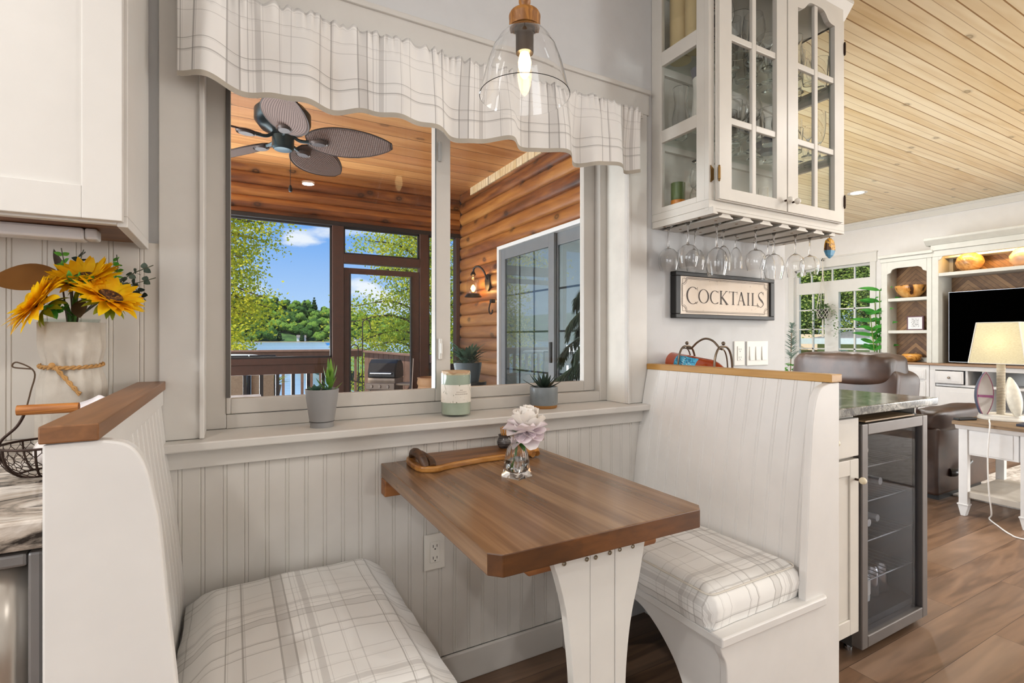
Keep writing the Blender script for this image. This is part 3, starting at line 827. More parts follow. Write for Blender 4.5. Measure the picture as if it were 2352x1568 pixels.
def fill(z, rows, shelf, z_h):
    n = 0
    for ri, (y, items) in enumerate(rows):
        row = ['front', 'back', 'middle'][ri]
        k = len(items); cn = 0
        for i, it in enumerate(items):
            if it is None: continue
            x = 1.628+(2.385-1.628)*i/(k-1)+rg.uniform(-.005, .005)+(.047 if ri == 2 else 0)
            kind, nm, cat, s = it
            glassware(kind, nm, cat, 'clear %s, %s from window side, %s row, %s cabinet shelf' % (nm.replace('_', ' '), ORD[cn], row, shelf), (x, y+rg.uniform(-.003, .003), z), 'glasses on the cabinet shelves', False, s*.92, M_GLASSW, rg.uniform(0, 6)); cn += 1
W = lambda s=1.: ('red', 'wine_glass', 'wine glass', s); T = lambda s=1.: ('tumbler', 'tumbler', 'tumbler', s)
G = lambda s=1.: ('goblet', 'goblet', 'goblet', s); F = lambda s=1.: ('flute', 'champagne_flute', 'glass', s)
PI_ = lambda s=1.: ('pint', 'beer_glass', 'beer glass', s); MT = lambda s=.9: ('martini', 'martini_glass', 'glass', s)
PL = lambda s=1.: ('pilsner', 'pilsner_glass', 'beer glass', s); HU = lambda s=1.: ('hurricane', 'hurricane_glass', 'glass', s)
fill(1.9762, [(1.372, [None, PL(1.1), G(1.2), W(.9), PI_(1.1), G(1.1), T(1.1), MT(), F(1.1)]), (1.505, [HU(1.05), None, W(1.1), PI_(1.2), G(1.2), W(1.1), HU(), PI_(1.1), W(1.)]), (1.445, [None, F(1.1), PL(1.), G(1.), None, None, F(1.), T(1.)])], 'lower', .29)
fill(2.3022, [(1.372, [None, W(1.), PI_(1.2), G(1.3), MT(.95), T(1.2), HU(.95), HU(1.), PI_(1.)]), (1.505, [None, None, W(1.15), T(1.3), HU(1.), G(1.2), W(1.), PI_(1.3), T(1.2)]), (1.445, [None, G(1.), F(1.1), T(1.), F(1.), G(1.), PL(1.), F(1.)])], 'upper', .29)
zf = CZ0+.0302
glassware('red', 'wine_glass', 'wine glass', 'speckled wine glass turned upside down on the cabinet floor by the green cup', (1.652, 1.432, zf+.195), 'glasses on the cabinet floor', True, .95, M_GLASSW)
for i, (x, y, k, nm, s) in enumerate([(1.74, 1.50, 'round', 'wine_glass', 1.1), (1.80, 1.42, 'shot', 'shot_glass', 1.1), (1.87, 1.47, 'shot', 'shot_glass', 1.2), (2.06, 1.50, 'tumbler', 'tumbler', 1.1), (2.14, 1.49, 'flute', 'champagne_flute', .8), (2.26, 1.52, 'tumbler', 'tumbler', 1.2), (2.34, 1.49, 'pint', 'beer_glass', 1.)]):
    glassware(k, nm, 'glass', 'clear %s on the cabinet floor, %s counted from the green cup' % (nm.replace('_', ' '), ORD[i+1]), (x, y, zf), 'glasses on the cabinet floor', False, s, M_GLASSW)
# coloured pieces
def solidware(name, prof, m, loc, label, cat, n=28): return tag(MB().lathe(prof, loc, n).obj(name, m, None, thing=loc, ang=45), label, cat)
solidware('cup', [(0, 0), (.027, 0), (.0295, .01), (.0295, .047), (.0295, .05), (.0265, .05), (.026, .008), (0, .008)], plain('orange_glaze', '#d8801c', .3, var=.15), (1.617, 1.512, zf), 'orange glazed cup standing under the green one in the cabinet', 'cup')
solidware('cup', [(0, .0505), (.026, .0505), (.028, .056), (.0285, .09), (.0285, .122), (.0255, .122), (.025, .06), (0, .06)], plain('green_glaze', '#5b6b37', .35, var=.2), (1.617, 1.512, zf), 'dark green embossed cup stacked on the orange cup', 'cup')
vz = thing('ceramic_vase', 'white and slate flared ceramic vase on the lower cabinet shelf', 'vase', (1.625, 1.395, 1.9762))
MB().lathe([(0, 0), (.044, 0), (.045, .01), (.038, .08), (.033, .15), (.036, .2)], (1.625, 1.395, 1.9762), 28).obj('body', plain('vase_white', '#d9d3cb', .35), vz)
MB().lathe([(.036, .2), (.041, .222), (.044, .236), (.041, .236), (.034, .20), (.03, .10), (0, .05)], (1.625, 1.395, 1.9762), 28).obj('rim', plain('vase_slate', '#6d6a70', .35), vz)
MBAM = plain('bamboo', '#cdb487', .45, var=.08, scale=4)
for (x, y, r) in ((1.632, 1.512, .043), (1.622, 1.425, .040)):
    bz = 2.3022
    t_ = MB().lathe([(0, 0), (r, 0), (r, .06), (r*1.03, .064), (r, .068), (r, .155), (r*1.03, .16), (r, .165), (r, .29), (r-.006, .29), (r-.006, .02), (0, .02)], (x, y, bz), 24)
    tag(t_.obj('bamboo_vessel', MBAM, None, thing=(x, y, bz), ang=60), 'tan bamboo vessel on the upper cabinet shelf, %s' % ('nearest the back wall' if y > 1.48 else 'in front of the other one'), 'vessel', 'bamboo vessels')
gp = thing('patterned_glass', 'dark patterned tumbler beside the bamboo vessels', 'glass', (1.625, 1.348, 2.3022))
t = NT('pattern_blue'); vv = t.noise(t.coords('Object'), 60, 3, .6)
t.principled(t.ramp(vv, [(.4, srgb('#2a2f45')), (.5, srgb('#b9b6b6')), (.58, srgb('#7a4a38'))], 'CONSTANT'), .2)
MB().lathe([(0, 0), (.022, 0), (.026, .05), (.022, .12), (.028, .2), (.025, .2), (.018, .1), (0, .02)], (1.625, 1.348, 2.3022), 22).obj('body', t.m, gp)
solidware('bowl', [(0, 0), (.03, 0), (.058, .03), (.066, .055), (.062, .055), (.052, .03), (0, .01)], plain('blue_bowl', '#5c6486', .25, var=.15), (2.10, 1.44, 1.9762), 'dusty blue bowl among the glasses on the lower shelf behind the second door', 'bowl')
dish = thing('decorated_dish', 'pale dish painted with dark fir trees and a gold rim on the cabinet floor', 'dish', (2.26, 1.40, zf))
MB().lathe([(0, 0), (.05, 0), (.068, .012), (.074, .05), (.071, .05), (.062, .014), (0, .008)], (2.26, 1.40, zf), 30).obj('body', plain('dish_pale', '#d8d6cf', .25), dish)
MB().lathe([(.0745, .046), (.0755, .052), (.070, .052), (.0705, .046)], (2.26, 1.40, zf), 30).obj('gold_rim', plain('gold_rim', '#a98440', .3, .8), dish)
tr = MB()
for a in (200, 225, 250, 275, 300):
    cxx, cyy = 2.26+.0745*math.cos(R(a)), 1.40+.0745*math.sin(R(a)); tx, ty = -math.sin(R(a))*.008, math.cos(R(a))*.008
    tr.v += [(cxx-tx, cyy-ty, zf+.016), (cxx+tx, cyy+ty, zf+.016), (cxx, cyy, zf+.04)]; n_ = len(tr.v); tr.f.append((n_-3, n_-2, n_-1))
tr.obj('painted_trees', plain('painted_green', '#3b4738', .5), dish, smooth=False)

# ================================================================= right counter, base cabinet and wine fridge
tag(MB().box(1.562, 2.464, .953, 1.5985, .8855, .915).obj('countertop', M_GRANR, None, bevel=.004), 'grey veined granite countertop above the wine fridge', 'countertop')
bc = thing('base_cabinet', 'cream base cabinet with a drawer and a door beside the wine fridge', 'cabinet', (1.76, 1.3, 0))
MB().box(1.564, 1.962, 1.012, 1.597, .10, .885).box(1.564, 1.962, 1.06, 1.597, .0, .10).obj('carcass', M_CAB, bc)
MB().box(2.455, 2.463, 1.03, 1.597, 0, .885).obj('end_panel', M_CAB, bc)
dw = MB().box(1.570, 1.957, .990, 1.0115, .732, .868).obj('drawer', M_CAB, bc, bevel=.003)
dd = shaker('door', 1.570, 1.957, .990, 1.0115, .105, .722, .055, M_CAB, bc, .006, .002)
def cabknob(x, z, par, y=.990):
    k = MB().lathe([(0, .002), (.0045, .002), (.004, .016), (.008, .019), (.0085, .024)], (x, y, z), 14, 'Y', M=Matrix.Rotation(PI, 4, 'X')).obj('knob', M_BRONZE, par)
    MB().ball((x, y-.027, z), .0125, 16).obj('knob_button', plain('knob_cream', '#e2d6bb', .15), k)
cabknob(1.765, .80, dw); cabknob(1.93, .652, dd)
wf = thing('wine_fridge', 'black wine fridge with a steel framed glass door under the granite counter', 'wine fridge', (2.21, 1.27, .0))
MBL = plain('fridge_black', '#2c2c2d', .5)
f = MB().box(1.969, 1.985, 1.022, 1.56, .03, .845).box(2.434, 2.45, 1.022, 1.56, .03, .845).box(1.985, 2.434, 1.022, 1.56, .03, .10).box(1.985, 2.434, 1.022, 1.56, .80, .845).box(1.985, 2.434, 1.54, 1.56, .10, .80)
f.obj('body', MBL, wf)
dS = plain('door_steel', '#6a6562', .42, .6, var=.08)
d = MB().box(1.967, 2.007, .984, 1.0215, .035, .842).box(2.412, 2.452, .984, 1.0215, .035, .842).box(2.007, 2.412, .984, 1.0215, .802, .842).box(2.007, 2.412, .984, 1.0215, .035, .077).obj('door', dS, wf, bevel=.003)
MB().box(2.005, 2.414, .998, 1.003, .075, .804).obj('pane', thin('smoked_pane', (.86, .87, .90, 1), .8, 1.5), d)
for x in (2.0, 2.43):
    for y in (1.05, 1.5): MB().lathe([(0, 0), (.014, 0), (.014, .012), (.008, .012), (.008, .03)], (x, y, 0), 12).obj('foot', M_CHROME, wf)
for z in (.235, .385, .535, .665):
    r_ = MB()
    for k in range(13): r_.tube([(1.99+.0365*k, 1.03, z), (1.99+.0365*k, 1.535, z)], .0018, 5)
    r_.tube([(1.986, 1.032, z), (2.433, 1.032, z)], .0025, 5).tube([(1.986, 1.53, z), (2.433, 1.53, z)], .0025, 5)
    r_.obj('wire_shelf', plain('wire_grey', '#5a5a5a', .3, .8), wf)
tag(MB().box(2.0, 2.36, .990, 1.4, .8462, .852).obj('wooden_board', wood('thin_board', '#8b6f4f', '#b59a74', 'X', 6, .5), None, bevel=.001), 'thin wooden board lying on top of the wine fridge', 'board')
# bottles in the fridge: lying on the racks, necks to the door
def lying(x, y, z, col, cap, lab, s=1.):
    b_ = thing('wine_bottle', lab, 'bottle', (x, y, z), 'bottles in the wine fridge')
    pr = [(0, 0), (.034*s, .002), (.037*s, .008), (.037*s, .19*s), (.030*s, .215*s), (.015*s, .24*s), (.0135*s, .295*s), (0, .295*s)]
    M_ = Matrix.Translation((x, y, z)) @ Matrix.Rotation(R(90), 4, 'X')
    MB().lathe(pr, (0, 0, 0), 18, M=M_).obj('bottle_body', col, b_)
    MB().lathe([(0, .3*s), (.0150*s, .2995*s), (.0152*s, .25*s), (.0135*s, .248*s)][::-1], (0, 0, 0), 16, M=M_).obj('capsule', cap, b_)
GB = plain('bottle_green', '#3f5233', .12); CB = plain('bottle_clear', '#c9cfcd', .1); DR = plain('bottle_dark', '#1a1413', .12)
FW = plain('foil_cream', '#c9c2b4', .4); FR = plain('foil_red', '#8a4038', .35, .3); FG = plain('foil_silver', '#b7bab9', .3, .5)
lying(2.20, 1.385, .706, GB, FW, 'pale capped bottle lying alone on the top rack of the wine fridge')
lying(2.285, 1.375, .576, GB, FG, 'silver capped bottle lying on the second rack of the wine fridge', 1.)
lying(2.195, 1.39, .576, DR, FR, 'red foiled bottle lying next to the silver capped one in the wine fridge')
lying(2.19, 1.37, .426, CB, FG, 'clear bottle lying on the third rack of the wine fridge')
lying(2.285, 1.37, .424, CB, FG, 'second clear bottle lying on the third rack of the wine fridge', .95)
lying(2.195, 1.38, .274, DR, FW, 'dark bottle with a cream cap lying on the lowest rack of the wine fridge', .9)
sb_ = thing('standing_bottle', 'clear bottle with a white label standing on the floor of the wine fridge', 'bottle', (2.225, 1.12, .101))
MB().lathe([(0, 0), (.032, 0), (.033, .01), (.033, .09), (.02, .11), (.012, .122), (.012, .13), (0, .13)], (2.225, 1.12, .101), 18).obj('bottle_body', CB, sb_)
MB().lathe([(.0335, .025), (.0335, .085)], (2.225, 1.12, .101), 18).obj('label', plain('label_white', '#d7d4cc', .7), sb_)
for i, x in enumerate((2.30, 2.37)):
    tag(MB().lathe([(0, 0), (.026, 0), (.030, .006), (.030, .1), (.024, .115), (.022, .118), (0, .118)], (x, 1.12, .101), 18).obj('drink_can', plain('can_silver', '#b3b3b5', .25, .9), None, thing=(x, 1.12, .101)), ['silver drink can next to the standing bottle in the wine fridge', 'silver drink can furthest from the standing bottle in the wine fridge'][i], 'can', 'cans in the wine fridge')
# ================================================================= helpers for soft shapes
def leafblade(mb, base, d, up, L, w, curl=.3, n=7, fold=.15, tip=1., asym=0., shape=.75):
    """a pointed blade growing from BASE along D, curling away from UP"""
    d = Vector(d).normalized(); up = Vector(up); side = d.cross(up)
    if side.length < 1e-5: side = d.orthogonal()
    side.normalize(); nrm = side.cross(d).normalized(); o = len(mb.v); mb.smooth = True
    p = Vector(base); ang = 0
    for i in range(n+1):
        t = i/n
        ww = w*(math.sin(PI*min(1, t**shape*.97+.03))**.8)*(1 if t < .99 else .05)
        dd = d*math.cos(ang)-nrm*math.sin(ang); nn = nrm*math.cos(ang)+d*math.sin(ang)
        mb.v += [tuple(p-side*ww+nn*ww*fold), tuple(p), tuple(p+side*ww+nn*ww*fold)]
        p = p+dd*(L/n); ang += curl/n
        if i < n:
            a = o+i*3
            mb.f += [(a, a+1, a+4, a+3), (a+1, a+2, a+5, a+4)]
    return mb
FW_ = Vector((.4818, .8763, 0)); RT_ = Vector((.8763, -.4818, 0)); UP_ = Vector((0, 0, 1))

# ================================================================= cocktails sign
sg = thing('wall_sign', 'black framed cocktails mirror sign on the grey wall under the hanging wine glasses', 'sign', (1.995, 1.5985, 1.24))
x0, x1, z0, z1, yf = 1.662, 2.338, 1.2385, 1.4405, 1.566
f = MB().box(x0, x1, yf, 1.5985, z1-.0185, z1).box(x0, x1, yf, 1.5985, z0, z0+.0185).box(x0, x0+.031, yf, 1.5985, z0+.0185, z1-.0185).box(x1-.031, x1, yf, 1.5985, z0+.0185, z1-.0185)
f.obj('frame', plain('frame_black', '#121110', .5), sg, bevel=.003)
t = NT('sign_mirror'); sp2 = t.noise(t.coords('Object'), 60, 4, .7)
t.principled(t.ramp(sp2, [(.30, srgb('#9f9182')), (.36, srgb('#cbbcac'))]), .12, .2); MATS['sign_mirror'] = t.m
MB().box(x0+.03, x1-.03, 1.5755, 1.58, z0+.0175, z1-.0175).obj('mirror_panel', t.m, sg)
INK = plain('ink_brown', '#3a2a1e', .6)
YI = 1.5748
def strokes(lst):
    mb = MB()
    for pts, ws in lst:
        P = [Vector((a, b, 0)) for a, b in pts]; n = len(P)
        if not isinstance(ws, (list, tuple)): ws = [ws]*n
        L_, R_ = [], []
        for i in range(n):
            d = P[min(i+1, n-1)]-P[max(i-1, 0)]; d.normalize(); s = Vector((-d.y, d.x, 0))*ws[i]/2
            L_.append(P[i]+s); R_.append(P[i]-s)
        o = len(mb.v)
        mb.v += [(p.x, YI, p.y) for p in L_]+[(p.x, YI, p.y) for p in R_]
        mb.f += [(o+i, o+i+1, o+n+i+1, o+n+i) for i in range(n-1)]
    return mb
def ell(cx, cz, rx, rz, a0, a1, wthin, wthick, n=26, ph=0):
    pts, ws = [], []
    for i in range(n+1):
        a = R(a0+(a1-a0)*i/n); pts.append((cx+rx*math.cos(a), cz+rz*math.sin(a)))
        ws.append(wthin+(wthick-wthin)*abs(math.cos(a+ph))**1.6)
    return pts, ws
def letter(ch, xa, xb, zt, zb):
    w, h = xb-xa, zt-zb; cx, cz = (xa+xb)/2, (zt+zb)/2; tn, tk = .0022, .0098*(h/.075)**.5; S = []
    bar = lambda x, z, l: S.append(([(x-l/2, z), (x+l/2, z)], tn))
    if ch == 'C':
        S.append(ell(cx+w*.06, cz, w*.5, h*.5-.001, 52, 308, tn, tk))
        S.append(([(xb-.003, zt-.001), (xb-.002, zt-h*.2)], [.003, .001])); S.append(([(xb-.010, zb+.002), (xb, zb+h*.16)], [.003, .001]))
    if ch == 'O': S.append(ell(cx, cz, w*.5-.003, h*.5-.001, 0, 360, tn, tk, 36))
    if ch in 'KIL':
        sx = xa+w*(.22 if ch == 'K' else .5 if ch == 'I' else .3)
        S.append(([(sx, zb), (sx, zt)], tk)); bar(sx, zt-tn/2, tk*2.2); bar(sx, zb+tn/2, tk*2.2)
        if ch == 'K':
            S.append(([(sx, cz-.004), (xb-w*.2, zt)], tn*1.3)); S.append(([(sx+w*.12, cz+.001), (xb-.008, zb)], tk)); bar(xb-w*.2, zt-tn/2, .016); bar(xb-.010, zb+tn/2, .022)
        if ch == 'L': bar((sx+xb)/2, zb+tn/2, xb-sx); S.append(([(xb-.002, zb), (xb-.0005, zb+h*.22)], [.003, .001]))
    if ch == 'T':
        S.append(([(cx, zb), (cx, zt)], tk)); bar(cx, zt-tn, w); bar(cx, zb+tn/2, tk*2.2)
        for s in (xa+.001, xb-.001): S.append(([(s, zt), (s+(.001 if s < cx else -.001), zt-h*.2)], [.003, .001]))
    if ch == 'A':
        S.append(([(cx, zt), (xa+w*.12, zb)], tn*1.2)); S.append(([(cx-.001, zt), (xb-w*.13, zb)], tk)); bar(cx, zb+h*.33, w*.42); bar(xa+w*.12, zb+tn/2, .018); bar(xb-w*.13, zb+tn/2, .022)
    if ch == 'S':
        pts = bez([(xb-w*.08, zt-h*.14), (cx+w*.1, zt-.001), (xa+w*.16, zt-h*.17), (xa+w*.28, cz+h*.10), (xb-w*.25, cz-h*.12), (xb-w*.08, zb+h*.2), (cx, zb+.001), (xa+w*.06, zb+h*.14)], 5)
        n = len(pts); S.append((pts, [tn+(tk-tn)*math.exp(-((i/(n-1)-.5)/.2)**2) for i in range(n)]))
        S.append(([(xb-w*.07, zt), (xb-w*.05, zt-h*.22)], [.003, .001])); S.append(([(xa+w*.06, zb), (xa+w*.03, zb+h*.24)], [.003, .001]))
    return S
LET = [('C', 1.736, 1.807, 1.3775, 1.3010), ('O', 1.811, 1.878, 1.3695, 1.3065), ('C', 1.886, 1.944, 1.367, 1.3060), ('K', 1.944, 2.010, 1.368, 1.306),
       ('T', 2.013, 2.072, 1.368, 1.306), ('A', 2.070, 2.130, 1.368, 1.306), ('I', 2.133, 2.168, 1.367, 1.306), ('L', 2.168, 2.218, 1.367, 1.306), ('S', 2.220, 2.266, 1.375, 1.299)]
S = []
for l in LET: S += letter(*l)
strokes(S).obj('lettering', INK, sg, smooth=False)
def notched(a, b, c, d, r):
    return arc((a, d), r, 0, -90, 7)[::1]+arc((a, c), r, 90, 0, 7)+arc((b, c), r, 180, 90, 7)+arc((b, d), r, 270, 180, 7)
S = []
p = notched(1.708, 2.298, 1.266, 1.4155, .027); S.append((p+[p[0]], .0024))
p = notched(1.713, 2.293, 1.271, 1.4105, .027); S.append((p+[p[0]], .0014))
for (cx, cz, sx, sz) in ((1.712, 1.4115, 1, 1), (1.712, 1.270, 1, -1), (2.294, 1.4115, -1, 1), (2.294, 1.270, -1, -1)):
    S.append(([(cx, cz-sz*.024), (cx, cz), (cx+sx*.024, cz)], .0018))
strokes(S).obj('border_line', INK, sg, smooth=False)

# ================================================================= bottle in its wire holder (on the counter behind the bench cap)
BX = 1.645; M_PEWT = plain('pewter', '#75685a', .35, .9)
hd = thing('bottle_holder', 'bronze wire bottle holder with two arches and a curved handle on the grey counter', 'bottle holder', (BX, 1.36, .9155))
def arch(y, nm):
    m = MB()
    for dy, r, wd, tz in ((0, .0042, .052, 1.119), (.012, .0028, .040, 1.110)):
        pts = [(BX-wd, y+dy, .9165)]+[(BX+wd*math.copysign(abs(math.sin(R(a)))**.75, math.sin(R(a))), y+dy, 1.01+(tz-1.01)*math.cos(R(a))**.8) for a in range(-88, 89, 8)]+[(BX+wd, y+dy, .9165)]
        m.tube(pts, r, 8)
    m.ball((BX, y, 1.131), .0075, 14)
    return m.obj(nm, M_PEWT, hd)
arch(1.490, 'arch'); arch(1.312, 'arch')
MB().tube(smoothpath([(BX, 1.49, 1.112), (BX, 1.468, 1.110), (BX, 1.435, 1.135), (BX, 1.398, 1.149), (BX, 1.36, 1.140), (BX, 1.328, 1.112), (BX, 1.312, 1.108)], 6), .0042, 8).obj('handle', M_PEWT, hd)
MB().tube([(BX-.052, 1.49, .919), (BX-.052, 1.312, .919)], .003, 6).tube([(BX+.052, 1.49, .919), (BX+.052, 1.312, .919)], .003, 6).tube([(BX-.052, 1.475, .975), (BX, 1.475, .968), (BX+.052, 1.475, .975)], .003, 6).tube([(BX-.052, 1.335, .95), (BX, 1.335, .943), (BX+.052, 1.335, .95)], .003, 6).obj('base_rails', M_PEWT, hd)
bt = thing('liquor_bottle', 'amber liquor bottle with a blue label lying in the wire holder', 'bottle', (BX, 1.5, 1.03))
t = NT('amber_glass'); t.principled(t.ramp(t.noise(t.coords('Object'), 9, 2), [(.3, srgb('#8f3208')), (.7, srgb('#b9480e'))]), .08, 0, None, .7, Coat_Weight=.6); MATS['amber_glass'] = t.m
MBm = Matrix.Translation((BX, 1.578, 1.052)) @ Matrix.Rotation(R(97), 4, 'X')
MB().lathe([(0, .002), (.034, .001), (.041, .008), (.041, .20), (.040, .215), (.033, .238), (.022, .262), (.0165, .285), (.0160, .30), (.016, .375), (0, .376)], (0, 0, 0), 30, M=MBm).obj('bottle_body', t.m, bt)
MB().lathe([(.0162, .318), (.0178, .32), (.0178, .378), (.016, .379), (0, .379)], (0, 0, 0), 22, M=MBm).obj('cap', plain('amber_cap', '#7b1f0c', .3), bt)
t = NT('blue_label'); v = t.coords('Object'); n1 = t.noise(v, 55, 2, .5, 1.5)
t.principled(t.ramp(n1, [(.40, srgb('#1f6f94')), (.47, srgb('#4aa7c9')), (.60, srgb('#62bcd6')), (.66, srgb('#173a4c'))], 'CONSTANT'), .4); MATS['blue_label'] = t.m
lb_ = MB()
def lab(u, v, r=.0414, a0=95, a1=172, s0=.055, s1=.165):
    a = R(a0+(a1-a0)*v); p = Vector((r*math.cos(a), r*math.sin(a), s0+(s1-s0)*u)); return tuple(MBm @ p)
# the label looks up and towards the bench
def labw(u, v): return lab(u, v, .0414, 118, 205)
MB().grid(labw, 10, 12).obj('label', t.m, bt)
# white marks "1920"-like numerals on the label
def onlab(u, v): return lab(u, v, .0417, 118, 205)
def labstroke(pts, w=.012):
    mb = MB()
    for a, b in zip(pts, pts[1:]):
        du, dv = b[0]-a[0], b[1]-a[1]; l = math.hypot(du, dv); nu, nv = -dv/l*w, du/l*w
        mb.quad(onlab(a[0]-nu, a[1]-nv), onlab(b[0]-nu, b[1]-nv), onlab(b[0]+nu, b[1]+nv), onlab(a[0]+nu, a[1]+nv))
    return mb
mm = MB()
for k, x in enumerate((.62, .70, .78, .86)):
    y0 = .32+.09*k
    mm2 = labstroke([(x-.02, y0+.28), (x+.03, y0+.28), (x-.02, y0+.04), (x+.04, y0+.04)] if k % 2 else [(x, y0+.02), (x, y0+.28), (x-.03, y0+.2)])
    mm._add(mm2.v, mm2.f)
for k in range(5):
    mm2 = labstroke([(.36+.0*k, .18+.14*k), (.44, .18+.14*k), (.44, .26+.14*k)]); mm._add(mm2.v, mm2.f)
mm.obj('label_print', plain('label_white2', '#dfe6e6', .5), bt, smooth=False)

# ================================================================= window sill
# grey pot with succulents
p1 = thing('succulent_pot', 'smooth grey tapered pot with green succulents on the window sill', 'potted plant', (.236, 1.625, .8832))
MB().lathe([(0, 0), (.034, 0), (.034, .016), (.0355, .017), (.049, .112), (.049, .114), (.0455, .114), (.044, .104), (0, .1)], (.236, 1.625, .8832), 36).obj('pot', plain('pot_grey', '#8e8c8b', .55, bump=.02), p1)
MB().lathe([(.0345, .0162), (.0362, .0165), (.0362, .0185), (.0345, .0188)], (.236, 1.625, .8832), 36).obj('groove', plain('groove_dark', '#3f3e3e', .6), p1)
rg = random.Random(4)
M_SUC = leafmat('succulent_green', '#3c6a2c', '#7aa33c', 14, .2, .4); M_SUCD = leafmat('succulent_dark', '#33503f', '#5b7f6a', 14, .15, .4)
pl = MB(); cx, cy, cz = .255, 1.622, .985
for i in range(16):
    t = i/16; a = i*2.4; b = Vector((cx+.004*math.cos(a)+.006*t, cy+.004*math.sin(a), cz+.052*t))
    d = Vector((math.cos(a)*(1-.55*t), math.sin(a)*(1-.55*t), .55+1.3*t)); leafblade(pl, b, d, (0, 0, 1), .05+.012*math.sin(i), .0062, -.5, 6, .35, shape=.6)
pl.tube([(cx, cy, .98), (cx+.005, cy, 1.04)], .004, 6).obj('aloe', M_SUC, p1, ang=180)
pl = MB()
for (ox, oy, L, n) in ((-.018, -.012, .042, 9), (.012, -.026, .030, 8), (-.02, .02, .03, 7)):
    for i in range(n):
        a = i*2.4; el = .35+.8*(i/n); d = (math.cos(a)*math.cos(el), math.sin(a)*math.cos(el), math.sin(el))
        leafblade(pl, (.236+ox, 1.625+oy, .985), d, (0, 0, 1), L*(1-.3*i/n), .0075, -.3, 5, .35, shape=.8)
pl.obj('rosettes', M_SUCD, p1, ang=180)
# candle jar
cj = thing('candle_jar', 'green glass candle jar with a cream label and wooden lid on the window sill', 'candle', (.680, 1.642, .8832))
C0 = (.680, 1.642, .8832)
t = NT('jar_green'); t.principled(t.ramp(t.noise(t.coords('Object'), 10), [(.4, srgb('#a6b09f')), (.6, srgb('#b4bdac'))]), .12, 0, None, .6, Coat_Weight=.4); MATS['jar_green'] = t.m
MB().lathe([(0, .006), (.048, .007), (.0494, .012), (.0494, .142), (.0475, .142)], C0, 40).obj('wax_body', t.m, cj)
MB().lathe([(0, 0), (.047, 0), (.0505, .003), (.0515, .012), (.0515, .148), (.0500, .148), (.0500, .0125), (.048, .0065), (0, .0065)], C0, 40).obj('glass', thin('jar_glass', (.97, .985, .975, 1), 1.), cj)
MB().lathe([(0, .142), (.0492, .142), (.0498, .151), (.0492, .1545), (0, .1545)], C0, 40).obj('lid', wood('lid_wood', '#a06c3c', '#d9c7a6', 'X', 9, .5), cj)
t = NT('candle_label'); v = t.coords('Object', (1, 1, .45), (0, 0, 0), (0, .5, 0)); n1 = t.noise(v, 75, 2, .5, 1.)
t.principled(t.ramp(n1, [(.33, srgb('#96947f')), (.36, srgb('#e2dbcf')), (1, srgb('#ebe5da'))]), .7); MATS['candle_label'] = t.m
def rnd(u, v, a0, a1, z0, z1, r): a = R(a0+(a1-a0)*u); return (C0[0]+r*math.cos(a), C0[1]+r*math.sin(a), C0[2]+z0+(z1-z0)*v)
MB().grid(lambda u, v: rnd(u, v, 150, 372, .048, .109, .0517), 40, 2).obj('label', t.m, cj)
MB().grid(lambda u, v: rnd(u, v, 240, 300, .060, .102, .0519), 14, 2).obj('label_centre', plain('label_plain', '#e9e2d6', .7), cj)
pr_ = MB()
for (z, a0, a1, h, st) in ((.083, 250, 291, .0035, 5), (.0755, 245, 296, .0042, 4), (.067, 246, 296, .0012, 60)):
    a = a0
    while a < a1:
        e = min(a+st*.62, a1); pr_.grid(lambda u, v: rnd(u, v, a, e, z, z+h, .0521), 2, 1); a += st
pr_.grid(lambda u, v: rnd(u, v, 262, 274, .090, .0925, .0521), 2, 1)
pr_.obj('label_text', plain('label_ink', '#b3a79b', .7), cj)
# stoneware pot with aloe
p2 = thing('aloe_pot', 'speckled blue grey stoneware pot with a dark aloe on the window sill', 'potted plant', (1.052, 1.658, .8832))
C2 = (1.052, 1.658, .8832)
t = NT('stoneware'); n1 = t.noise(t.coords('Object'), 160, 2); n0 = t.noise(t.coords('Object'), 14, 3)
c = t.mix(t.ramp(n1, [(.27, (1, 1, 1)), (.30, (0, 0, 0))]), t.ramp(n0, [(.3, srgb('#6d7478')), (.7, srgb('#858b8d'))]), srgb('#3d3f42')); t.principled(c, .3); MATS['stoneware'] = t.m
MB().lathe([(.0515, .012), (.0535, .016), (.054, .05), (.054, .078), (.052, .0815), (.049, .079), (.048, .07), (0, .07)], C2, 36).obj('pot', t.m, p2)
MB().lathe([(0, 0), (.048, 0), (.051, .004), (.0515, .012), (.05, .0125)], C2, 36).obj('clay_foot', plain('clay_foot', '#9a6a33', .7, bump=.05), p2)
pl = MB()
for i in range(17):
    a = i*2.4+.4; el = .25+1.05*(i/17); d = (math.cos(a)*math.cos(el), math.sin(a)*math.cos(el), math.sin(el))
    leafblade(pl, (C2[0]+.012*math.cos(a)*(1-i/17), C2[1]+.012*math.sin(a)*(1-i/17), C2[2]+.071), d, (0, 0, 1), .085-.018*(i/17), .0095, -.35-.2*math.cos(i), 6, .4, shape=.55)
pl.obj('aloe', leafmat('aloe_dark', '#1f2b22', '#35463a', 18, .05, .45), p2, ang=180)

# ================================================================= things on the table
TZ = .7622
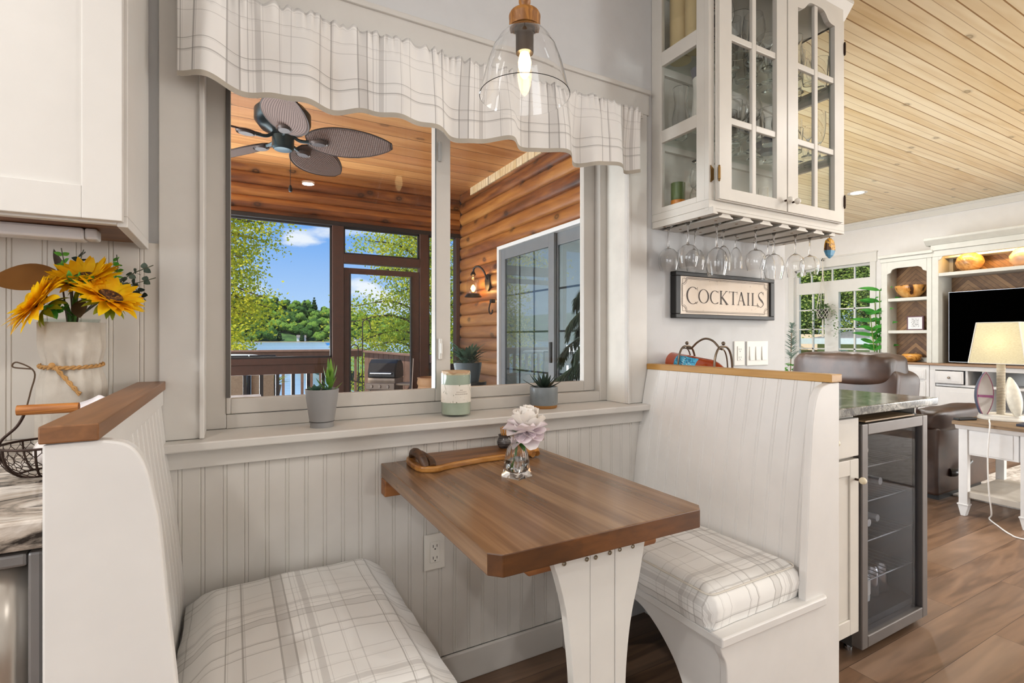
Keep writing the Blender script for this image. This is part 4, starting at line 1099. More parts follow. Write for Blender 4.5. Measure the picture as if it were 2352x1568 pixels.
# wooden tray with carved handles
M_TRAY = wood('olive_tray', '#7a4a20', '#c08a45', 'X', 9, .35, .1, mid='#99642d', rings=7)
M_TRAYD = wood('tray_top', '#5e3a1c', '#95632f', 'X', 8, .35, .09, mid='#7b4e25')
M_TRAYH = wood('tray_handle', '#2f1f15', '#5d3f28', 'X', 10, .5, .2)
ty = thing('serving_tray', 'live edge wooden serving tray with a carved handle at the back of the table', 'tray', (.69, 1.48, TZ))
def trayxy(t):   # outline: t 0..1 around
    P = [(.495, 1.395), (.52, 1.388), (.56, 1.405), (.68, 1.428), (.79, 1.428), (.840, 1.428), (.866, 1.438), (.884, 1.475), (.892, 1.53), (.878, 1.563), (.79, 1.572), (.65, 1.572), (.52, 1.572), (.482, 1.56), (.468, 1.52), (.466, 1.45), (.475, 1.41)]
    return P
cl = [(p.x, p.y) for p in smoothpath([(a, b, 0) for a, b in trayxy(0)+trayxy(0)[:1]], 3)][:-1]
MB().prism(cl, 'Z', TZ, TZ+.017).obj('board', M_TRAY, ty, bevel=.004)
ccx = (.675, 1.485)
MB().prism([(ccx[0]+(x-ccx[0])*.93, ccx[1]+(y-ccx[1])*.86) for x, y in cl], 'Z', TZ+.0168, TZ+.0182).obj('top_face', M_TRAYD, ty)
def hnd(x, s, nm, m, hh=1.):
    h = MB().tube(smoothpath([(x, 1.412, TZ+.012), (x-.004*s, 1.432, TZ+.012+.02*hh), (x-.008*s, 1.470, TZ+.012+.032*hh), (x-.006*s, 1.515, TZ+.012+.025*hh), (x, 1.548, TZ+.013)], 5), [.010, .011, .012, .012, .0125, .013, .013, .013, .0135, .0135, .0135, .0135, .013, .013, .012, .012, .012, .011, .011, .010, .009], 10)
    h.tube(smoothpath([(x+.018*s, 1.405, TZ+.013), (x+.022*s, 1.425, TZ+.013+.010*hh), (x+.016*s, 1.46, TZ+.013+.018*hh), (x+.004*s, 1.48, TZ+.013+.026*hh)], 4), .011, 8)
    return h.obj(nm, m, ty, ang=50)
hnd(.492, 1, 'handle', M_TRAYH); hnd(.870, -1, 'handle', M_TRAY, .35)
# toothpick jar
tj = thing('toothpick_jar', 'small dark glazed jar standing on the wooden tray', 'jar', (.806, 1.518, TZ+.0185))
C3 = (.806, 1.518, TZ+.0185)
t = NT('dark_glaze'); w = t.noise(t.coords('Object', (1, 1, 9)), 22, 3); t.principled(t.ramp(w, [(.4, srgb('#34302f')), (.6, srgb('#6b6766'))]), .2, .2); MATS['dark_glaze'] = t.m
MB().lathe([(0, 0), (.018, 0), (.024, .008), (.026, .02), (.022, .032), (.0195, .036), (.0205, .042), (.0225, .044), (.020, .0445), (.017, .038), (.020, .02), (.015, .006), (0, .005)], C3, 26).obj('jar', t.m, tj)
rg = random.Random(3); M_PICK = plain('toothpick_wood', '#c78f4d', .6)
pk0 = MB().tube([(0, 0, 0), (0, 0, .004), (0, 0, .06), (0, 0, .064)], [.0003, .0011, .0011, .0003], 6)
pick = None
for i in range(16):
    a = rg.uniform(0, 2*PI); r = rg.uniform(.002, .013); tx, tyy = .22*r/.013*math.cos(a), .22*r/.013*math.sin(a)
    if pick is None: pick = pk0.obj('toothpick', M_PICK, None, thing=(0, 0, 0))
    else: pick = pick.copy(); COL.objects.link(pick)
    pick.location = (C3[0]+.5*r*math.cos(a), C3[1]+.5*r*math.sin(a), C3[2]+.0065+.001*rg.random())
    pick.rotation_euler = (-tyy, tx, 0)
    tag(pick, 'toothpick standing in the small dark jar on the tray', 'toothpick', 'toothpicks in the dark jar')
# glass bud vase with water
bv = thing('bud_vase', 'small ribbed clear glass vase holding the peony on the walnut table', 'vase', (.700, 1.245, TZ))
C4 = Vector((.700, 1.245, TZ)); VR = R(22)
def sq(r, z, k, n=48, rib=0.):
    """ring that goes from square (k=1) to round (k=0)"""
    out = []
    for i in range(n):
        a = 2*PI*i/n; c_, s_ = math.cos(a), math.sin(a)
        m = max(abs(c_), abs(s_)); rr = r*((1-k)+k/m*.90)*(1+rib*abs(math.sin(a*8)))
        out.append((C4.x+rr*math.cos(a+VR), C4.y+rr*math.sin(a+VR), C4.z+z))
    return out
def rings(mb, L):
    n = len(L[0]); o = len(mb.v); mb.smooth = True
    for r_ in L: mb.v += r_
    for j in range(len(L)-1):
        for i in range(n): mb.f.append((o+j*n+i, o+j*n+(i+1) % n, o+(j+1)*n+(i+1) % n, o+(j+1)*n+i))
    mb.f.append(tuple(range(o, o+n))[::-1]); e = o+(len(L)-1)*n; mb.f.append(tuple(range(e, e+n)))
    return mb
out = [(.034, 0, 1, 0), (.034, .008, 1, 0), (.031, .014, .9, 0), (.031, .045, .5, .05), (.0295, .065, .2, .06), (.024, .083, .0, .06), (.015, .095, 0, .03), (.0115, .103, 0, 0), (.0125, .116, 0, 0), (.0155, .122, 0, 0)]
inn = [(.0138, .1215, 0, 0), (.0102, .113, 0, 0), (.0095, .103, 0, 0), (.0125, .093, 0, 0), (.021, .081, 0, 0), (.026, .063, .1, 0), (.027, .045, .3, 0), (.027, .018, .5, 0), (.022, .014, .5, 0)]
rings(MB(), [sq(*a[:3], rib=a[3]) for a in out]+[sq(*a[:3]) for a in inn]).obj('glass', M_GLASS, bv, ang=50)
rings(MB(), [sq(.0268, .0182, .5), sq(.0272, .0435, .3), sq(.0268, .048, .28)]).obj('water', glass('water', (.98, .99, .99, 1), 1.33), bv, ang=50)
# peony
py_ = thing('peony', 'white and blush peony flower standing in the small glass vase', 'flower', (.700, 1.245, TZ+.05))
PC = Vector((.727, 1.235, .900))
MB().tube(smoothpath([(.692, 1.250, TZ+.022), (.700, 1.246, TZ+.08), (.705, 1.243, TZ+.122), (PC.x-.004, PC.y, PC.z-.02)], 6), .0026, 8).obj('stem', leafmat('stem_green', '#3f6a2a', '#5a8a3a', 20, .1), py_)
lf = MB(); leafblade(lf, (.703, 1.243, TZ+.118), (.1, -.5, -.7), (0, -.9, .3), .052, .012, .3, 8, .2); leafblade(lf, (.704, 1.243, TZ+.12), (-.8, .1, .55), (0, 0, 1), .045, .008, .5, 7, .2)
leafblade(lf, (.705, 1.243, TZ+.122), (.3, .6, -.4), (0, 1, .3), .05, .011, .3, 7, .2)
lf.obj('leaf', leafmat('peony_leaf', '#2f5a22', '#4f8a35', 20, .2), py_, ang=180)
rg = random.Random(21)
def petal(mb, c, az, el, L, W, cup, seed):
    """broad ruffled petal"""
    d = Vector((math.cos(az)*math.cos(el), math.sin(az)*math.cos(el), math.sin(el)))
    side = Vector((-math.sin(az), math.cos(az), 0)); nrm = d.cross(side)*-1
    if nrm.z < 0: nrm = -nrm
    def fn(u, v):
        a = (u-.5)*2; w = W*(math.sin(PI*(.10+.66*v))**.6)
        q = c+d*(L*v)+side*(a*w)
        q += nrm*(cup*L*(v*v)*.5+cup*w*a*a*.6)
        q -= d*(.30*L*a*a*v)
        rf = .13*L*v*v
        q += nrm*rf*mnoise.noise(Vector((a*1.2+seed*3.1, v*1.5, seed)))*1.4+d*rf*.7*mnoise.noise(Vector((a*1.5, seed*1.7, v)))
        return tuple(q)
    mb.grid(fn, 12, 10)
m1, m2 = MB(), MB()
for i in range(9):
    petal(m1, PC+Vector((0, 0, -.014)), i*2*PI/9+.3+rg.uniform(-.2, .2), rg.uniform(-1.0, -.45), rg.uniform(.050, .062), rg.uniform(.030, .036), .4, 120+i)
for i in range(11):
    petal(m1, PC+Vector((0, 0, -.008)), i*2*PI/11+rg.uniform(-.2, .2), rg.uniform(-.35, .35), rg.uniform(.056, .068), rg.uniform(.028, .034), .45, i)
for i in range(10):
    petal(m2, PC+Vector((0, 0, -.006)), i*2*PI/10+.4+rg.uniform(-.2, .2), rg.uniform(.15, .6), rg.uniform(.054, .066), .029, .75, 30+i)
for i in range(14):
    petal(m2, PC, i*2*PI/14+rg.uniform(-.2, .2), rg.uniform(.6, 1.15), rg.uniform(.044, .058), .022, .9, 60+i)
for i in range(10):
    petal(m2, PC, i*2*PI/10+rg.uniform(-.2, .2), rg.uniform(1.0, 1.4), rg.uniform(.036, .05), .016, 1., 90+i)
M_PEO = leafmat('peony_blush', '#f6eaef', '#f8f2f2', 24, .3, .7); M_PEO2 = leafmat('peony_cream', '#f7f1e8', '#f8f4f0', 24, .3, .7)
m1.obj('outer_petals', M_PEO, py_, ang=180); m2.obj('inner_petals', M_PEO2, py_, ang=180)
rd = MB()
for k in range(6): rd.tube([PC+Vector((.004*math.cos(k), .004*math.sin(k), .01)), PC+Vector((.009*math.cos(k)-.006, .009*math.sin(k)-.012, .028))], .0011, 5)
rd.obj('stamens', plain('stamen_red', '#b5524a', .6), py_)

# ================================================================= pendant lamp
LX, LY = .67, 1.15
pd = thing('pendant_lamp', 'clear glass bell pendant lamp with a wooden cap hanging over the table', 'lamp', (LX, LY, 1.78))
prof = [(.119, 1.786), (.1145, 1.800), (.107, 1.832), (.0985, 1.866), (.0885, 1.893), (.0838, 1.9045), (.0832, 1.9075), (.0785, 1.914), (.068, 1.933), (.0545, 1.949), (.041, 1.959), (.034, 1.962)]
th_ = .0016
MB().lathe(prof+[(max(r-th_, .001), z-th_*.6) for r, z in prof[::-1]]+[prof[0]], (LX, LY, 0), 56).obj('glass_shade', M_GLASS, pd, ang=60)
M_LW = wood('lamp_wood', '#7a4a1c', '#b87e3a', 'Z', 11, .4, .3, mid='#99642a')
MB().lathe([(0, 1.975), (.0405, 1.975), (.041, 1.979), (.0405, 1.998), (.0415, 2.002), (.0415, 2.007), (.038, 2.014), (.028, 2.018), (.0135, 2.019), (.0125, 2.024), (.0125, 2.038), (.0155, 2.042), (.0155, 2.054), (.010, 2.058), (0, 2.058)], (LX, LY, -.0125), 32).obj('wood_cap', M_LW, pd)
MB().tube([(LX, LY, 2.04), (LX, LY, 2.70)], .003, 8).obj('cord', plain('cord_brown', '#5a4632', .7), pd)
MB().lathe([(0, 2.719), (.055, 2.719), (.055, 2.705), (.02, 2.695), (0, 2.695)][::-1], (LX, LY, 0), 28).obj('canopy', M_LW, pd)
MB().lathe([(0, 1.972), (.028, 1.972), (.028, 1.968), (.0235, 1.965), (.0235, 1.912), (.0225, 1.908), (.017, 1.908), (0, 1.91)][::-1], (LX, LY, -.0115), 28).obj('socket', plain('socket_bronze', '#4a4038', .4, .7), pd)
MB().lathe([(0, 1.842), (.006, 1.845), (.012, 1.855), (.0165, 1.872), (.0172, 1.886), (.014, 1.902), (.011, 1.910)], (LX, LY, -.012), 24).obj('bulb', emit('bulb_glow', '#ffdca0', 22), pd)

# ================================================================= left counter: vase with sunflowers, basket
V0 = Vector((-.313, 1.455, .9152))
fv = thing('burlap_vase', 'glass vase wrapped in pale burlap tied with twine on the left counter', 'vase', tuple(V0))
def wrap(u, v):
    a = 2*PI*u; z = .27*v
    r = .0575-.003*v+.006*math.exp(-((v-.0)/.35)**2)*.3
    r *= 1-.15*math.exp(-((v-.655)/.09)**2)
    pl_ = .004*math.sin(a*9+2*math.sin(a*2))*min(1, abs(v-.60)*6+.35)+.003*math.sin(a*17+1)*math.exp(-((v-.66)/.16)**2)
    r += pl_+.002*mnoise.noise(Vector((math.cos(a)*2, math.sin(a)*2, v*5)))
    return (V0.x+r*math.cos(a), V0.y+r*math.sin(a), V0.z+z)
t = NT('burlap'); wv = t.noise(t.coords('Object', (1, 1, 1)), 420, 2); c = t.ramp(t.noise(t.coords('Object'), 16, 3), [(.3, srgb('#b7aea2')), (.7, srgb('#cfc8bd'))])
t.principled(c, .95, 0, t.bump(wv, .5, .001), .1); MATS['burlap'] = t.m
MB().grid(wrap, 96, 34).obj('burlap_wrap', t.m, fv, ang=180)
MB().lathe([(0, .004), (.040, .004), (.040, .24), (.050, .278), (.0485, .278), (.038, .24), (.038, .01), (0, .01)], tuple(V0), 30).obj('glass', thin('vase_glass', (.9, .93, .92, 1)), fv)
tw = MB()
for s in (0, PI):
    pts = []
    for k in range(73):
        a = 2*PI*k/72; r = .0530+.0026*math.cos(k*1.3+s); pts.append((V0.x+r*math.cos(a), V0.y+r*math.sin(a), V0.z+.176+.0026*math.sin(k*1.3+s)+.004*math.sin(a)))
    tw.tube(pts, .0026, 6)
for s in (0, PI):
    a0 = R(-108)
    b0 = V0+Vector((.056*math.cos(a0), .056*math.sin(a0), .176)); b1 = V0+Vector((.064*math.cos(R(-66)), .064*math.sin(R(-66)), .115))
    tw.tube([tuple(b0.lerp(b1, k/14)+Vector((.0024*math.cos(k*1.2+s), 0, .0024*math.sin(k*1.2+s)))) for k in range(15)], .0026, 6)
tw.ball(tuple(V0+Vector((.057*math.cos(R(-112)), .057*math.sin(R(-112)), .178))), .006, 10)
tw.obj('twine', plain('twine', '#b98c54', .85, var=.2, scale=80), fv)
# sunflowers
M_PETAL = leafmat('sunflower_petal', '#f4b507', '#ffdd1c', 26, .4, .6)
t = NT('sunflower_disc'); n1 = t.noise(t.coords('Object'), 160, 2); t.principled(t.ramp(n1, [(.4, srgb('#2c1608')), (.6, srgb('#6a3d16')), (.72, srgb('#b78a3a'))]), .8, 0, t.bump(n1, .8, .004)); MATS['sunflower_disc'] = t.m
M_SEP = leafmat('sunflower_sepal', '#5c7a1e', '#a8a828', 20, .2)
def sunflower(c, n, rad, disc, lab, seed, droop=.2, base=None):
    rg = random.Random(seed); n = Vector(n).normalized(); c = Vector(c)
    a_ = n.orthogonal().normalized(); b_ = n.cross(a_)
    r_ = thing('sunflower', lab, 'flower', tuple(c), 'sunflowers in the burlap vase')
    mb = MB()
    for lay in range(3):
        k = 24
        for i in range(k):
            an = 2*PI*(i+lay*.33)/k+rg.uniform(-.1, .1)
            rd_ = a_*math.cos(an)+b_*math.sin(an)
            d = rd_+n*(.10+.26*lay+rg.uniform(-.15, .15))
            leafblade(mb, c+rd_*disc*.85+n*.002*lay, d, n, (rad-disc)*rg.uniform(.82, 1.08)*(1-.10*lay), rad*.125*rg.uniform(.85, 1.2), droop+rg.uniform(-.25, .35), 7, .25*rg.uniform(-.5, 1.5), shape=.8)
    mb.obj('petals', M_PETAL, r_, ang=180)
    M_ = n.to_track_quat('Z', 'Y').to_matrix().to_4x4(); M_.translation = c
    MB().lathe([(disc, -.006), (disc*1.02, .004), (disc*.85, .010), (disc*.55, .009), (disc*.3, .005), (0, .004)], (0, 0, 0), 28, M=M_).obj('disc', MATS['sunflower_disc'], r_)
    sp_ = MB()
    for i in range(12):
        an = 2*PI*i/12+rg.uniform(-.15, .15); rd_ = a_*math.cos(an)+b_*math.sin(an)
        leafblade(sp_, c-n*.012+rd_*disc*.5, rd_-n*.35, n, rad*.46, rad*.085, .5, 5, .2)
    sp_.obj('sepals', M_SEP, r_, ang=180)
    st = base if base else V0+Vector((0, 0, .06))
    MB().tube(smoothpath([tuple(st), tuple(V0+Vector((0, 0, .26))+(c-V0)*.12), tuple(c-n*.012)], 6), .004, 8).obj('stem', MATS['stem_green'], r_)
    return r_
sunflower((-.236, 1.392, 1.238), RT_*.55+UP_*.80-FW_*.12, .080, .024, 'sunflower facing the window with its brown disc showing', 1, .15)
sunflower((-.352, 1.392, 1.222), RT_*-.5+UP_*.55-FW_*.62, .082, .020, 'sunflower turned away to the side of the brown magnolia leaf', 2, .3)
sunflower((-.286, 1.43, 1.280), UP_*.80-FW_*.52+RT_*.05, .078, .020, 'sunflower facing upwards at the back of the bunch', 3, -.2)
# magnolia leaves
def mag(lab, b, d, up, L, w, m, curl):
    r_ = thing('magnolia_leaf', lab, 'leaf', b)
    mb = MB(); leafblade(mb, b, d, up, L, w, curl, 12, .12, shape=.85); mb.obj('blade', m, r_, ang=180)
    mb = MB(); D = Vector(d).normalized()
    MB().tube([tuple(V0+Vector((0, 0, .2))), tuple(Vector(b)), ], .0018, 6).obj('stalk', plain('stalk_brown', '#4a3220', .7), r_)
M_MAGB = leafmat('magnolia_brown', '#7a4f22', '#94642f', 8, .1, .6); M_MAGD = leafmat('magnolia_dark', '#33261b', '#4a3a28', 8, .05, .4)
mag('large brown magnolia leaf sticking out over the sunflower at the side', (-.335, 1.47, 1.288), (-1, .03, -.10), -FW_*.9+UP_*.35, .125, .034, M_MAGB, .15)
mag('thin dark magnolia leaf rising behind the top sunflower', (-.318, 1.48, 1.282), -RT_*.7+UP_*.75, -FW_*.9-RT_*.3, .10, .013, M_MAGD, .5)
mag('dark magnolia leaf hanging in the middle of the bunch above the vase rim', (-.288, 1.405, 1.232), UP_*-.6+RT_*.1-FW_*.2, -FW_, .040, .018, M_MAGD, .2)
# eucalyptus
M_EUC = leafmat('eucalyptus', '#3a4a40', '#66756a', 25, .15, .6); M_EUCG = leafmat('eucalyptus_bright', '#3f8a2c', '#7cc04a', 25, .2, .5); M_EUCK = leafmat('eucalyptus_dark', '#1f2a26', '#35423b', 25, .05, .5)
def sprig(lab, pts, n, size, m, seed, stemc='#5a5a48'):
    rg = random.Random(seed); r_ = thing('eucalyptus_sprig', lab, 'sprig', pts[0])
    P = smoothpath(pts, 8); MB().tube(P, .0011, 5).obj('stem', plain('euc_stem', stemc, .7), r_)
    mb = MB(); N_ = len(P)
    for i in range(n):
        k = int((.25+.75*i/n)*(N_-1)); d = (P[min(k+1, N_-1)]-P[k-1]).normalized()
        for s in (1, -1):
            a = i*1.57+rg.uniform(-.4, .4); o = d.orthogonal().normalized(); o = (o*math.cos(a)+d.cross(o)*math.sin(a))*s
            leafblade(mb, P[k], o+d*.5, -FW_*.8+Vector((rg.uniform(-.5, .5), rg.uniform(-.3, .3), .4)), size*rg.uniform(.9, 1.3), size*.45, .2, 5, .12, shape=.75)
    mb.obj('leaves', m, r_, ang=180)
sprig('eucalyptus sprig reaching up beside the window casing', [(-.30, 1.46, 1.20), (-.245, 1.475, 1.262), (-.215, 1.482, 1.298), (-.168, 1.484, 1.326)], 7, .016, M_EUC, 1)
sprig('eucalyptus sprig reaching sideways below the other one at the window casing', [(-.30, 1.46, 1.20), (-.25, 1.475, 1.25), (-.22, 1.48, 1.272), (-.163, 1.482, 1.296)], 7, .015, M_EUC, 2)
sprig('dark eucalyptus drooping behind the big sunflower', [(-.30, 1.46, 1.20), (-.24, 1.475, 1.265), (-.205, 1.478, 1.268), (-.182, 1.475, 1.24)], 6, .016, M_EUCK, 3)
sprig('bright green eucalyptus standing up behind the big sunflower', [(-.30, 1.46, 1.20), (-.25, 1.475, 1.27), (-.236, 1.478, 1.31), (-.238, 1.48, 1.345)], 6, .013, M_EUCG, 4)
sprig('green eucalyptus tip rising over the top sunflower near the cabinet', [(-.31, 1.46, 1.20), (-.325, 1.478, 1.29), (-.332, 1.48, 1.32), (-.337, 1.48, 1.352)], 5, .013, M_EUCG, 5)
sprig('almost black eucalyptus tip above the top sunflower', [(-.31, 1.46, 1.20), (-.30, 1.478, 1.30), (-.303, 1.48, 1.328), (-.298, 1.48, 1.352)], 4, .018, M_EUCK, 6)
sprig('green eucalyptus clump in the middle of the bunch', [(-.31, 1.44, 1.21), (-.305, 1.405, 1.262), (-.296, 1.392, 1.276), (-.262, 1.385, 1.275)], 7, .018, M_EUCG, 7)
sprig('green eucalyptus clump over the burlap rim', [(-.31, 1.44, 1.20), (-.32, 1.40, 1.215), (-.328, 1.388, 1.212), (-.335, 1.384, 1.204)], 6, .017, M_EUCG, 8)
# wire basket
bk = thing('wire_basket', 'small dark wire basket with a wooden dowel handle on the left counter', 'basket', (-.283, 1.165, .9152))
B0 = Vector((-.283, 1.165, .9152)); M_WIRE = plain('rusty_wire', '#3b2a22', .6, .6, var=.3)
def bp(a, v):   # bowl surface
    r = .036+.028*math.sin(v*PI/2); return (B0.x+r*math.cos(a), B0.y+r*math.sin(a), B0.z+.003+.05*v**1.5)
fr = MB()
fr.tube([bp(2*PI*k/32, 1) for k in range(32)], .0022, 6, closed=True); fr.tube([bp(2*PI*k/32, .02) for k in range(32)], .0018, 6, closed=True)
for k in range(8): fr.tube([bp(2*PI*k/8, v/6) for v in range(7)], .0018, 6)
fr.obj('frame', M_WIRE, bk)
nt_ = MB(); nh = 26
for row in range(5):
    for k in range(nh):
        a = 2*PI*(k+.5*(row % 2))/nh; da = 2*PI/nh/2; v0, v1 = row/5, (row+.6)/5; v2 = (row+1)/5
        nt_.tube([bp(a-da, v0), bp(a, v1)], .0006, 4, False); nt_.tube([bp(a+da, v0), bp(a, v1)], .0006, 4, False); nt_.tube([bp(a, v1), bp(a, v2)], .0006, 4, False)
nt_.obj('chicken_wire', M_WIRE, bk)
hz = .9152+.112; hw = .028
for s in (-1, 1):
    MB().tube(smoothpath([bp(PI if s < 0 else 0, 1), (B0.x+s*.058, B0.y, B0.z+.065), (B0.x+s*.040, B0.y, B0.z+.085), (B0.x+s*.030, B0.y, hz-.004), (B0.x+s*.030, B0.y, hz+.008)], 5), .0024, 6).obj('handle_arm', M_WIRE, bk)
MB().tube([(B0.x-.040, B0.y, hz), (B0.x+.042, B0.y, hz)], .0088, 14).obj('dowel', wood('dowel_wood', '#8a4f1e', '#c07d3a', 'X', 12, .45, .1), bk)
MB().tube(smoothpath([(B0.x-.031, B0.y, hz-.01), (B0.x-.024, B0.y+.004, hz+.03), (B0.x-.018, B0.y, hz+.065), (B0.x-.04, B0.y, hz+.082), (B0.x-.045, B0.y, hz+.074), (B0.x-.02, B0.y, hz+.070)], 6), .0013, 5).obj('twine_loop', plain('twine_dark', '#4d3a28', .8), bk)
for i, (ex, ey) in enumerate(((-.262, 1.15), (-.286, 1.178))):
    tag(MB().ball((ex, ey, .9152+.036), .0205, 20, sz=1.22).obj('egg', plain('egg_white', '#e4ddda', .5), None, thing=(ex, ey, .9152+.010)), ['white egg in the wire basket against the bench', 'white egg lying behind the other egg in the wire basket'][i], 'egg', 'eggs in the wire basket')
np_ = MB()
def nap(u, v):
    b = Vector((-.305, 1.345, .9165)); return tuple(b+RT_*(.075*(u-.2)+.01*v)+Vector((0, 0, 1))*(.115*v*(1-.25*abs(u-.65)))+FW_*(.045*v)+FW_*.006*math.sin(u*6))
np_.grid(nap, 10, 8); tag(np_.obj('paper_napkin', plain('napkin', '#e3dde0', .8), None, thing=(-.305, 1.345, .9165), solid=.001, ang=180), 'white folded paper napkin leaning on the burlap vase', 'napkin')

# painted hanging ornament on the stem rack
og = thing('painted_ornament', 'small blue and yellow painted ornament hanging from the stem rack', 'ornament', (2.384, 1.33, 1.60))
MB().tube([(2.384, 1.33, 1.612), (2.384, 1.33, 1.602)], .002, 6).obj('hook', M_BRONZE, og)
O = Vector((2.384, 1.33, 1.57)); 
def orn(z0, z1, m, nm):
    prof = [(-.055, .004), (-.042, .022), (-.02, .034), (.005, .032), (.025, .026), (.036, .012)]
    L = []
    for (z, r) in prof:
        if z0-.001 <= z <= z1+.001: L.append((r, z))
    MB().lathe(([(0, L[0][1])]+L+[(0, L[-1][1])]), tuple(O), 9, sx=1., sy=.55).obj(nm, m, og, smooth=False)
t = NT('paint_yellow'); n1 = t.noise(t.coords('Object'), 45, 2, .4, 1.); t.principled(t.ramp(n1, [(.42, srgb('#5a3a22')), (.46, srgb('#d9a032')), (.6, srgb('#e0a93c')), (.63, srgb('#9a8a86'))], 'CONSTANT'), .4)
orn(-.055, -.02, plain('paint_blue', '#5f9fc4', .35, var=.25, scale=40), 'blue_half'); orn(-.02, .036, t.m, 'yellow_half')
# ================================================================= living room
def softbox(mb, x0, x1, y0, y1, z0, z1, e=.35, nz=.008, seed=0, nu=40, nv=24, wr=0., wdir=(0, 1, 0), wf=30):
    cx, cy, cz = (x0+x1)/2, (y0+y1)/2, (z0+z1)/2; a, b, c = (x1-x0)/2, (y1-y0)/2, (z1-z0)/2
    pw = lambda t: math.copysign(abs(t)**e, t)
    def fn(u, v):
        p, q = 2*PI*u-PI, PI*v-PI/2
        x, y, z = pw(math.cos(q))*pw(math.cos(p)), pw(math.cos(q))*pw(math.sin(p)), pw(math.sin(q))
        k = 1+nz/max(a, b, c)*mnoise.noise(Vector((x*2.2+seed, y*2.2, z*2.2)))*3
        X = Vector((cx+a*x*k, cy+b*y*k, cz+c*z*k))
        if wr: X += Vector((x, y, z)).normalized()*wr*math.sin(Vector(wdir).dot(X)*wf+3*mnoise.noise(X*4))*max(0, z)
        return tuple(X)
    return mb.grid(fn, nu, nv)
M_LT = M_LIVTRIM
# window_2: french sashes with muntins and a transom
win2 = struct(thing('window_2', None, None, (FX, 4.12, 1.4)))
Y0, Y1 = 3.60, 4.64
c = MB().box(FX-.022, FX, 3.53, Y0, .58, 2.16).box(FX-.022, FX, Y1, 4.72, .58, 2.16).box(FX-.024, FX, 3.52, 4.73, 2.16, 2.29).box(FX-.034, FX, 3.51, 4.74, 2.285, 2.30).box(FX-.05, FX, 3.51, 4.74, .575, .61)
c.obj('casing', M_LT, win2, bevel=.003)
f = MB().box(FX+.05, FX+.10, Y0, Y0+.03, .62, 2.16).box(FX+.05, FX+.10, Y1-.04, Y1, .62, 2.16).box(FX+.05, FX+.10, Y0, Y1, 2.13, 2.16).box(FX+.045, FX+.10, Y0, Y1, 1.80, 1.97).box(FX+.04, FX+.10, 4.03, 4.22, .62, 1.82).box(FX+.05, FX+.10, Y0, Y1, .62, .70)
f.obj('frame', M_LT, win2, bevel=.003)
m = MB()
for y in (3.83, 4.125, 4.42): m.box(FX+.06, FX+.085, y-.008, y+.008, 1.97, 2.13)
for y in (3.83, 4.40): m.box(FX+.06, FX+.085, y-.010, y+.010, .70, 1.80)
for z in (1.565, 1.283, 1.002): m.box(FX+.06, FX+.085, Y0+.03, 4.03, z-.009, z+.009).box(FX+.06, FX+.085, 4.22, Y1-.04, z-.009, z+.009)
m.obj('muntins', M_LT, win2)
MB().box(FX+.071, FX+.073, Y0+.02, Y1-.02, .68, 2.14).obj('pane', M_PANE, win2)

# entertainment centre: side tower
M_ENT = plain('distressed_white', '#c6c6be', .5, var=.05); M_ENTW = plain('base_white', '#cfcecd', .45, var=.03)
def herring(name):
    t = NT(name); tc = t.node('ShaderNodeTexCoord'); sep = t.node('ShaderNodeSeparateXYZ'); t.l.new(tc.outputs['Object'], sep.inputs[0])
    y, z = sep.outputs[1], sep.outputs[2]
    d = t.math('ADD', t.math('ABSOLUTE', t.math('SUBTRACT', t.math('PINGPONG', y, .42), 0.)), z)
    q = t.math('DIVIDE', d, .055); wn = t.node('ShaderNodeTexWhiteNoise', noise_dimensions='1D'); t.l.new(t.math('FLOOR', q), wn.inputs['W'])
    seam = t.math('LESS_THAN', t.math('FRACT', q), .07); n = t.noise(tc.outputs['Object'], 18, 3)
    f = t.math('ADD', t.math('MULTIPLY', wn.outputs['Value'], .6), t.math('MULTIPLY', n, .5))
    c = t.mix(seam, t.ramp(f, [(.2, srgb('#5d4029')), (.8, srgb('#a07a52'))]), srgb('#2d1f15'))
    t.principled(c, .55); MATS[name] = t.m; return t.m
M_HER = herring('chevron_wood')
M_ENTTOP = wood('ent_top', '#6d5039', '#9a7a5c', 'Y', 6, .45)
TX = 6.95
tw_ = thing('bookcase', 'pale narrow bookcase tower with wood chevron back beside the television unit', 'bookcase', (7.15, 3.0, 0))
MB().box(6.90, 7.38, 2.755, 3.27, .0, .848).obj('base', M_ENTW, tw_, bevel=.004)
MB().box(6.885, 7.38, 2.752, 3.285, .8485, .872).obj('base_top', M_ENTTOP, tw_, bevel=.003)
MB().box(TX, 7.38, 3.20, 3.262, .872, 2.10).box(TX, 7.38, 2.752, 2.80, .872, 2.10).box(TX+.02, 7.38, 2.80, 3.20, 2.06, 2.10).box(TX-.01, 7.38, 2.742, 3.272, 2.07, 2.12).box(TX-.03, 7.38, 2.735, 3.29, 2.12, 2.155).obj('case', M_ENT, tw_, bevel=.004)
ap_ = [(2.80, 2.08), (2.80, 1.93)]+arc((2.80, 1.905), .055, 80, 20, 5)+[(2.87, 1.985), (3.13, 1.985)]+arc((3.20, 1.905), .055, 160, 100, 5)+[(3.20, 1.93), (3.20, 2.08)]
MB().prism([(2.80, 2.08), (2.80, 1.925), (2.835, 1.94), (2.85, 1.975), (2.89, 1.99), (3.11, 1.99), (3.15, 1.975), (3.165, 1.94), (3.20, 1.925), (3.20, 2.08)], 'X', TX, TX+.02).obj('arched_rail', M_ENT, tw_)
MB().box(7.18, 7.20, 2.79, 3.21, .872, 2.06).obj('back_panel', M_HER, tw_)
for z in (1.235, 1.62): MB().box(TX+.02, 7.18, 2.80, 3.20, z-.025, z+.012).obj('shelf', M_ENT, tw_, bevel=.003)
MB().box(7.17, 7.18, 2.80, 3.20, .873, .925).obj('plinth_rail', M_ENT, tw_)
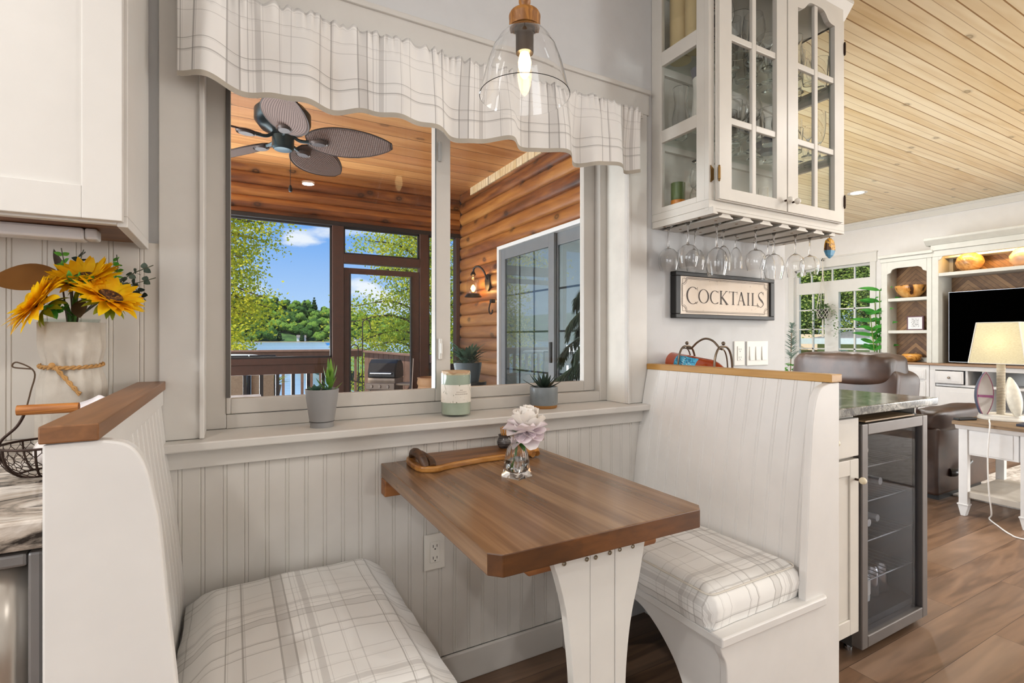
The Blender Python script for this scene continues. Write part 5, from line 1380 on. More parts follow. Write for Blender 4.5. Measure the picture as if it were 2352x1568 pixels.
def raised(name, y0, y1, z0, z1, par, xf, knob=None):
    d = MB().box(xf-.016, xf, y0, y1, z0, z1).box(xf-.021, xf-.016, y0+.012, y1-.012, z0+.012, z1-.012)
    w = .045 if z1-z0 > .2 else .028
    d.box(xf-.024, xf-.021, y0+w, y1-w, z0+w, z1-w)
    o = d.obj(name, M_ENTW, par, bevel=.003)
    if knob: MB().lathe([(0, -.026), (.010, -.024), (.013, -.016), (.006, -.008), (.006, .002)], (xf-.018, knob[0], knob[1]), 14, 'X').obj('knob', M_PEWT, o)
    return o
raised('drawer', 2.785, 3.24, .685, .80, tw_, 6.90, (3.0, .745)); raised('door', 2.785, 3.24, .10, .66, tw_, 6.90, (2.83, .42))
ent = thing('television_unit', 'white television unit with a lit top shelf and wood chevron back', 'television unit', (7.15, 1.7, 0))
EY0 = .75
b = MB().box(6.90, 7.38, EY0, 2.7505, 0, .09).box(6.90, 7.38, EY0, 2.7505, .80, .848).box(6.90, 7.38, 2.70, 2.7505, .09, .80).box(6.90, 7.38, EY0, EY0+.05, .09, .80).box(6.92, 7.38, 2.27, 2.30, .09, .80).box(6.92, 7.38, EY0, 2.7, .62, .645).box(6.92, 7.38, EY0, 2.27, .36, .38).box(7.34, 7.38, EY0, 2.7, .09, .80).box(6.92, 7.34, 2.42, 2.44, .645, .80)
b.obj('base', M_ENTW, ent, bevel=.003)
MB().box(6.875, 7.38, EY0-.02, 2.7505, .8485, .872).obj('base_top', M_ENTTOP, ent, bevel=.003)
raised('drawer', 2.446, 2.695, .655, .79, ent, 6.90, (2.565, .72)); raised('door', 2.30, 2.695, .10, .615, ent, 6.90)
MB().box(TX, 7.38, 2.69, 2.7505, .872, 2.14).box(TX, 7.38, EY0, EY0+.06, .872, 2.14).box(TX-.005, TX+.018, EY0, 2.7505, 2.07, 2.14).box(TX+.018, 7.38, EY0, 2.7505, 2.12, 2.14).box(TX-.02, 7.38, EY0-.01, 2.755, 2.14, 2.20).prism([(TX-.02, 2.20), (TX-.075, 2.255), (TX-.075, 2.28), (7.38, 2.28), (7.38, 2.20)], 'Y', EY0-.03, 2.80).obj('case', M_ENT, ent, bevel=.004)
MB().prism([(2.69, 2.085), (2.69, 2.03), (2.665, 2.04), (2.655, 2.065), (2.63, 2.08), (2.63, 2.085)], 'X', TX, TX+.02).obj('corner_bracket', M_ENT, ent)
MB().box(7.28, 7.30, EY0+.06, 2.69, .872, 2.085).obj('back_panel', M_HER, ent)
MB().box(TX+.005, 7.28, EY0+.06, 2.69, 1.848, 1.885).obj('shelf', M_ENT, ent, bevel=.003)
MB().box(7.22, 7.28, 2.655, 2.69, 1.885, 2.085).box(7.10, 7.28, EY0+.06, 2.69, 2.062, 2.085).obj('light_valance', M_ENT, ent)
MB().box(6.985, 7.005, .95, 2.6, 2.108, 2.116).obj('light_strip', emit('strip_glow', '#ffc069', 5), ent)
tv = thing('television', 'large black flat television standing on the white unit', 'television', (7.05, 1.85, .8725))
MB().box(7.04, 7.075, 1.06, 2.63, .885, 1.668).obj('casing', plain('tv_edge', '#8d9198', .3, .6), tv, bevel=.002)
MB().box(7.0385, 7.0402, 1.066, 2.624, .892, 1.662).obj('screen', plain('tv_black', '#010101', .6, var=0, spec=.0), tv)
MB().box(7.0, 7.12, 1.5, 2.2, .8725, .880).box(7.045, 7.07, 1.80, 1.90, .88, .887).obj('stand', M_BLACK, tv)
# things on the shelves
def spun(name, prof, c, m, lab, cat, sx=1., sy=1., tilt=0.): return tag(MB().lathe(prof, c, 30, sx=sx, sy=sy).obj(name, m, None, thing=c, ang=60), lab, cat)
M_SPALT = wood('spalted', '#7b4a1c', '#e0a95a', 'Y', 5, .3, .3, mid='#c98b3c'); M_BURL = wood('burl', '#8f6234', '#c79a62', 'X', 5, .3, .35, mid='#b0814a')
t = NT('spalted_bird'); n1 = t.noise(t.coords('Object', (1, 1.2, .6)), 9, 3, .5, 1.); t.principled(t.ramp(n1, [(.36, srgb('#3a2110')), (.42, srgb('#c0843c')), (.7, srgb('#e6b76f'))]), .25); MATS['spalted_bird'] = t.m
spun('wooden_bowl', [(0, 0), (.06, 0), (.10, .03), (.14, .08), (.155, .13), (.152, .145), (.145, .145), (.13, .08), (.09, .035), (0, .02)], (7.07, 3.005, 1.6325), t.m, 'large spalted wooden bowl on the top shelf of the bookcase tower', 'bowl')
spun('wooden_bowl', [(0, 0), (.04, 0), (.085, .03), (.103, .065), (.09, .09), (.07, .097), (.065, .094), (.085, .065), (.07, .03), (0, .015)], (7.07, 2.995, .8725), M_SPALT, 'small round knotted wooden bowl at the foot of the bookcase tower', 'bowl')
pf = thing('picture_frame', 'small dark framed picture leaning on the middle shelf of the bookcase', 'picture frame', (7.10, 2.97, 1.2475))
MB().box(7.09, 7.12, 2.885, 3.055, 1.248, 1.415).obj('frame', plain('frame_plum', '#5d3a42', .4), pf, bevel=.003)
MB().box(7.0885, 7.0902, 2.90, 3.04, 1.262, 1.402).obj('mount', plain('mount_white', '#e3e2e4', .6), pf)
t = NT('newsprint'); n1 = t.noise(t.coords('Object', (1, 1, 3)), 60, 2); t.principled(t.ramp(n1, [(.42, srgb('#8f9092')), (.5, srgb('#dcdcdd'))]), .7)
MB().box(7.0878, 7.0886, 2.93, 3.01, 1.285, 1.385).obj('picture', t.m, pf)
tag(MB().lathe([(0, 0), (.05, .005), (.105, .05), (.125, .105), (.108, .16), (.07, .195), (.045, .203), (.042, .198), (.065, .188), (.10, .15), (0, .09)], (7.12, 2.47, 1.8855), 32).obj('turned_vessel', M_BURL, None, thing=(7.12, 2.47, 1.8855), ang=60), 'pale turned wooden vessel on the lit shelf above the television', 'vessel')
tag(MB().lathe([(0, 0), (.06, .004), (.11, .06), (.115, .12), (.07, .19), (.04, .20), (0, .17)], (7.12, 2.03, 1.8855), 32).obj('turned_vessel', plain('pale_burl', '#b8977e', .3, var=.15), None, thing=(7.12, 2.03, 1.8855), ang=60), 'rounded pinkish vessel on the lit shelf towards the picture edge', 'vessel')

# leather recliner
t = NT('brown_leather'); v = t.coords('Object'); n1 = t.noise(v, 7, 4); n2 = t.noise(v, 150, 2)
t.principled(t.ramp(n1, [(.3, srgb('#2b1e19')), (.7, srgb('#483228'))]), .42, 0, t.bump(n2, .12, .002), .6); M_LEA = t.m; MATS['brown_leather'] = t.m
rc = thing('recliner', 'dark brown leather recliner turned towards the television', 'armchair', (4.55, 2.15, 0))
mb = MB(); softbox(mb, 3.99, 4.36, 1.83, 2.56, .80, 1.045, .45, .004, 1, 90, 30, .004, (.3, 1, 0), 70); mb.obj('head_cushion', M_LEA, rc, ang=180)
mb = MB(); softbox(mb, 4.03, 4.40, 1.80, 2.58, .30, .93, .22, .008, 2, 60, 24, .004, (0, 1, 0), 30); mb.obj('back', M_LEA, rc, ang=180)
for y0, y1, s in ((1.655, 1.86, 4), (2.50, 2.70, 5)):
    mb = MB(); softbox(mb, 4.30, 5.22, y0, y1, .48, .645, .45, .010, s, 60, 24, .004, (1, 0, 0), 22); mb.obj('arm_pad', M_LEA, rc, ang=180)
    MB().box(4.33, 5.17, y0+.02, y1-.02, .04, .52).obj('arm_panel', M_LEA, rc, bevel=.025, seg=4, smooth=True, ang=100)
mb = MB(); softbox(mb, 4.35, 5.25, 1.86, 2.50, .30, .52, .3, .008, 6); mb.obj('seat', M_LEA, rc, ang=180)
mb = MB(); softbox(mb, 5.12, 5.26, 1.86, 2.50, .06, .44, .3, .008, 7); mb.obj('footrest', M_LEA, rc, ang=180)
MB().box(4.40, 5.10, 1.70, 2.66, .0, .06).obj('plinth', M_BLACK, rc)
MB().tube(smoothpath([(4.50, 1.672, .19), (4.52, 1.655, .192), (4.60, 1.645, .20), (4.74, 1.64, .25)], 5), [.030]*6+[.018]*10, 12).obj('lever', plain('lever_dark', '#2a2726', .3), rc)

# side table, lamp, remote, cord
M_ST = plain('side_table_white', '#d6d5d4', .45, var=.05)
st = thing('side_table', 'white side table with a weathered wood top next to the recliner', 'table', (4.45, 1.34, 0))
MB().box(4.125, 4.80, 1.125, 1.525, .590, .613).obj('top', wood('weathered_top', '#5f4a36', '#8b7356', 'Y', 7, .5), st, bevel=.003)
MB().prism([(4.132, .59), (4.148, .562), (4.78, .562), (4.793, .59)], 'Y', 1.14, 1.512).obj('top_moulding', M_ST, st)
MB().box(4.158, 4.77, 1.21, 1.455, .40, .562).box(4.155, 4.157, 1.235, 1.445, .41, .555).obj('apron', M_ST, st, bevel=.002)
for x in (4.15, 4.73):
    for y in (1.155, 1.452):
        l = MB().box(x, x+.046, y, y+.046, .075, .562).box(x-.004, x+.05, y-.006, y+.054, .068, .078)
        l.prism([(y-.004, .068), (y+.012, .0), (y+.036, 0), (y+.052, .068)], 'X', x+.002, x+.044)
        l.obj('leg', M_ST, st, bevel=.002)
MB().box(4.16, 4.765, 1.17, 1.485, .122, .16).obj('shelf', plain('shelf_weathered', '#b3aca2', .5, var=.1), st, bevel=.002)
lp = thing('table_lamp', 'table lamp with a cream rectangular shade and small rowing boats at its base', 'lamp', (4.45, 1.382, .6135))
LXc, LYc = 4.45, 1.382
o_ = MB().lathe([(0, .614), (.118, .614), (.12, .62), (.116, .632), (.112, .634), (.112, .646), (.108, .650), (0, .650)], (LXc, LYc, 0), 36, sx=.85, sy=1.).obj('base', plain('lamp_white', '#dcd8cf', .55, var=.08), lp, ang=40)
t = NT('rope_wrap'); w_ = t.node('ShaderNodeTexWave'); w_.bands_direction = 'Z'; w_.inputs['Scale'].default_value = 32; t.l.new(t.coords('Object'), w_.inputs['Vector']); t.principled(t.ramp(w_.outputs[1], [(.3, srgb('#a89a86')), (.6, srgb('#e2dac9'))]), .9, 0, t.bump(w_.outputs[1], .6, .004))
MB().lathe([(.022, .65), (.022, 1.02)], (LXc, LYc, 0), 18).obj('pole', t.m, lp)
sh = MB(); tA = (.06, .106); bA = (.08, .142); z0s, z1s = .985, 1.255
def rect(h, z): return [(LXc-h[0], LYc-h[1], z), (LXc+h[0], LYc-h[1], z), (LXc+h[0], LYc+h[1], z), (LXc-h[0], LYc+h[1], z)]
o0 = len(sh.v); sh.v += rect(bA, z0s)+rect(tA, z1s)
for k in range(4): sh.f.append((k, (k+1) % 4, 4+(k+1) % 4, 4+k))
t = NT('linen_shade'); wv = t.noise(t.coords('Object', (1, 1, 6)), 90, 2); cc = t.ramp(wv, [(.4, srgb('#ddd5b6')), (.6, srgb('#ebe4c8'))])
p_ = t.principled(cc, .9); tl = t.node('ShaderNodeBsdfTranslucent'); t.l.new(cc, tl.inputs[0]); mx = t.node('ShaderNodeMixShader'); mx.inputs[0].default_value = .4; t.l.new(p_.outputs[0], mx.inputs[1]); t.l.new(tl.outputs[0], mx.inputs[2]); t.l.new(mx.outputs[0], t.out.inputs[0])
sh.obj('shade', t.m, lp, solid=.003, smooth=False)
tr_ = MB(); 
for k in range(4): tr_.tube([rect(bA, z0s)[k], rect(tA, z1s)[k]], .004, 6); tr_.tube([rect(tA, z1s)[k], rect(tA, z1s)[(k+1) % 4]], .003, 6); tr_.tube([rect(bA, z0s)[k], rect(bA, z0s)[(k+1) % 4]], .003, 6)
tr_.obj('shade_trim', plain('shade_trim', '#dad6cc', .8), lp)
def boat(c, face, L, W, D, m_out, m_in, seat, par, lean):
    """little dinghy standing on its stern; FACE is the direction the open side looks"""
    f = Vector(face).normalized(); up = (Vector((0, 0, 1))+Vector(lean)).normalized(); s = up.cross(f).normalized(); f = s.cross(up).normalized()
    c = Vector(c)
    def hull(k, off):
        def fn(u, v):
            a = PI*u; w = W*math.sin(PI*min(.999, .06+.94*v))**.75*k; d = D*math.sin(PI*min(.98, .12+.86*v))**.5*k
            return tuple(c+up*(L*v)+s*(w*math.cos(a))-f*(d*math.sin(a))+f*off)
        return fn
    h = MB().grid(hull(1., 0), 16, 20).obj('boat_hull', m_out, par, ang=180)
    MB().grid(hull(.93, .001), 16, 20).obj('boat_inside', m_in, h, ang=180)
    g = MB()
    for sg_ in (0, 1): g.tube([hull(1.0, .001)(sg_, v/14) for v in range(15)], .0028, 6)
    g.obj('gunwale', plain('gunwale_plum', '#8a5568', .5) if seat else m_in, h)
    if seat:
        q = c+up*(L*.42); MB().box(-W*.92, W*.92, -.006, .006, -.006, .010).xf(Matrix((s.to_4d(), f.to_4d(), up.to_4d(), (0, 0, 0, 1))).transposed()).xf(Matrix.Translation(q)).obj('seat', plain('seat_plum', '#8d4a78', .5), h)
    return h
MN = plain('boat_navy', '#4b5263', .5, var=.1); MW_ = plain('boat_cream', '#d8d3c4', .55, var=.12, scale=40)
boat((4.34, 1.428, .652), (-.55, -.83, 0), .275, .050, .062, MN, plain('boat_white', '#dedad6', .5), True, lp, (.06, 0, 0))
boat((4.40, 1.290, .652), (.5, .85, 0), .25, .042, .042, MW_, MW_, False, lp, (.05, .16, 0))
rm = thing('remote_control', 'black remote control lying on the side table by the lamp base', 'remote control', (4.17, 1.475, .6132))
MB().box(-.02, .02, -.07, .07, 0, .016).xf(Matrix.Translation((4.225, 1.49, .6135)) @ Matrix.Rotation(R(70), 4, 'Z')).obj('body', M_BLACK, rm, bevel=.004)
tag(MB().box(4.20, 4.40, 1.135, 1.235, .6135, .628).obj('book', plain('book_navy', '#2a3040', .5), None, bevel=.002), 'thin navy book lying at the edge of the side table beside the lamp', 'book')
tag(MB().tube(smoothpath([(4.325, 1.40, .622), (4.20, 1.36, .625), (4.118, 1.332, .628), (4.108, 1.328, .60), (4.10, 1.335, .42), (4.10, 1.33, .22), (4.14, 1.33, .06), (4.20, 1.36, .008), (4.10, 1.29, .006), (3.98, 1.195, .006), (3.95, 1.12, .006), (4.0, .8, .006)], 8), .004, 7).obj('lamp_cord', plain('cord_white', '#e1e0de', .4), None), 'white lamp cord falling in front of the side table onto the floor', 'cord')
rug = MB().box(4.62, 6.75, -1.2, 1.80, .0005, .012).obj('rug', None); 
t = NT('rug_weave'); n1 = t.noise(t.coords('Object', (1, 2.5, 1)), 9, 4, .6, 1.); t.principled(t.ramp(n1, [(.38, srgb('#a79f98')), (.55, srgb('#cfcac6')), (.7, srgb('#dad6d3'))]), .95); rug.data.materials.append(t.m)
tag(rug, 'pale mottled rug under the recliner and side table', 'rug')

# plants by the far window
hp = thing('hanging_planter', 'trailing plant in a white macrame hanger in front of the far window', 'hanging plant', (7.22, 4.11, 1.5))
H = Vector((7.24, 4.13, 1.50)); hk = Vector((7.36, 4.20, 2.26))
MB().tube([tuple(hk+Vector((.02, 0, 0))), tuple(hk+Vector((-.03, 0, 0))), tuple(hk+Vector((-.05, -.03, .02)))], .006, 6).ball(tuple(hk), .014, 10).obj('hook', M_BLACK, hp)
kt = hk+Vector((-.06, -.035, -.10)); mc = MB(); M_MAC = plain('macrame', '#ddd8cc', .9)
mc.tube([tuple(hk+Vector((-.05, -.03, .01))), tuple(kt)], .006, 6); mc.tube([tuple(kt), tuple(kt+Vector((0, 0, -.12)))], .011, 6)
for k in range(8):
    a = 2*PI*k/8
    mc.tube([tuple(kt+Vector((0, 0, -.1))), (H.x+.082*math.cos(a), H.y+.082*math.sin(a), H.z+.05)], .0028, 5)
for k in range(10):
    for s in (1, -1):
        mc.tube([(H.x+.084*(1-.25*j/6)*math.cos(2*PI*k/10+s*j*.16), H.y+.084*(1-.25*j/6)*math.sin(2*PI*k/10+s*j*.16), H.z+.05-.12*j/6) for j in range(7)], .0035, 5)
mc.tube([(H.x, H.y, H.z-.08), (H.x, H.y, H.z-.33)], [.010, .016], 8); mc.obj('macrame_hanger', M_MAC, hp)
MB().lathe([(0, -.07), (.055, -.07), (.076, .05), (.07, .055), (.05, .02), (0, .02)], tuple(H), 22).obj('pot', plain('pot_black', '#2a2726', .5), hp)
rg = random.Random(9); lf = MB()
for i in range(230):
    a = rg.uniform(0, 2*PI); r = rg.uniform(.02, .19); dn = max(0, r-.07)*rg.uniform(0, 3.2)
    b = Vector((H.x+r*math.cos(a)*.7, H.y+r*math.sin(a), H.z+.08+.05*rg.random()-dn))
    leafblade(lf, b, (math.cos(a)+rg.uniform(-.6, .6), math.sin(a)+rg.uniform(-.6, .6), rg.uniform(-.6, .6)), (0, 0, 1), .035, .013, .3, 3, .1)
for dy in (.17, -.17, .14):
    for i in range(26): leafblade(lf, (H.x+rg.uniform(-.04, .02), H.y+dy+rg.uniform(-.03, .03), H.z-.015*i+.05), (rg.uniform(-1, 1), rg.uniform(-1, 1), -.4), (0, 0, 1), .032, .011, .3, 3, .1)
lf.obj('foliage', leafmat('trailing_green', '#5d8048', '#9dbb7c', 12, .35), hp, ang=180)
bb = thing('bamboo_plant', 'tall green bamboo palm in a pot between the far window and the bookcase', 'potted plant', (7.12, 3.40, 0))
MB().lathe([(0, 0), (.10, 0), (.125, .25), (.11, .25), (0, .22)], (7.20, 3.42, 0), 22).obj('pot', plain('pot_cream', '#c9c2b4', .5), bb)
stm = MB(); lf = MB()
for i in range(3):
    p = smoothpath([(7.20+.02*i, 3.42-.02*i, .2), (7.16-.03*i, 3.38+.01*i, .9), (7.08-.05*i, 3.34+.03*i, 1.75-.15*i)], 6); stm.tube(p, .006, 6)
    for k in range(3, len(p)):
        for s in (1, -1):
            a = k*1.3+i+s; d = (-.35+.6*math.cos(a), .9*s*abs(math.sin(a))+.2*s, .35)
            leafblade(lf, p[k], d, (-1, .2, .5), rg.uniform(.16, .26), .026, .8, 6, .15, shape=.7)
stm.obj('canes', leafmat('cane_green', '#6d8a3c', '#8aa24c', 10, .1), bb); lf.obj('leaves', leafmat('bamboo_green', '#2f7a2c', '#4fa23c', 6, .3), bb, ang=180)
sc = thing('tall_plant', 'feathery pale plant standing beside the far window by the wall corner', 'potted plant', (6.95, 4.42, 0))
MB().lathe([(0, 0), (.1, 0), (.13, .52), (.12, .52), (0, .5)], (6.95, 4.42, 0), 20).obj('planter', plain('planter_white', '#d4d2cc', .5), sc)
l1, l2 = MB(), MB(); stm = MB().tube([(6.95, 4.42, .5), (6.95, 4.40, 1.25)], .008, 6); stm.obj('stem', plain('stem_brown', '#8a7a66', .7), sc)
for i in range(110):
    z = rg.uniform(.85, 1.35); a = rg.uniform(0, 2*PI); leafblade(l1, (6.95, 4.40, z), (math.cos(a), math.sin(a), rg.uniform(.2, .9)), (0, 0, 1), .16*(1.5-z)+.06, .012, .2, 4, .1)
for i in range(90):
    a = rg.uniform(0, 2*PI); leafblade(l2, (6.95+.09*math.cos(a), 4.42+.09*math.sin(a), rg.uniform(.52, .8)), (math.cos(a), math.sin(a), rg.uniform(-.2, .8)), (0, 0, 1), .08, .022, .4, 4, .1)
l1.obj('fronds', leafmat('frond_pale', '#8fa59c', '#b9c9c0', 10, .3), sc, ang=180); l2.obj('lower_leaves', leafmat('lower_green', '#4c9a3a', '#7cc25c', 10, .3), sc, ang=180)
# ================================================================= porch
M_PCEIL = boards('porch_ceiling_boards', '#b07440', '#dca468', '#59341a', 'X', 'Y', .195, .018, False, .5, 2.0, 1.8, 0., bumpd=.004, stain='#c98a58')
t = NT('log_wood')
def logmat(name, ax):
    t = NT(name); s = (1, .12, 1) if ax == 'Y' else (.12, 1, 1)
    v = t.coords('Object', s); n1 = t.noise(v, 5, 4, .6, .6); n2 = t.noise(v, 30, 3)
    tc = t.node('ShaderNodeTexCoord'); sep = t.node('ShaderNodeSeparateXYZ'); t.l.new(tc.outputs['Object'], sep.inputs[0])
    wn = t.node('ShaderNodeTexWhiteNoise', noise_dimensions='1D'); t.l.new(t.math('FLOOR', t.math('DIVIDE', sep.outputs[2], LOGH)), wn.inputs['W'])
    f = t.math('ADD', t.math('MULTIPLY', n1, .75), t.math('ADD', t.math('MULTIPLY', n2, .25), t.math('MULTIPLY', wn.outputs['Value'], .16)))
    c = t.ramp(f, [(.36, srgb('#351b0c')), (.50, srgb('#784420')), (.64, srgb('#a26832')), (.8, srgb('#c08848'))])
    vo = t.node('ShaderNodeTexVoronoi', voronoi_dimensions='2D'); vo.inputs['Scale'].default_value = 3.4; ck = t.node('ShaderNodeCombineXYZ'); t.l.new(t.math('MULTIPLY', sep.outputs[1 if ax == 'Y' else 0], .62), ck.inputs[0]); t.l.new(sep.outputs[2], ck.inputs[1]); t.l.new(ck.outputs[0], vo.inputs['Vector'])
    k = t.ramp(vo.outputs['Distance'], [(.02, (.5, .5, .5)), (.05, (.9, .9, .9)), (.08, (.35, .35, .35)), (.15, (0, 0, 0))])
    c = t.mix(k, c, srgb('#2b1409'))
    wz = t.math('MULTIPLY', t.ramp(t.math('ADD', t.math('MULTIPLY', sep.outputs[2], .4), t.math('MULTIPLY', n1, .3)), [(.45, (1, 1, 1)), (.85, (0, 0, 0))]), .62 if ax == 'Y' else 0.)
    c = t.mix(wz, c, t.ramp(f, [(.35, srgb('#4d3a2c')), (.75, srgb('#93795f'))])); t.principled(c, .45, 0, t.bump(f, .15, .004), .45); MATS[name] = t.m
    return t.m
LOGH = .1286
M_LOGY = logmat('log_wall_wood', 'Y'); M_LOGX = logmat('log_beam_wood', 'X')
M_DARK = plain('porch_dark_wood', '#4a2d20', .6, var=.18, scale=20); M_DARKER = plain('screen_frame_dark', '#1f1a1a', .5, var=.1)
PF = -.08
struct(MB().box(-3.4, 2.32, 1.80, 5.7, 2.80, 2.83).obj('ceiling_porch', M_PCEIL))
struct(MB().box(-3.6, 7.7, -3.6, 5.75, 2.84, 2.98).obj('roof', plain('roof_grey', '#4d4b49', .8)))
struct(MB().box(-3.4, 2.32, 1.80, 5.6, PF-.1, PF).obj('floor_porch', plain('porch_floor', '#6d5747', .6, var=.15)))
def logs(mb, z0, z1, a0, a1, face, depth, axis):
    """half round courses; FACE is the plane of the log tips"""
    k0 = int(math.floor(z0/LOGH+1e-6)); z = k0*LOGH
    while z < z1-1e-4:
        za, zb = max(z, z0), min(z+LOGH, z1); pts = []
        for i in range(9):
            zz = za+(zb-za)*i/8; q = (zz-z)/LOGH*2-1
            pts.append((face+depth*(1-math.sqrt(max(0, 1-(q*.985)**2))), zz))
        pts += [(face+.10, zb), (face+.10, za)]
        mb.prism(pts, axis, a0, a1)
        z += LOGH
    return mb
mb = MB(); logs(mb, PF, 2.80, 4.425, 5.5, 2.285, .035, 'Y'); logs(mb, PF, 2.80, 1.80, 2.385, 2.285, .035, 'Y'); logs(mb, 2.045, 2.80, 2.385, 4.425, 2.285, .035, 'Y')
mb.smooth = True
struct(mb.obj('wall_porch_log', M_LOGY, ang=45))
mb = MB(); mb.smooth = True
z = 2.345; LOGH_ = LOGH; LOGH = .114
logs(mb, 2.345, 2.80, -3.4, 2.284, 5.39, .03, 'X'); LOGH = LOGH_
for i, v in enumerate(mb.v): pass
# the X-extruded prism takes (y, z) pairs directly
struct(mb.obj('wall_porch_header', M_LOGX, ang=45))
# screen wall: posts and frames
def post(n, x0, x1, z0, z1, m=None, y0=5.40, y1=5.50): return struct(MB().box(x0, x1, y0, y1, z0, z1).obj(n, m or M_DARK, None, bevel=.004))
post('trim_11', .885, .998, PF, 2.345); post('trim_12', 1.812, 1.911, PF, 2.345); post('trim_13', 1.998, 2.06, PF, 2.345); post('trim_14', 2.24, 2.284, PF, 2.345)
post('trim_15', .998, 1.812, 1.930, 2.022); post('trim_16', -3.4, 2.284, 2.302, 2.345, M_DARKER, 5.392, 5.50); post('trim_17', -2.0, -1.9, PF, 2.345)
post('trim_18', 1.911, 2.284, .80, .86, M_DARKER); post('trim_19', 1.911, 2.284, PF, .80, plain('knee_wall_dark', '#2f2522', .6))
fr = MB()
for (xa, xb, za, zb) in ((-1.9, .885, .955, 2.302), (.998, 1.812, 2.022, 2.302), (1.911, 1.998, .86, 2.302)):
    fr.box(xa, xb, 5.43, 5.46, za, za+.018).box(xa, xb, 5.43, 5.46, zb-.018, zb).box(xa, xa+.018, 5.43, 5.46, za, zb).box(xb-.018, xb, 5.43, 5.46, za, zb)
struct(fr.obj('trim_20', M_DARKER))
pr_ = thing('porch_railing', 'dark brown porch railing with square balusters under the screened opening', 'railing', (-.4, 5.45, PF))
MB().box(-1.9, .885, 5.40, 5.50, .895, .955).box(-1.9, .885, 5.415, 5.455, .80, .895).obj('top_rail', M_DARK, pr_, bevel=.004)
MB().box(-1.9, .885, 5.42, 5.47, PF+.06, PF+.12).obj('bottom_rail', M_DARK, pr_)
for k in range(16):
    x = .80-.1405*k; MB().box(x-.016, x+.016, 5.425, 5.457, PF+.12, .80).obj('baluster', M_DARKER, pr_)
sd = struct(thing('door_1', None, None, (1.4, 5.45, PF)))
MB().box(1.002, 1.056, 5.42, 5.46, PF+.02, 1.882).box(1.722, 1.808, 5.42, 5.46, PF+.02, 1.882).box(1.056, 1.722, 5.42, 5.46, 1.825, 1.882).box(1.056, 1.722, 5.42, 5.46, PF+.02, .14).obj('door_frame', M_DARK, sd, bevel=.003)
MB().box(1.056, 1.070, 5.41, 5.45, .14, 1.825).box(1.708, 1.722, 5.41, 5.45, .14, 1.825).obj('screen_bead', M_DARKER, sd)
# sliding glass door in the log wall
M_SLW = plain('slider_white', '#e2e4e3', .4, var=.02); M_SLG = plain('slider_grey', '#75787a', .45, var=.04)
M_SLP = thin('slider_pane', (.45, .51, .54, 1), 4.5, 1.5)
s2 = struct(thing('door_2', None, None, (2.3, 3.4, 0)))
MB().box(2.262, 2.345, 2.385, 2.43, 0, 2.045).box(2.262, 2.345, 4.385, 4.425, 0, 2.045).box(2.262, 2.345, 2.43, 4.385, 2.01, 2.045).box(2.262, 2.345, 2.43, 4.385, -.02, .03).obj('door_frame', M_SLW, s2, bevel=.003)
def slider(y0, y1, x0, x1):
    w = .085; p = MB().box(x0, x1, y0, y0+w, .03, 2.01).box(x0, x1, y1-w, y1, .03, 2.01).box(x0, x1, y0+w, y1-w, .03, .16).box(x0, x1, y0+w, y1-w, 1.91, 2.01).obj('sliding_panel', M_SLG, s2, bevel=.003)
    xm = (x0+x1)/2; MB().box(xm-.001, xm+.001, y0+w, y1-w, .16, 1.91).obj('pane', M_SLP, p)
    g = MB(); n = 3
    for k in range(1, n): yy = y0+w+(y1-y0-2*w)*k/n; g.box(xm+.004, xm+.010, yy-.008, yy+.008, .16, 1.91)
    for k in range(1, 5): zz = .16+1.75*k/5; g.box(xm+.004, xm+.010, y0+w, y1-w, zz-.008, zz+.008)
    g.obj('muntins', plain('slider_reflected_grid', '#8d989d', .5), p); return p  # bars modelled in place of a window grid reflected in the glass
pA = slider(3.45, 4.385, 2.285, 2.312); slider(2.43, 3.53, 2.318, 2.342)
MB().box(2.268, 2.288, 3.475, 3.50, .95, 1.12).obj('handle', M_BLACK, pA, bevel=.004)
# wall lantern and hook
M_LANT = plain('lantern_iron', '#2b2320', .45, .6)
ln = thing('wall_lantern', 'lit glass bell lantern on a gooseneck arm on the log wall', 'lamp', (2.285, 4.70, 1.72))
LC = Vector((2.17, 4.78, 1.58))
MB().lathe([(0, 0), (.02, 0), (.06, .02), (.06, .22), (.02, .22)][0:0] or [(.005, 0), (.055, 0), (.055, .028), (.005, .028)], (2.272, 4.66, 1.72), 22, 'X', sx=1, sy=1.6).obj('backplate', M_LANT, ln)
MB().tube(smoothpath([(2.27, 4.66, 1.75), (2.235, 4.67, 1.84), (2.20, 4.72, 1.888), (2.175, 4.77, 1.87), (2.17, 4.78, 1.80)], 6), .010, 8).obj('arm', M_LANT, ln)
MB().lathe([(0, -.005), (.085, -.005), (.09, .0), (.07, .022), (.066, .03), (0, .03)], tuple(LC), 26).lathe([(.014, .26), (.03, .225), (.012, .21), (0, .21)], tuple(LC), 16).obj('cap', M_LANT, ln)
MB().lathe([(.066, .03), (.066, .14), (.055, .185), (.03, .212), (.014, .22)], tuple(LC), 28).obj('glass_bell', thin('lantern_glass', (.95, .95, .93, 1), 1.2), ln)
MB().lathe([(0, .05), (.013, .055), (.022, .085), (.014, .115), (0, .125)], tuple(LC), 16).obj('bulb', emit('lantern_glow', '#ffb04a', 30), ln)
hkk = thing('plant_hook', 'curly iron hook on the log wall below the lantern', 'hook', (2.28, 4.5, 1.48))
MB().tube([(2.275, 4.50, 1.52), (2.23, 4.50, 1.52)], .02, 10).tube(smoothpath([(2.235, 4.50, 1.52), (2.225, 4.52, 1.45), (2.222, 4.50, 1.40), (2.22, 4.45, 1.395), (2.218, 4.43, 1.43)], 5), .007, 7).obj('iron', M_LANT, hkk)

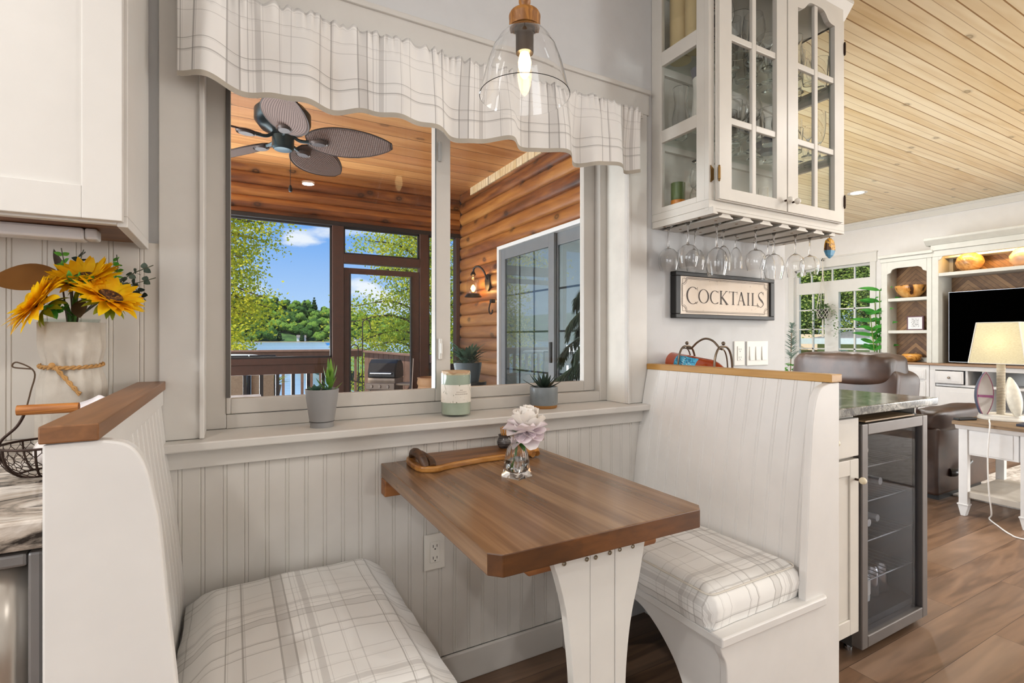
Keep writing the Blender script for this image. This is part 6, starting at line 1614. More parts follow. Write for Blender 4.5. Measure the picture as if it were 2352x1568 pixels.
# ceiling fan
HX, HY = .276, 3.50
fn_ = thing('ceiling_fan', 'porch ceiling fan with five woven brown leaf-shaped blades and a dark motor', 'ceiling fan', (HX, HY, 2.40))
M_FAN = plain('fan_motor', '#2c3a3e', .35, .6, var=.1)
MB().lathe([(0, 2.799), (.075, 2.799), (.07, 2.76), (.03, 2.74), (.016, 2.735), (.016, 2.63), (.03, 2.62), (.13, 2.61), (.165, 2.57), (.165, 2.51), (.13, 2.465), (.07, 2.44), (.06, 2.43), (0, 2.43)][::-1], (HX, HY, 0), 36).obj('motor', M_FAN, fn_)
MB().lathe([(0, 2.335), (.052, 2.338), (.064, 2.35), (.066, 2.42), (.05, 2.432), (0, 2.432)], (HX, HY, 0), 28).obj('switch_housing', plain('fan_switch', '#33454b', .3, .7), fn_)
t = NT('woven_wicker'); v = t.coords('UV', (1, 1, 1)); 
w1 = t.node('ShaderNodeTexWave'); w1.bands_direction = 'X'; w1.inputs['Scale'].default_value = 26; t.l.new(v, w1.inputs['Vector'])
w2 = t.node('ShaderNodeTexWave'); w2.bands_direction = 'Y'; w2.inputs['Scale'].default_value = 26; t.l.new(v, w2.inputs['Vector'])
wv = t.math('MULTIPLY', w1.outputs[1], w2.outputs[1]); t.principled(t.ramp(wv, [(.1, srgb('#5b443c')), (.6, srgb('#a58b80'))]), .7, 0, t.bump(wv, .5, .004)); M_WICK = t.m; MATS['woven_wicker'] = t.m
for k in range(5):
    ph = R(8+72*k); d = RT_*math.cos(ph)+FW_*math.sin(ph); s = Vector((-d.y, d.x, 0)); pitch = -.36
    def bl(u, v):
        rr = .145+.525*v; w = .125*math.sin(PI*min(.995, .05+.93*v**.85))**.62
        a = (u-.5)*2; return tuple(Vector((HX, HY, 2.405))+d*rr+s*(a*w)+Vector((0, 0, a*w*pitch-.01*v)))
    b_ = MB().grid(bl, 14, 26, uvfn=lambda u, v: (u*.25, v*.55)).obj('blade', M_WICK, fn_, ang=180, solid=.006)
    P = [bl(0, v/20) for v in range(21)]+[bl(1, 1-v/20) for v in range(21)]
    MB().tube(P, .005, 6, closed=True).obj('blade_rim', plain('wicker_rim', '#3a2a24', .6), b_)
    q = Vector((HX, HY, 2.392))+d*.215; M_ = Matrix((d.to_4d(), s.to_4d(), (0, 0, 1, 0), (0, 0, 0, 1))).transposed(); M_.translation = q
    MB().lathe([(0, -.012), (.040, -.012), (.046, -.004), (.052, -.008), (.056, -.002), (.056, .006)], (0, 0, 0), 24, sx=1.05, sy=.8, M=M_).obj('medallion', plain('fan_medallion', '#544641', .4, .3), b_)
    MB().tube(smoothpath([tuple(Vector((HX, HY, 2.435))+d*.05), tuple(Vector((HX, HY, 2.40))+d*.10), tuple(Vector((HX, HY, 2.395))+d*.17)], 4), .011, 6).obj('blade_iron', M_FAN, b_)
MB().tube([(HX+.045, HY+.03, 2.34), (HX+.045, HY+.03, 2.13)], .0018, 5).lathe([(0, 2.085), (.010, 2.09), (.013, 2.105), (.006, 2.13), (0, 2.132)], (HX+.045, HY+.03, 0), 12).obj('pull_chain', M_BLACK, fn_)

# things on the porch
pt = thing('porch_table', 'grey topped porch table just outside the window', 'table', (-.2, 4.0, PF))
MB().box(-.60, .185, 3.74, 4.33, .70, .725).obj('top', plain('porch_table_top', '#cfced0', .4, var=.1), pt, bevel=.01)
for x in (-.52, .10):
    for y in (3.80, 4.25): MB().box(x, x+.04, y, y+.04, PF, .70).obj('leg', M_BLACK, pt)
rp = thing('ribbed_planter', 'tall ribbed tan planter on the porch behind the window post', 'planter', (1.80, 4.95, PF))
prof = [(0, PF)]
for k in range(13): z = PF+.062*k; prof += [(.105+.004*k, z), (.118+.004*k, z+.03)]
MB().lathe(prof+[(.158, .735), (.165, .75), (.15, .755), (.14, .70), (0, .66)], (1.80, 4.95, 0), 30).obj('body', plain('ribbed_tan', '#a98159', .6, var=.1), rp)
pp = thing('porch_plant', 'small leafy plant in a grey blue pot on a stand outside behind the candle', 'potted plant', (1.20, 2.72, PF))
C = (1.20, 2.72, .0)
MB().lathe([(0, .90), (.065, .90), (.082, 1.0), (.082, 1.01), (.07, 1.01), (0, .99)], C, 24).obj('pot', plain('pot_slate', '#3f4a50', .5), pp)
MB().lathe([(0, PF), (.12, PF), (.12, PF+.02), (.02, PF+.04), (.02, .86), (.11, .88), (.11, .90), (0, .90)], C, 20).obj('stand', M_BLACK, pp)
rg = random.Random(14); lf = MB()
for i in range(90):
    a = rg.uniform(0, 2*PI); el = rg.uniform(.1, 1.3); leafblade(lf, (C[0]+.03*math.cos(a), C[1]+.03*math.sin(a), 1.0+.05*rg.random()), (math.cos(a)*math.cos(el), math.sin(a)*math.cos(el), math.sin(el)), (0, 0, 1), rg.uniform(.06, .13), .012, .6, 5, .2)
lf.obj('foliage', leafmat('porch_leaf', '#24402f', '#4b6f58', 10, .15), pp, ang=180)
nf = thing('norfolk_pine', 'dark green norfolk pine in a pot on the porch in front of the sliding door', 'potted tree', (1.92, 2.28, PF))
MB().lathe([(0, PF), (.13, PF), (.17, .22), (.155, .22), (0, .18)], (1.92, 2.28, 0), 24).obj('pot', plain('pot_terracotta', '#9a5a3a', .7), nf)
MB().tube([(1.92, 2.28, .15), (1.915, 2.285, .9), (1.92, 2.28, 1.62)], [.022, .015, .004], 8).obj('trunk', plain('bark_brown', '#4d3a2a', .8), nf)
lf = MB()
for tier in range(7):
    z = .45+.17*tier; L = .60-.055*tier; n = 6
    for k in range(n):
        a = 2*PI*k/n+tier*.5; kx, ky = (.28 if math.cos(a) > 0 else .6), (.45 if math.sin(a) < 0 else 1.); P = smoothpath([(1.92, 2.28, z), (1.92+.5*L*kx*math.cos(a), 2.28+.5*L*ky*math.sin(a), z+.05), (1.92+L*kx*math.cos(a), 2.28+L*ky*math.sin(a), z-.05), (1.92+1.1*L*kx*math.cos(a), 2.28+1.12*L*ky*math.sin(a), z-.14)], 9)
        lf.tube(P, .005, 4)
        for i in range(3, len(P)):
            d = (P[i]-P[i-1]).normalized(); s = d.cross(Vector((0, 0, 1))).normalized()
            for sg_ in (-1, 1):
                for q in range(6): leafblade(lf, P[i]-d*.006*q, s*sg_*rg.uniform(.3, 1.)+d*rg.uniform(.3, 1)+Vector((0, 0, rg.uniform(-1.1, -.1))), (0, 0, 1), .10*(1.2-i/len(P))+.03, .0035, .4, 3, .3)
lf.obj('branches', leafmat('norfolk_green', '#16291c', '#2c4632', 8, .1), nf, ang=180)
tag(MB().tube([(1.66, 5.16, PF), (1.70, 5.34, .62), (1.735, 5.405, .93)], .006, 6).obj('thin_rod', plain('rod_grey', '#9a8d84', .5, .3), None), 'thin grey rod leaning against the screen door post', 'rod')

# ================================================================= deck
M_DECK = boards('deck_boards', '#7c6554', '#a58a76', '#41332a', 'X', 'Y', .14, .03, False, .7, 0, 2., 0.)
struct(MB().box(-6, 4.2, 5.52, 8.3, PF-.14, PF-.04).obj('floor_deck', M_DECK))
M_DRAIL = plain('deck_rail_wood', '#7d5f50', .65, var=.15, scale=15)
dk = thing('deck_railing', 'weathered brown deck railing in front of the lake', 'railing', (-1.5, 8.05, PF))
MB().box(-6, 1.78, 7.98, 8.14, .955, .985).box(-6, 1.78, 8.04, 8.08, .87, .955).obj('top_rail', M_DRAIL, dk, bevel=.004)
MB().box(-6, 1.78, 8.04, 8.08, PF+.06, PF+.14).obj('bottom_rail', M_DRAIL, dk)
for k in range(26): x = 1.66-.128*k; MB().box(x-.018, x+.018, 8.03, 8.065, PF+.14, .90).obj('baluster', M_DRAIL, dk)
dp = thing('deck_screen', 'solid vertical board panel of the deck behind the grill', 'fence', (2.1, 7.2, PF))
mb = MB(); A, B = Vector((1.80, 8.02, 0)), Vector((2.42, 6.10, 0)); N_ = 15
for k in range(N_):
    p, q = A.lerp(B, k/N_), A.lerp(B, (k+.94)/N_); s = (B-A).normalized(); nrm = Vector((-s.y, s.x, 0))*.011; ta, tb_ = .93-.05*k/N_, .93-.05*(k+1)/N_
    o = len(mb.v); mb.v += [tuple(p-nrm+Vector((0, 0, PF))), tuple(q-nrm+Vector((0, 0, PF))), tuple(q+nrm+Vector((0, 0, PF))), tuple(p+nrm+Vector((0, 0, PF))), tuple(p-nrm+Vector((0, 0, ta))), tuple(q-nrm+Vector((0, 0, tb_))), tuple(q+nrm+Vector((0, 0, tb_))), tuple(p+nrm+Vector((0, 0, ta)))]
    mb.f += [tuple(o+i for i in f) for f in ((3, 2, 1, 0), (4, 5, 6, 7), (0, 1, 5, 4), (2, 3, 7, 6), (0, 4, 7, 3), (1, 2, 6, 5))]
mb.obj('boards', M_DRAIL, dp)
cp = MB().box(-.06, .06, 0, (B-A).length, -.014, .014); s = (B-A).normalized(); slope = -.05/(B-A).length; yv = Vector((s.x, s.y, slope)).normalized(); xv = Vector((s.y, -s.x, 0)); zv = xv.cross(yv)
M_ = Matrix((xv.to_4d(), yv.to_4d(), zv.to_4d(), (0, 0, 0, 1))).transposed(); M_.translation = A+Vector((0, 0, .95)); cp.xf(M_).obj('cap_rail', M_DRAIL, dp, bevel=.003)
# grill
gr = thing('gas_grill', 'black and steel gas grill standing on the deck', 'grill', (1.68, 6.75, PF))
gx, gy = 1.72, 6.75
M_ = Matrix.Translation((gx+.07, gy, -.03)) @ Matrix.Rotation(R(-38), 4, 'Z') @ Matrix.Diagonal((.66, .66, .95, 1))
def G(mb, nm, m, **k): return mb.xf(M_).obj(nm, m, gr, **k)
G(MB().prism([(-.23, .70), (-.235, .78), (-.17, .90), (-.08, .95), (.10, .95), (.20, .88), (.23, .78), (.23, .70)], 'X', -.29, .29), 'hood', plain('grill_hood', '#2b2a2b', .3, .5, var=.2), bevel=.015)
G(MB().prism([(-.24, .695), (-.24, .665), (-.19, .52), (.19, .52), (.23, .665), (.23, .695)], 'X', -.285, .285), 'firebox', plain('grill_body', '#a59482', .45, .3, var=.15), bevel=.006)
G(MB().tube([(-.22, -.265, .76), (.22, -.265, .76)], .012, 8), 'hood_handle', M_CHROME)
G(MB().box(-.30, .30, -.30, -.23, .54, .63), 'control_panel', plain('grill_panel', '#8d7c6c', .4, .3), bevel=.006)
for k in range(3): G(MB().lathe([(0, -.028), (.022, -.028), (.024, 0)], (-.17+.17*k, -.30, .585), 14, 'Y'), 'knob', plain('grill_knob', '#c2b29f', .4))
G(MB().box(.29, .68, -.22, .20, .60, .625), 'side_shelf', plain('grill_shelf', '#b9a68c', .5), bevel=.006)
for x in (-.27, .27):
    for y in (-.18, .18): G(MB().box(x-.018, x+.018, y-.018, y+.018, PF-.03, .53), 'leg', plain('grill_leg', '#8a7866', .5, .2))
G(MB().box(-.27, .27, -.19, .19, .02, .05), 'bottom_shelf', plain('grill_leg', '#8a7866', .5))
# shepherd hooks
M_SH = plain('hook_iron', '#4a4038', .5, .6)
def shep(x, y, h, s, lab):
    P = [(x, y, PF-.04), (x, y, h-.08)]+[(x+s*.05-s*.05*math.cos(R(a)), y, h-.05+.055*math.sin(R(a))) for a in range(10, 181, 17)]+[(x+s*.11, y, h-.12), (x+s*.13, y, h-.13)]
    r_ = thing('shepherd_hook', lab, 'garden hook', (x, y, PF-.04)); MB().tube(P, .0075, 7).obj('rod', M_SH, r_)
    MB().tube([(x, y+.0, .55), (x-.11, y, .58), (x-.13, y, .66)], .005, 6).obj('side_arm', M_SH, r_)
shep(1.535, 7.0, 1.40, 1, 'tall iron shepherd hook beside the grill'); shep(1.50, 7.1, 1.06, -1, 'short iron shepherd hook bending away from the grill')
# deck chairs, table and pot
M_SLING = plain('sling_tan', '#a99a84', .8, var=.15, scale=60); M_CHF = plain('chair_frame', '#2a2f3a', .4, .5)
def dchair(x, y, lab):
    r_ = thing('deck_chair', lab, 'chair', (x, y, PF-.04)); w = .12
    MB().prism([(y-.015, .36), (y+.01, .36), (y-.04, .93), (y-.062, .93)], 'X', x-w, x+w).obj('back_sling', M_SLING, r_, bevel=.004)
    MB().box(x-w, x+w, y, y+.42, .345, .365).obj('seat_sling', M_SLING, r_)
    for s in (-1, 1):
        MB().tube([(x+s*(w+.015), y+.03, PF-.04), (x+s*(w+.015), y, .36), (x+s*(w+.015), y-.052, .945)], .013, 7).obj('back_leg', M_CHF, r_)
        MB().tube([(x+s*(w+.015), y+.42, PF-.04), (x+s*(w+.015), y+.40, .58), (x+s*(w+.015), y-.01, .60)], .012, 7).obj('front_leg', M_CHF, r_)
    MB().tube([(x-w-.015, y-.052, .945), (x+w+.015, y-.052, .945)], .013, 7).obj('top_bar', M_CHF, r_)
dchair(.015, 6.55, 'tan sling deck chair seen through the balusters nearest the window edge'); dchair(.30, 6.6, 'tan sling deck chair beside the potted plant on the deck')
ot = thing('patio_table', 'white rimmed patio table out on the deck behind the porch railing', 'table', (-.25, 7.3, PF))
MB().lathe([(0, .905), (.52, .905), (.545, .915), (.545, .935), (.52, .94), (0, .94)], (-.26, 7.3, 0), 36).obj('top', plain('patio_white', '#d9d9d6', .4), ot)
MB().lathe([(0, PF-.04), (.22, PF-.04), (.2, PF), (.03, PF+.03), (.03, .905), (0, .905)], (-.26, 7.3, 0), 18).obj('pedestal', M_CHF, ot)
dpot = thing('deck_plant', 'leafy plant in a pale pot standing on a small cream table on the deck', 'potted plant', (.47, 7.2, PF))
MB().box(.30, .66, 7.05, 7.40, .36, .39).box(.33, .63, 7.08, 7.37, PF-.04, .36).obj('stand', plain('cream_stand', '#b9ad96', .6), dpot)
MB().lathe([(0, .39), (.07, .39), (.10, .55), (.085, .55), (0, .5)], (.45, 7.2, 0), 20).obj('pot', plain('deck_pot', '#b3a48c', .7, var=.15), dpot)
lf = MB()
for i in range(60):
    a = rg.uniform(0, 2*PI); el = rg.uniform(.4, 1.4); leafblade(lf, (.45, 7.2, .54), (math.cos(a)*math.cos(el), math.sin(a)*math.cos(el), math.sin(el)), (0, 0, 1), rg.uniform(.12, .28), .02, .7, 5, .2)
lf.obj('foliage', leafmat('deck_leaf', '#5f7d2a', '#a3a93c', 8, .3), dpot, ang=180)

# ================================================================= lake, far shore, trees
t = NT('lake_water'); n1 = t.noise(t.coords('Object', (.25, 1., 1.)), .9, 4, .6); t.principled(t.ramp(t.noise(t.coords('Object', (.01, .05, 1)), 1, 2), [(.3, srgb('#8fa9bd')), (.7, srgb('#a9bfcf'))]), .2, 0, t.bump(n1, .25, .3), .5)
struct(MB().quad((-900, 8.6, -3), (900, 8.6, -3), (900, 640, -3), (-900, 640, -3)).obj('lake', t.m))
t = NT('hill_ground'); t.principled(t.ramp(t.noise(t.coords('Object'), .08, 4), [(.4, srgb('#2c4420')), (.6, srgb('#4a6a30'))]), .95)
def hz(x, y):
    k = max(0, (y-600)/160); return -3+min(1, k*6)*1.2+46*min(1, k)**1.1*(.75+.3*math.sin(x*.012+1.1)+.12*math.sin(x*.031))
struct(MB().grid(lambda u, v: (-700+1500*u, 596+260*v, hz(-700+1500*u, 596+260*v)-(1.5 if v == 0 else 0)), 90, 16).obj('hill', t.m))
t = NT('shore_sand'); t.principled(srgb('#b09a76'), .9); struct(MB().box(-700, 800, 594, 599, -3.2, -2.1).obj('shore', t.m))
def blob(mb, c, r, sz, seed, n=14):
    def fn(u, v):
        p, q = 2*PI*u, PI*v-PI/2; d = Vector((math.cos(q)*math.cos(p), math.cos(q)*math.sin(p), math.sin(q)))
        k = 1+.42*mnoise.noise(d*2.1+Vector((seed*3.7, seed, 0)))+.22*mnoise.noise(d*5+Vector((seed, 0, seed)))
        return (c[0]+d.x*r*k, c[1]+d.y*r*k, c[2]+d.z*r*sz*k)
    return mb.grid(fn, n+4, n)
def canopy_mat(name, a, b, sc):
    t = NT(name); v = t.coords('Object'); n1 = t.noise(v, sc, 5, .7); c = t.ramp(n1, [(.38, srgb(a)), (.62, srgb(b))]); t.principled(c, .9, 0, t.bump(n1, 1., 2.5), .1); MATS[name] = t.m; return t.m
FT = []
for nm, a, b, cone in (('dark', '#2c4c24', '#5b8038', 0), ('bright', '#55802e', '#98b650', 0), ('conifer', '#20361f', '#3c5a30', 1)):
    r_ = thing('forest_tree', 'tree', 'tree', (0, 0, 0)); mb = MB()
    if cone:
        for k in range(5): blob(mb, (0, 0, 5+3.6*k), 4.6-.8*k, .75, k+3, 10)
    else:
        for k in range(5): blob(mb, (3.6*math.cos(k*2.4), 3.6*math.sin(k*2.4), 9+2.6*math.sin(k*1.7)), 5.2, .85, k+len(FT)*7, 10)
    mb.obj('crown', canopy_mat('forest_'+nm, a, b, .55), r_, ang=180); MB().tube([(0, 0, -1), (0, 0, 9)], [.6, .35], 6).obj('trunk', MATS['bark_brown'], r_)
    FT.append(r_)
rg = random.Random(5)
LABF = ['dark green broadleaf tree in the forest across the lake', 'bright green broadleaf tree in the forest across the lake', 'dark conifer standing in the forest across the lake']
used = [False]*3; spots_ = []
for row in range(7):
    for k in range(44):
        x = -140+430*(k+rg.uniform(-.4, .4))/44; y = 606+row*22+rg.uniform(-7, 7); kd = rg.choice((0, 0, 1, 1, 1, 2)); s = rg.uniform(.6, 1.0)
        if row == 0 and rg.random() < .35: continue
        if any((x-a)**2+(y-b)**2 < 56*(s+c)**2/2.6 for a, b, c in spots_): continue
        spots_.append((x, y, s))
        z = hz(x, y)-.5
        if not used[kd]:
            o = FT[kd]; o.location = (x, y, z); o.scale = (s,)*3; used[kd] = True; o['label'] = LABF[kd]; o['group'] = 'forest across the lake'
        else: dup(FT[kd], (x, y, z), rg.uniform(0, 6), LABF[kd], 'forest across the lake', s)
for i, (x, w, c) in enumerate(((66, 9, '#dcdcd8'), (102, 12, '#c9c4b8'), (126, 8, '#e2e0dc'))):
    h = thing('lake_house', ['small white house among the trees on the far shore', 'wide tan house on the far shore behind the shepherd hook', 'little white cottage furthest along the far shore'][i], 'house', (x, 603, -2))
    MB().box(x-w/2, x+w/2, 601, 606, -2, 2.2).obj('walls', plain('lakehouse'+c[1:], c, .8), h); MB().prism([(600, 2.2), (607, 2.2), (603.5, 5)], 'X', x-w/2-.5, x+w/2+.5).obj('roof', plain('lakehouse_roof', '#77706a', .8), h)
bo = thing('boat', 'small blue covered boat moored on the far side of the lake', 'boat', (56, 330, -3))
MB().prism([(51, -3), (61, -3), (62.5, -1.6), (50, -1.6)], 'Y', 328, 332).obj('hull', plain('boat_blue', '#2f86c4', .4), bo); MB().prism([(52.5, -1.6), (60, -1.6), (58, -.2), (54, -.2)], 'Y', 328.6, 331.4).obj('cover', plain('boat_cover', '#4a9ad0', .6), bo)

# near trees: leaves as small blades on drooping boughs
def leafy(name, label, base, boughs, nleaf, size, mat, seed, trunk=.12, h=6., zmin=None):
    rg = random.Random(seed); r_ = thing(name, label, 'tree', base); lf = MB(); wd_ = MB()
    B = Vector(base); wd_.tube([tuple(B), tuple(B+Vector((.1, 0, h*.5))), tuple(B+Vector((-.05, .1, h)))], [trunk, trunk*.7, trunk*.25], 8)
    for (z0, end) in boughs:
        P = smoothpath([tuple(B+Vector((0, 0, z0))), tuple(B+Vector((0, 0, z0))+(Vector(end)-B-Vector((0, 0, z0)))*.5+Vector((0, 0, .35))), end], 8); n = len(P)
        wd_.tube(P, [trunk*.28*(1-i/n)+.006 for i in range(n)], 5)
        for q in range(nleaf):
            t_ = rg.random()**.7; i = min(n-1, int(t_*n)); sp_ = .16+.30*rg.random()
            a, e = rg.uniform(0, 2*PI), rg.uniform(-1, 1)
            p = P[i]+Vector((math.cos(a)*sp_*1.15, math.sin(a)*sp_*1.3, e*sp_*.75-.06))
            d = Vector((rg.uniform(-1, 1), rg.uniform(-1, 1), rg.uniform(-1, .5))); s = size*rg.uniform(.7, 1.3)
            dd = d.normalized(); w = dd.cross(Vector((rg.uniform(-1, 1), rg.uniform(-1, 1), rg.uniform(-1, 1)))).normalized()*s*.42
            o = len(lf.v); lf.v += [tuple(p-dd*s*.6), tuple(p+w), tuple(p+dd*s*.6), tuple(p-w)]; lf.f.append((o, o+1, o+2, o+3))
    wd_.obj('trunk', MATS['bark_brown'], r_); f_ = lf.obj('foliage', mat, r_, smooth=False); f_['kind'] = 'stuff'
    return r_
M_BIRCH = leafmat('birch_leaf', '#a3ad1e', '#e6d93c', 2.2, .5, .5); M_BIRCH2 = leafmat('birch_leaf_green', '#8fa42c', '#d3cc44', 2., .5, .5)
bs = []
rg = random.Random(8)
XE = [(.4, .1), (1., .35), (1.3, .95), (1.8, 1.15), (2.2, .65), (2.7, .62), (3.2, .95), (3.8, 1.15), (6, .9)]
for i in range(30):
    z = .55+4.6*(i/29)**1.15; xe = [a[1]+(b[1]-a[1])*(z-a[0])/(b[0]-a[0]) for a, b in zip(XE, XE[1:]) if a[0] <= z <= b[0]][0]
    bs.append((3.4+z*.75, (xe-.25-abs(rg.gauss(0, .35)), 12.0+rg.uniform(-.8, .8), z+rg.uniform(-.1, .1))))
for i in range(10): bs.append((4+.4*i, (-2.2+rg.uniform(-.8, .6), 12+rg.uniform(-.8, .8), -.5+.7*i)))
leafy('birch_tree', 'yellow green birch tree in full leaf at the window edge of the lake view', (-1.5, 12.2, -3), bs, 1150, .052, M_BIRCH, 31, .14, 9.5)
bs = []
for i in range(16):
    z = -1.4+.36*i; bs.append((3.0+z*.8, (3.3+rg.uniform(-1.1, .5)-(.5 if 3 < i < 9 else 0), 11.6+rg.uniform(-.7, .7), z+rg.uniform(-.1, .1))))
for i in range(14): bs.append((3.5+.4*i, (4.5+rg.uniform(-.6, .9), 11.8+rg.uniform(-.7, .7), -.8+.5*i)))
leafy('birch_tree', 'yellow green birch tree behind the deck grill and screen door', (4.6, 12.4, -3), bs, 1300, .052, M_BIRCH2, 32, .13, 9)

# garden seen through the living room window
t = NT('lawn'); t.principled(t.ramp(t.noise(t.coords('Object'), 2, 4), [(.4, srgb('#4c6a2c')), (.6, srgb('#7a9a48'))]), .95)
struct(MB().quad((7.6, -30, -1.2), (90, -30, -1.6), (90, 90, -1.6), (7.6, 90, -1.2)).obj('lawn', t.m))
nh = thing('neighbour_house', 'cream neighbouring house with a grey roof outside the living room window', 'house', (24, 11, -1.4))
MB().box(21, 29, 7.2, 12.2, -1.4, 1.12).obj('walls', plain('house_cream', '#d9c99a', .8), nh)
MB().prism([(6.8, 1.10), (12.6, 1.10), (9.7, 1.62)], 'X', 20.6, 29.4).obj('roof', plain('house_roof', '#8d8782', .8, var=.15), nh)
MB().box(20.5, 20.62, 6.7, 12.7, .93, 1.16).box(20.5, 29.5, 6.68, 6.8, .93, 1.16).obj('fascia', plain('house_fascia', '#e6e8ea', .6), nh)
for y in (8.2, 9.4, 11.0):
    w_ = MB().box(20.94, 21.0, y, y+.75, -.2, .72).obj('window', plain('house_white', '#e6e6e0', .6), nh); MB().box(20.92, 20.941, y+.07, y+.35, -.13, .65).box(20.92, 20.941, y+.4, y+.68, -.13, .65).obj('pane', plain('house_pane', '#39464a', .15), w_)
n2 = thing('garden_shed', 'low building with a tan roof outside behind the trailing planter', 'shed', (24, 14.5, -1.4))
MB().box(22, 27, 13.2, 15.6, -1.4, .70).obj('walls', plain('shed_wall', '#cbb88a', .8), n2); MB().prism([(12.9, .65), (15.9, .65), (14.2, 1.35)], 'X', 21.6, 27.4).obj('roof', plain('shed_roof', '#c9b08e', .8, var=.1), n2)
M_G1 = leafmat('garden_leaf', '#6f8f3a', '#b9cc66', 1.2, .55, .6); M_G2 = leafmat('garden_leaf_bright', '#9ab548', '#d9dd80', 1., .55, .6)
def bushy(label, c, rx, rz, n, s, m, seed):
    rg = random.Random(seed); r_ = thing('garden_tree', label, 'tree', (c[0], c[1], -1.5), 'trees outside the living room window'); lf = MB()
    for q in range(n):
        d = Vector((rg.gauss(0, 1), rg.gauss(0, 1), rg.gauss(0, 1))).normalized(); k = rg.uniform(.55, 1.05)*(1+.3*mnoise.noise(d*2+Vector((seed, 0, 0))))
        p = Vector((c[0]+d.x*rx*k, c[1]+d.y*rx*k, c[2]+d.z*rz*k)); u = Vector((rg.uniform(-1, 1), rg.uniform(-1, 1), rg.uniform(-1, 1))).normalized(); w = u.orthogonal().normalized()*s*.6*rg.uniform(.6, 1.2); u = u*s*rg.uniform(.6, 1.2)
        o = len(lf.v); lf.v += [tuple(p-u), tuple(p+w), tuple(p+u), tuple(p-w)]; lf.f.append((o, o+1, o+2, o+3))
    f_ = lf.obj('foliage', m, r_, smooth=False); f_['kind'] = 'stuff'
    blob(MB(), c, rx*.62, rz/rx, seed).obj('inner_crown', canopy_mat('crown_inner%d' % seed, '#3f5a22', '#6a8a3a', .8), r_, ang=180)
    MB().tube([(c[0], c[1], -1.6), (c[0], c[1], c[2])], .25, 8).obj('trunk', MATS['bark_brown'], r_)
bushy('bushy garden tree outside above the neighbouring house roof', (34, 14, 4.2), 5.2, 5.4, 24000, .09, M_G1, 3)
bushy('bright garden tree outside behind the hanging planter', (32, 20.5, 4.5), 5.2, 5.8, 24000, .09, M_G2, 4)
bushy('low garden tree outside beside the tan roofed shed', (19, 13.6, .3), 1.7, 1.9, 5000, .07, M_G1, 6)
bushy('tall garden tree furthest back outside the living room window', (44, 21, 9), 9, 8, 14000, .2, M_G2, 7)
bushy('garden tree outside towards the bookcase side of the window', (30, 8, 5), 4.4, 5, 16000, .10, M_G2, 9)
# ================================================================= camera
cd = bpy.data.cameras.new('camera'); cam = bpy.data.objects.new('camera', cd); COL.objects.link(cam)
cam.location = (0, 0, 1.15); cam.rotation_euler = (R(90), 0, R(-28.8))
cd.sensor_width = 36; cd.lens = 36*1165/2352; cd.shift_y = -7/2352; cd.clip_start = .03; cd.clip_end = 3000
SC.camera = cam
SC.view_settings.view_transform = 'Standard'; SC.view_settings.look = 'None'
SC.view_settings.exposure = .12; SC.view_settings.gamma = 1.; SC.view_settings.use_curve_mapping = False
SC.cycles.use_denoising = True
SC.cycles.max_bounces = 10; SC.cycles.diffuse_bounces = 4; SC.cycles.glossy_bounces = 4; SC.cycles.transmission_bounces = 10; SC.cycles.transparent_max_bounces = 16
SC.cycles.caustics_reflective = False; SC.cycles.caustics_refractive = True; SC.cycles.blur_glossy = 1.
SC.cycles.sample_clamp_indirect = 4.
SC.cycles.adaptive_threshold = .025

# ================================================================= sky
wd = bpy.data.worlds.new('sky'); SC.world = wd; wd.use_nodes = True
nt = wd.node_tree; nt.nodes.clear(); N = nt.nodes.new; Lk = nt.links.new
wo = N('ShaderNodeOutputWorld'); bg = N('ShaderNodeBackground'); Lk(bg.outputs[0], wo.inputs[0])
tc = N('ShaderNodeTexCoord'); sp = N('ShaderNodeSeparateXYZ'); Lk(tc.outputs['Generated'], sp.inputs[0])
def ramp(src, stops, interp='LINEAR'):
    r = N('ShaderNodeValToRGB'); r.color_ramp.interpolation = interp
    while len(r.color_ramp.elements) < len(stops): r.color_ramp.elements.new(.5)
    for e, (p, c) in zip(r.color_ramp.elements, stops): e.position = p; e.color = tuple(c)+(1,)
    Lk(src, r.inputs[0]); return r.outputs[0]
blue = ramp(sp.outputs[2], [(0., (.55, .70, .93)), (.06, (.42, .62, .93)), (.18, (.19, .42, .88)), (.5, (.12, .32, .78)), (1., (.10, .28, .72))])
mp = N('ShaderNodeMapping'); mp.inputs['Scale'].default_value = (2.2, 2.2, 5.5); mp.inputs['Location'].default_value = (.35, .1, .12); Lk(tc.outputs['Generated'], mp.inputs[0])
nz = N('ShaderNodeTexNoise'); nz.inputs['Scale'].default_value = 2.6; nz.inputs['Detail'].default_value = 7; nz.inputs['Roughness'].default_value = .52; Lk(mp.outputs[0], nz.inputs['Vector'])
cl = ramp(nz.outputs[0], [(.53, (0, 0, 0)), (.63, (.85, .85, .85)), (.75, (1, 1, 1))])
mx = N('ShaderNodeMix'); mx.data_type = 'RGBA'; Lk(cl, mx.inputs[0]); Lk(blue, mx.inputs[6]); mx.inputs[7].default_value = (.92, .94, .98, 1)
Lk(mx.outputs[2], bg.inputs[0]); bg.inputs[1].default_value = 1.

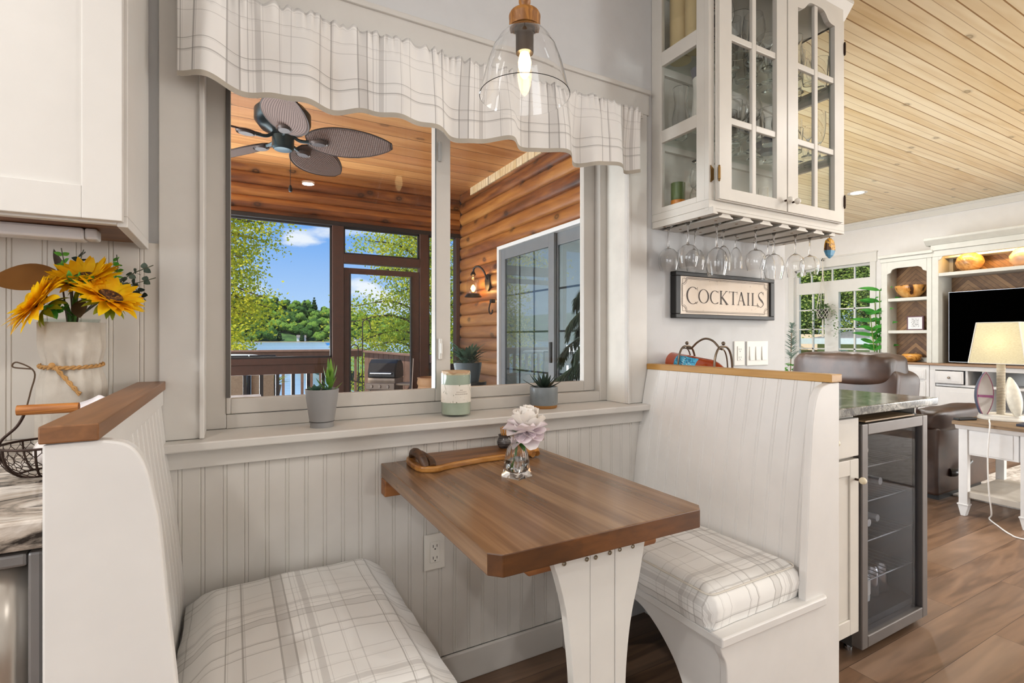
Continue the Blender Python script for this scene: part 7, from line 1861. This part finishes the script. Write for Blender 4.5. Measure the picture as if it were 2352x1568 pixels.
# ================================================================= lights
def area(name, loc, size, power, col=(1, .95, .88), rot=(0, 0, 0), sy=None, spread=180):
    l = bpy.data.lights.new(name, 'AREA'); l.energy = power; l.color = col; l.spread = R(spread)
    if sy: l.shape = 'RECTANGLE'; l.size = size; l.size_y = sy
    else: l.shape = 'DISK'; l.size = size
    o = bpy.data.objects.new(name, l); COL.objects.link(o); o.location = loc; o.rotation_euler = rot
    return o
def point(name, loc, power, col, rad=.02):
    l = bpy.data.lights.new(name, 'POINT'); l.energy = power; l.color = col; l.shadow_soft_size = rad
    o = bpy.data.objects.new(name, l); COL.objects.link(o); o.location = loc
    return o
sl = bpy.data.lights.new('sun', 'SUN'); sl.energy = 5.2; sl.angle = R(.6); sl.color = (1, .95, .86)
so = bpy.data.objects.new('sun', sl); COL.objects.link(so)
so.rotation_euler = Vector((.42, .34, -.84)).to_track_quat('-Z', 'Y').to_euler()

# ceiling cans of the kitchen and the living room
CANS = [(.66, -2.0), (-1.0, -.1), (-1.6, -2.0), (1.9, -1.0), (-2.3, .9)]
LCANS = [(3.6, .2), (5.6, .2), (3.4, 3.6), (5.9, 3.0), (4.4, -2.2)]
cproto = None
for i, (x, y) in enumerate(CANS+LCANS):
    if cproto is None:
        cproto = thing('ceiling_can_light', 'round recessed ceiling light', 'ceiling light', (x, y, ZC), 'recessed ceiling lights')
        MB().lathe([(.062, -.001), (.085, -.006), (.092, -.004), (.092, 0)], (x, y, ZC), 28).obj('trim_ring', M_WHITE, cproto)
        MB().lathe([(0, -.002), (.062, -.002)], (x, y, ZC), 24).obj('lens', emit('can_lens', '#fff1d6', 9), cproto)
    else: dup(cproto, (x, y, ZC))
    area('can_lamp', (x, y, ZC-.02), .11, [10, 14, 8, 12, 54][i] if i < len(CANS) else 20, (1, .975, .945), spread=180)
# unseen fill lamps added to brighten the rooms, set against the walls
area('fill_back', (-1.9, -3.35, 1.5), 2.4, 27, (.94, .97, 1), (R(108), 0, 0), 1.7)
area('fill_side', (-3.25, -.8, 1.5), 2.0, 34, (.92, .96, 1.), (R(90), 0, R(-90)), 1.5)
area('fill_living', (6.15, -3.35, 1.3), 1.2, 130, (.97, .99, 1), (R(90), 0, 0), 1.9)
area('fill_living_side', (7.35, -.6, 1.3), 1.9, 70, (.97, .99, 1), (R(90), 0, R(90)), 1.8)
area('fill_slider', (2.52, 3.4, 1.2), 1.9, 85, (.95, .98, 1), (R(84), 0, R(-90)), 1.8)
# fill lamps added at the open sides to brighten the porch
area('fill_porch', (-3.3, 3.7, 1.3), 3.0, 215, (.94, .97, 1), (R(96), 0, R(-90)), 2.4)
area('fill_deck', (-.6, 5.8, .6), 2.4, 130, (.94, .97, 1), (R(-115), 0, 0), 1.0)
# lamps that are on
area('puck_and_fill_lamp', (1.80, 1.45, 2.615), .06, 30, (1, .93, .82))
area('puck_and_fill_lamp', (2.20, 1.45, 2.615), .06, 14, (1, .93, .82))  # added to brighten the glasses; no second puck is modelled here
point('pendant_bulb', (LX, LY, 1.86), 5, (1, .80, .55), .016)
point('lantern_bulb', (2.17, 4.78, 1.67), 7, (1, .62, .25), .03)
area('shelf_strip', (6.995, 1.75, 2.10), .02, 15, (1, .55, .16), (0, R(-58), 0), 1.6)
point('table_lamp_bulb', (4.45, 1.382, 1.12), .8, (1, .93, .80), .03)
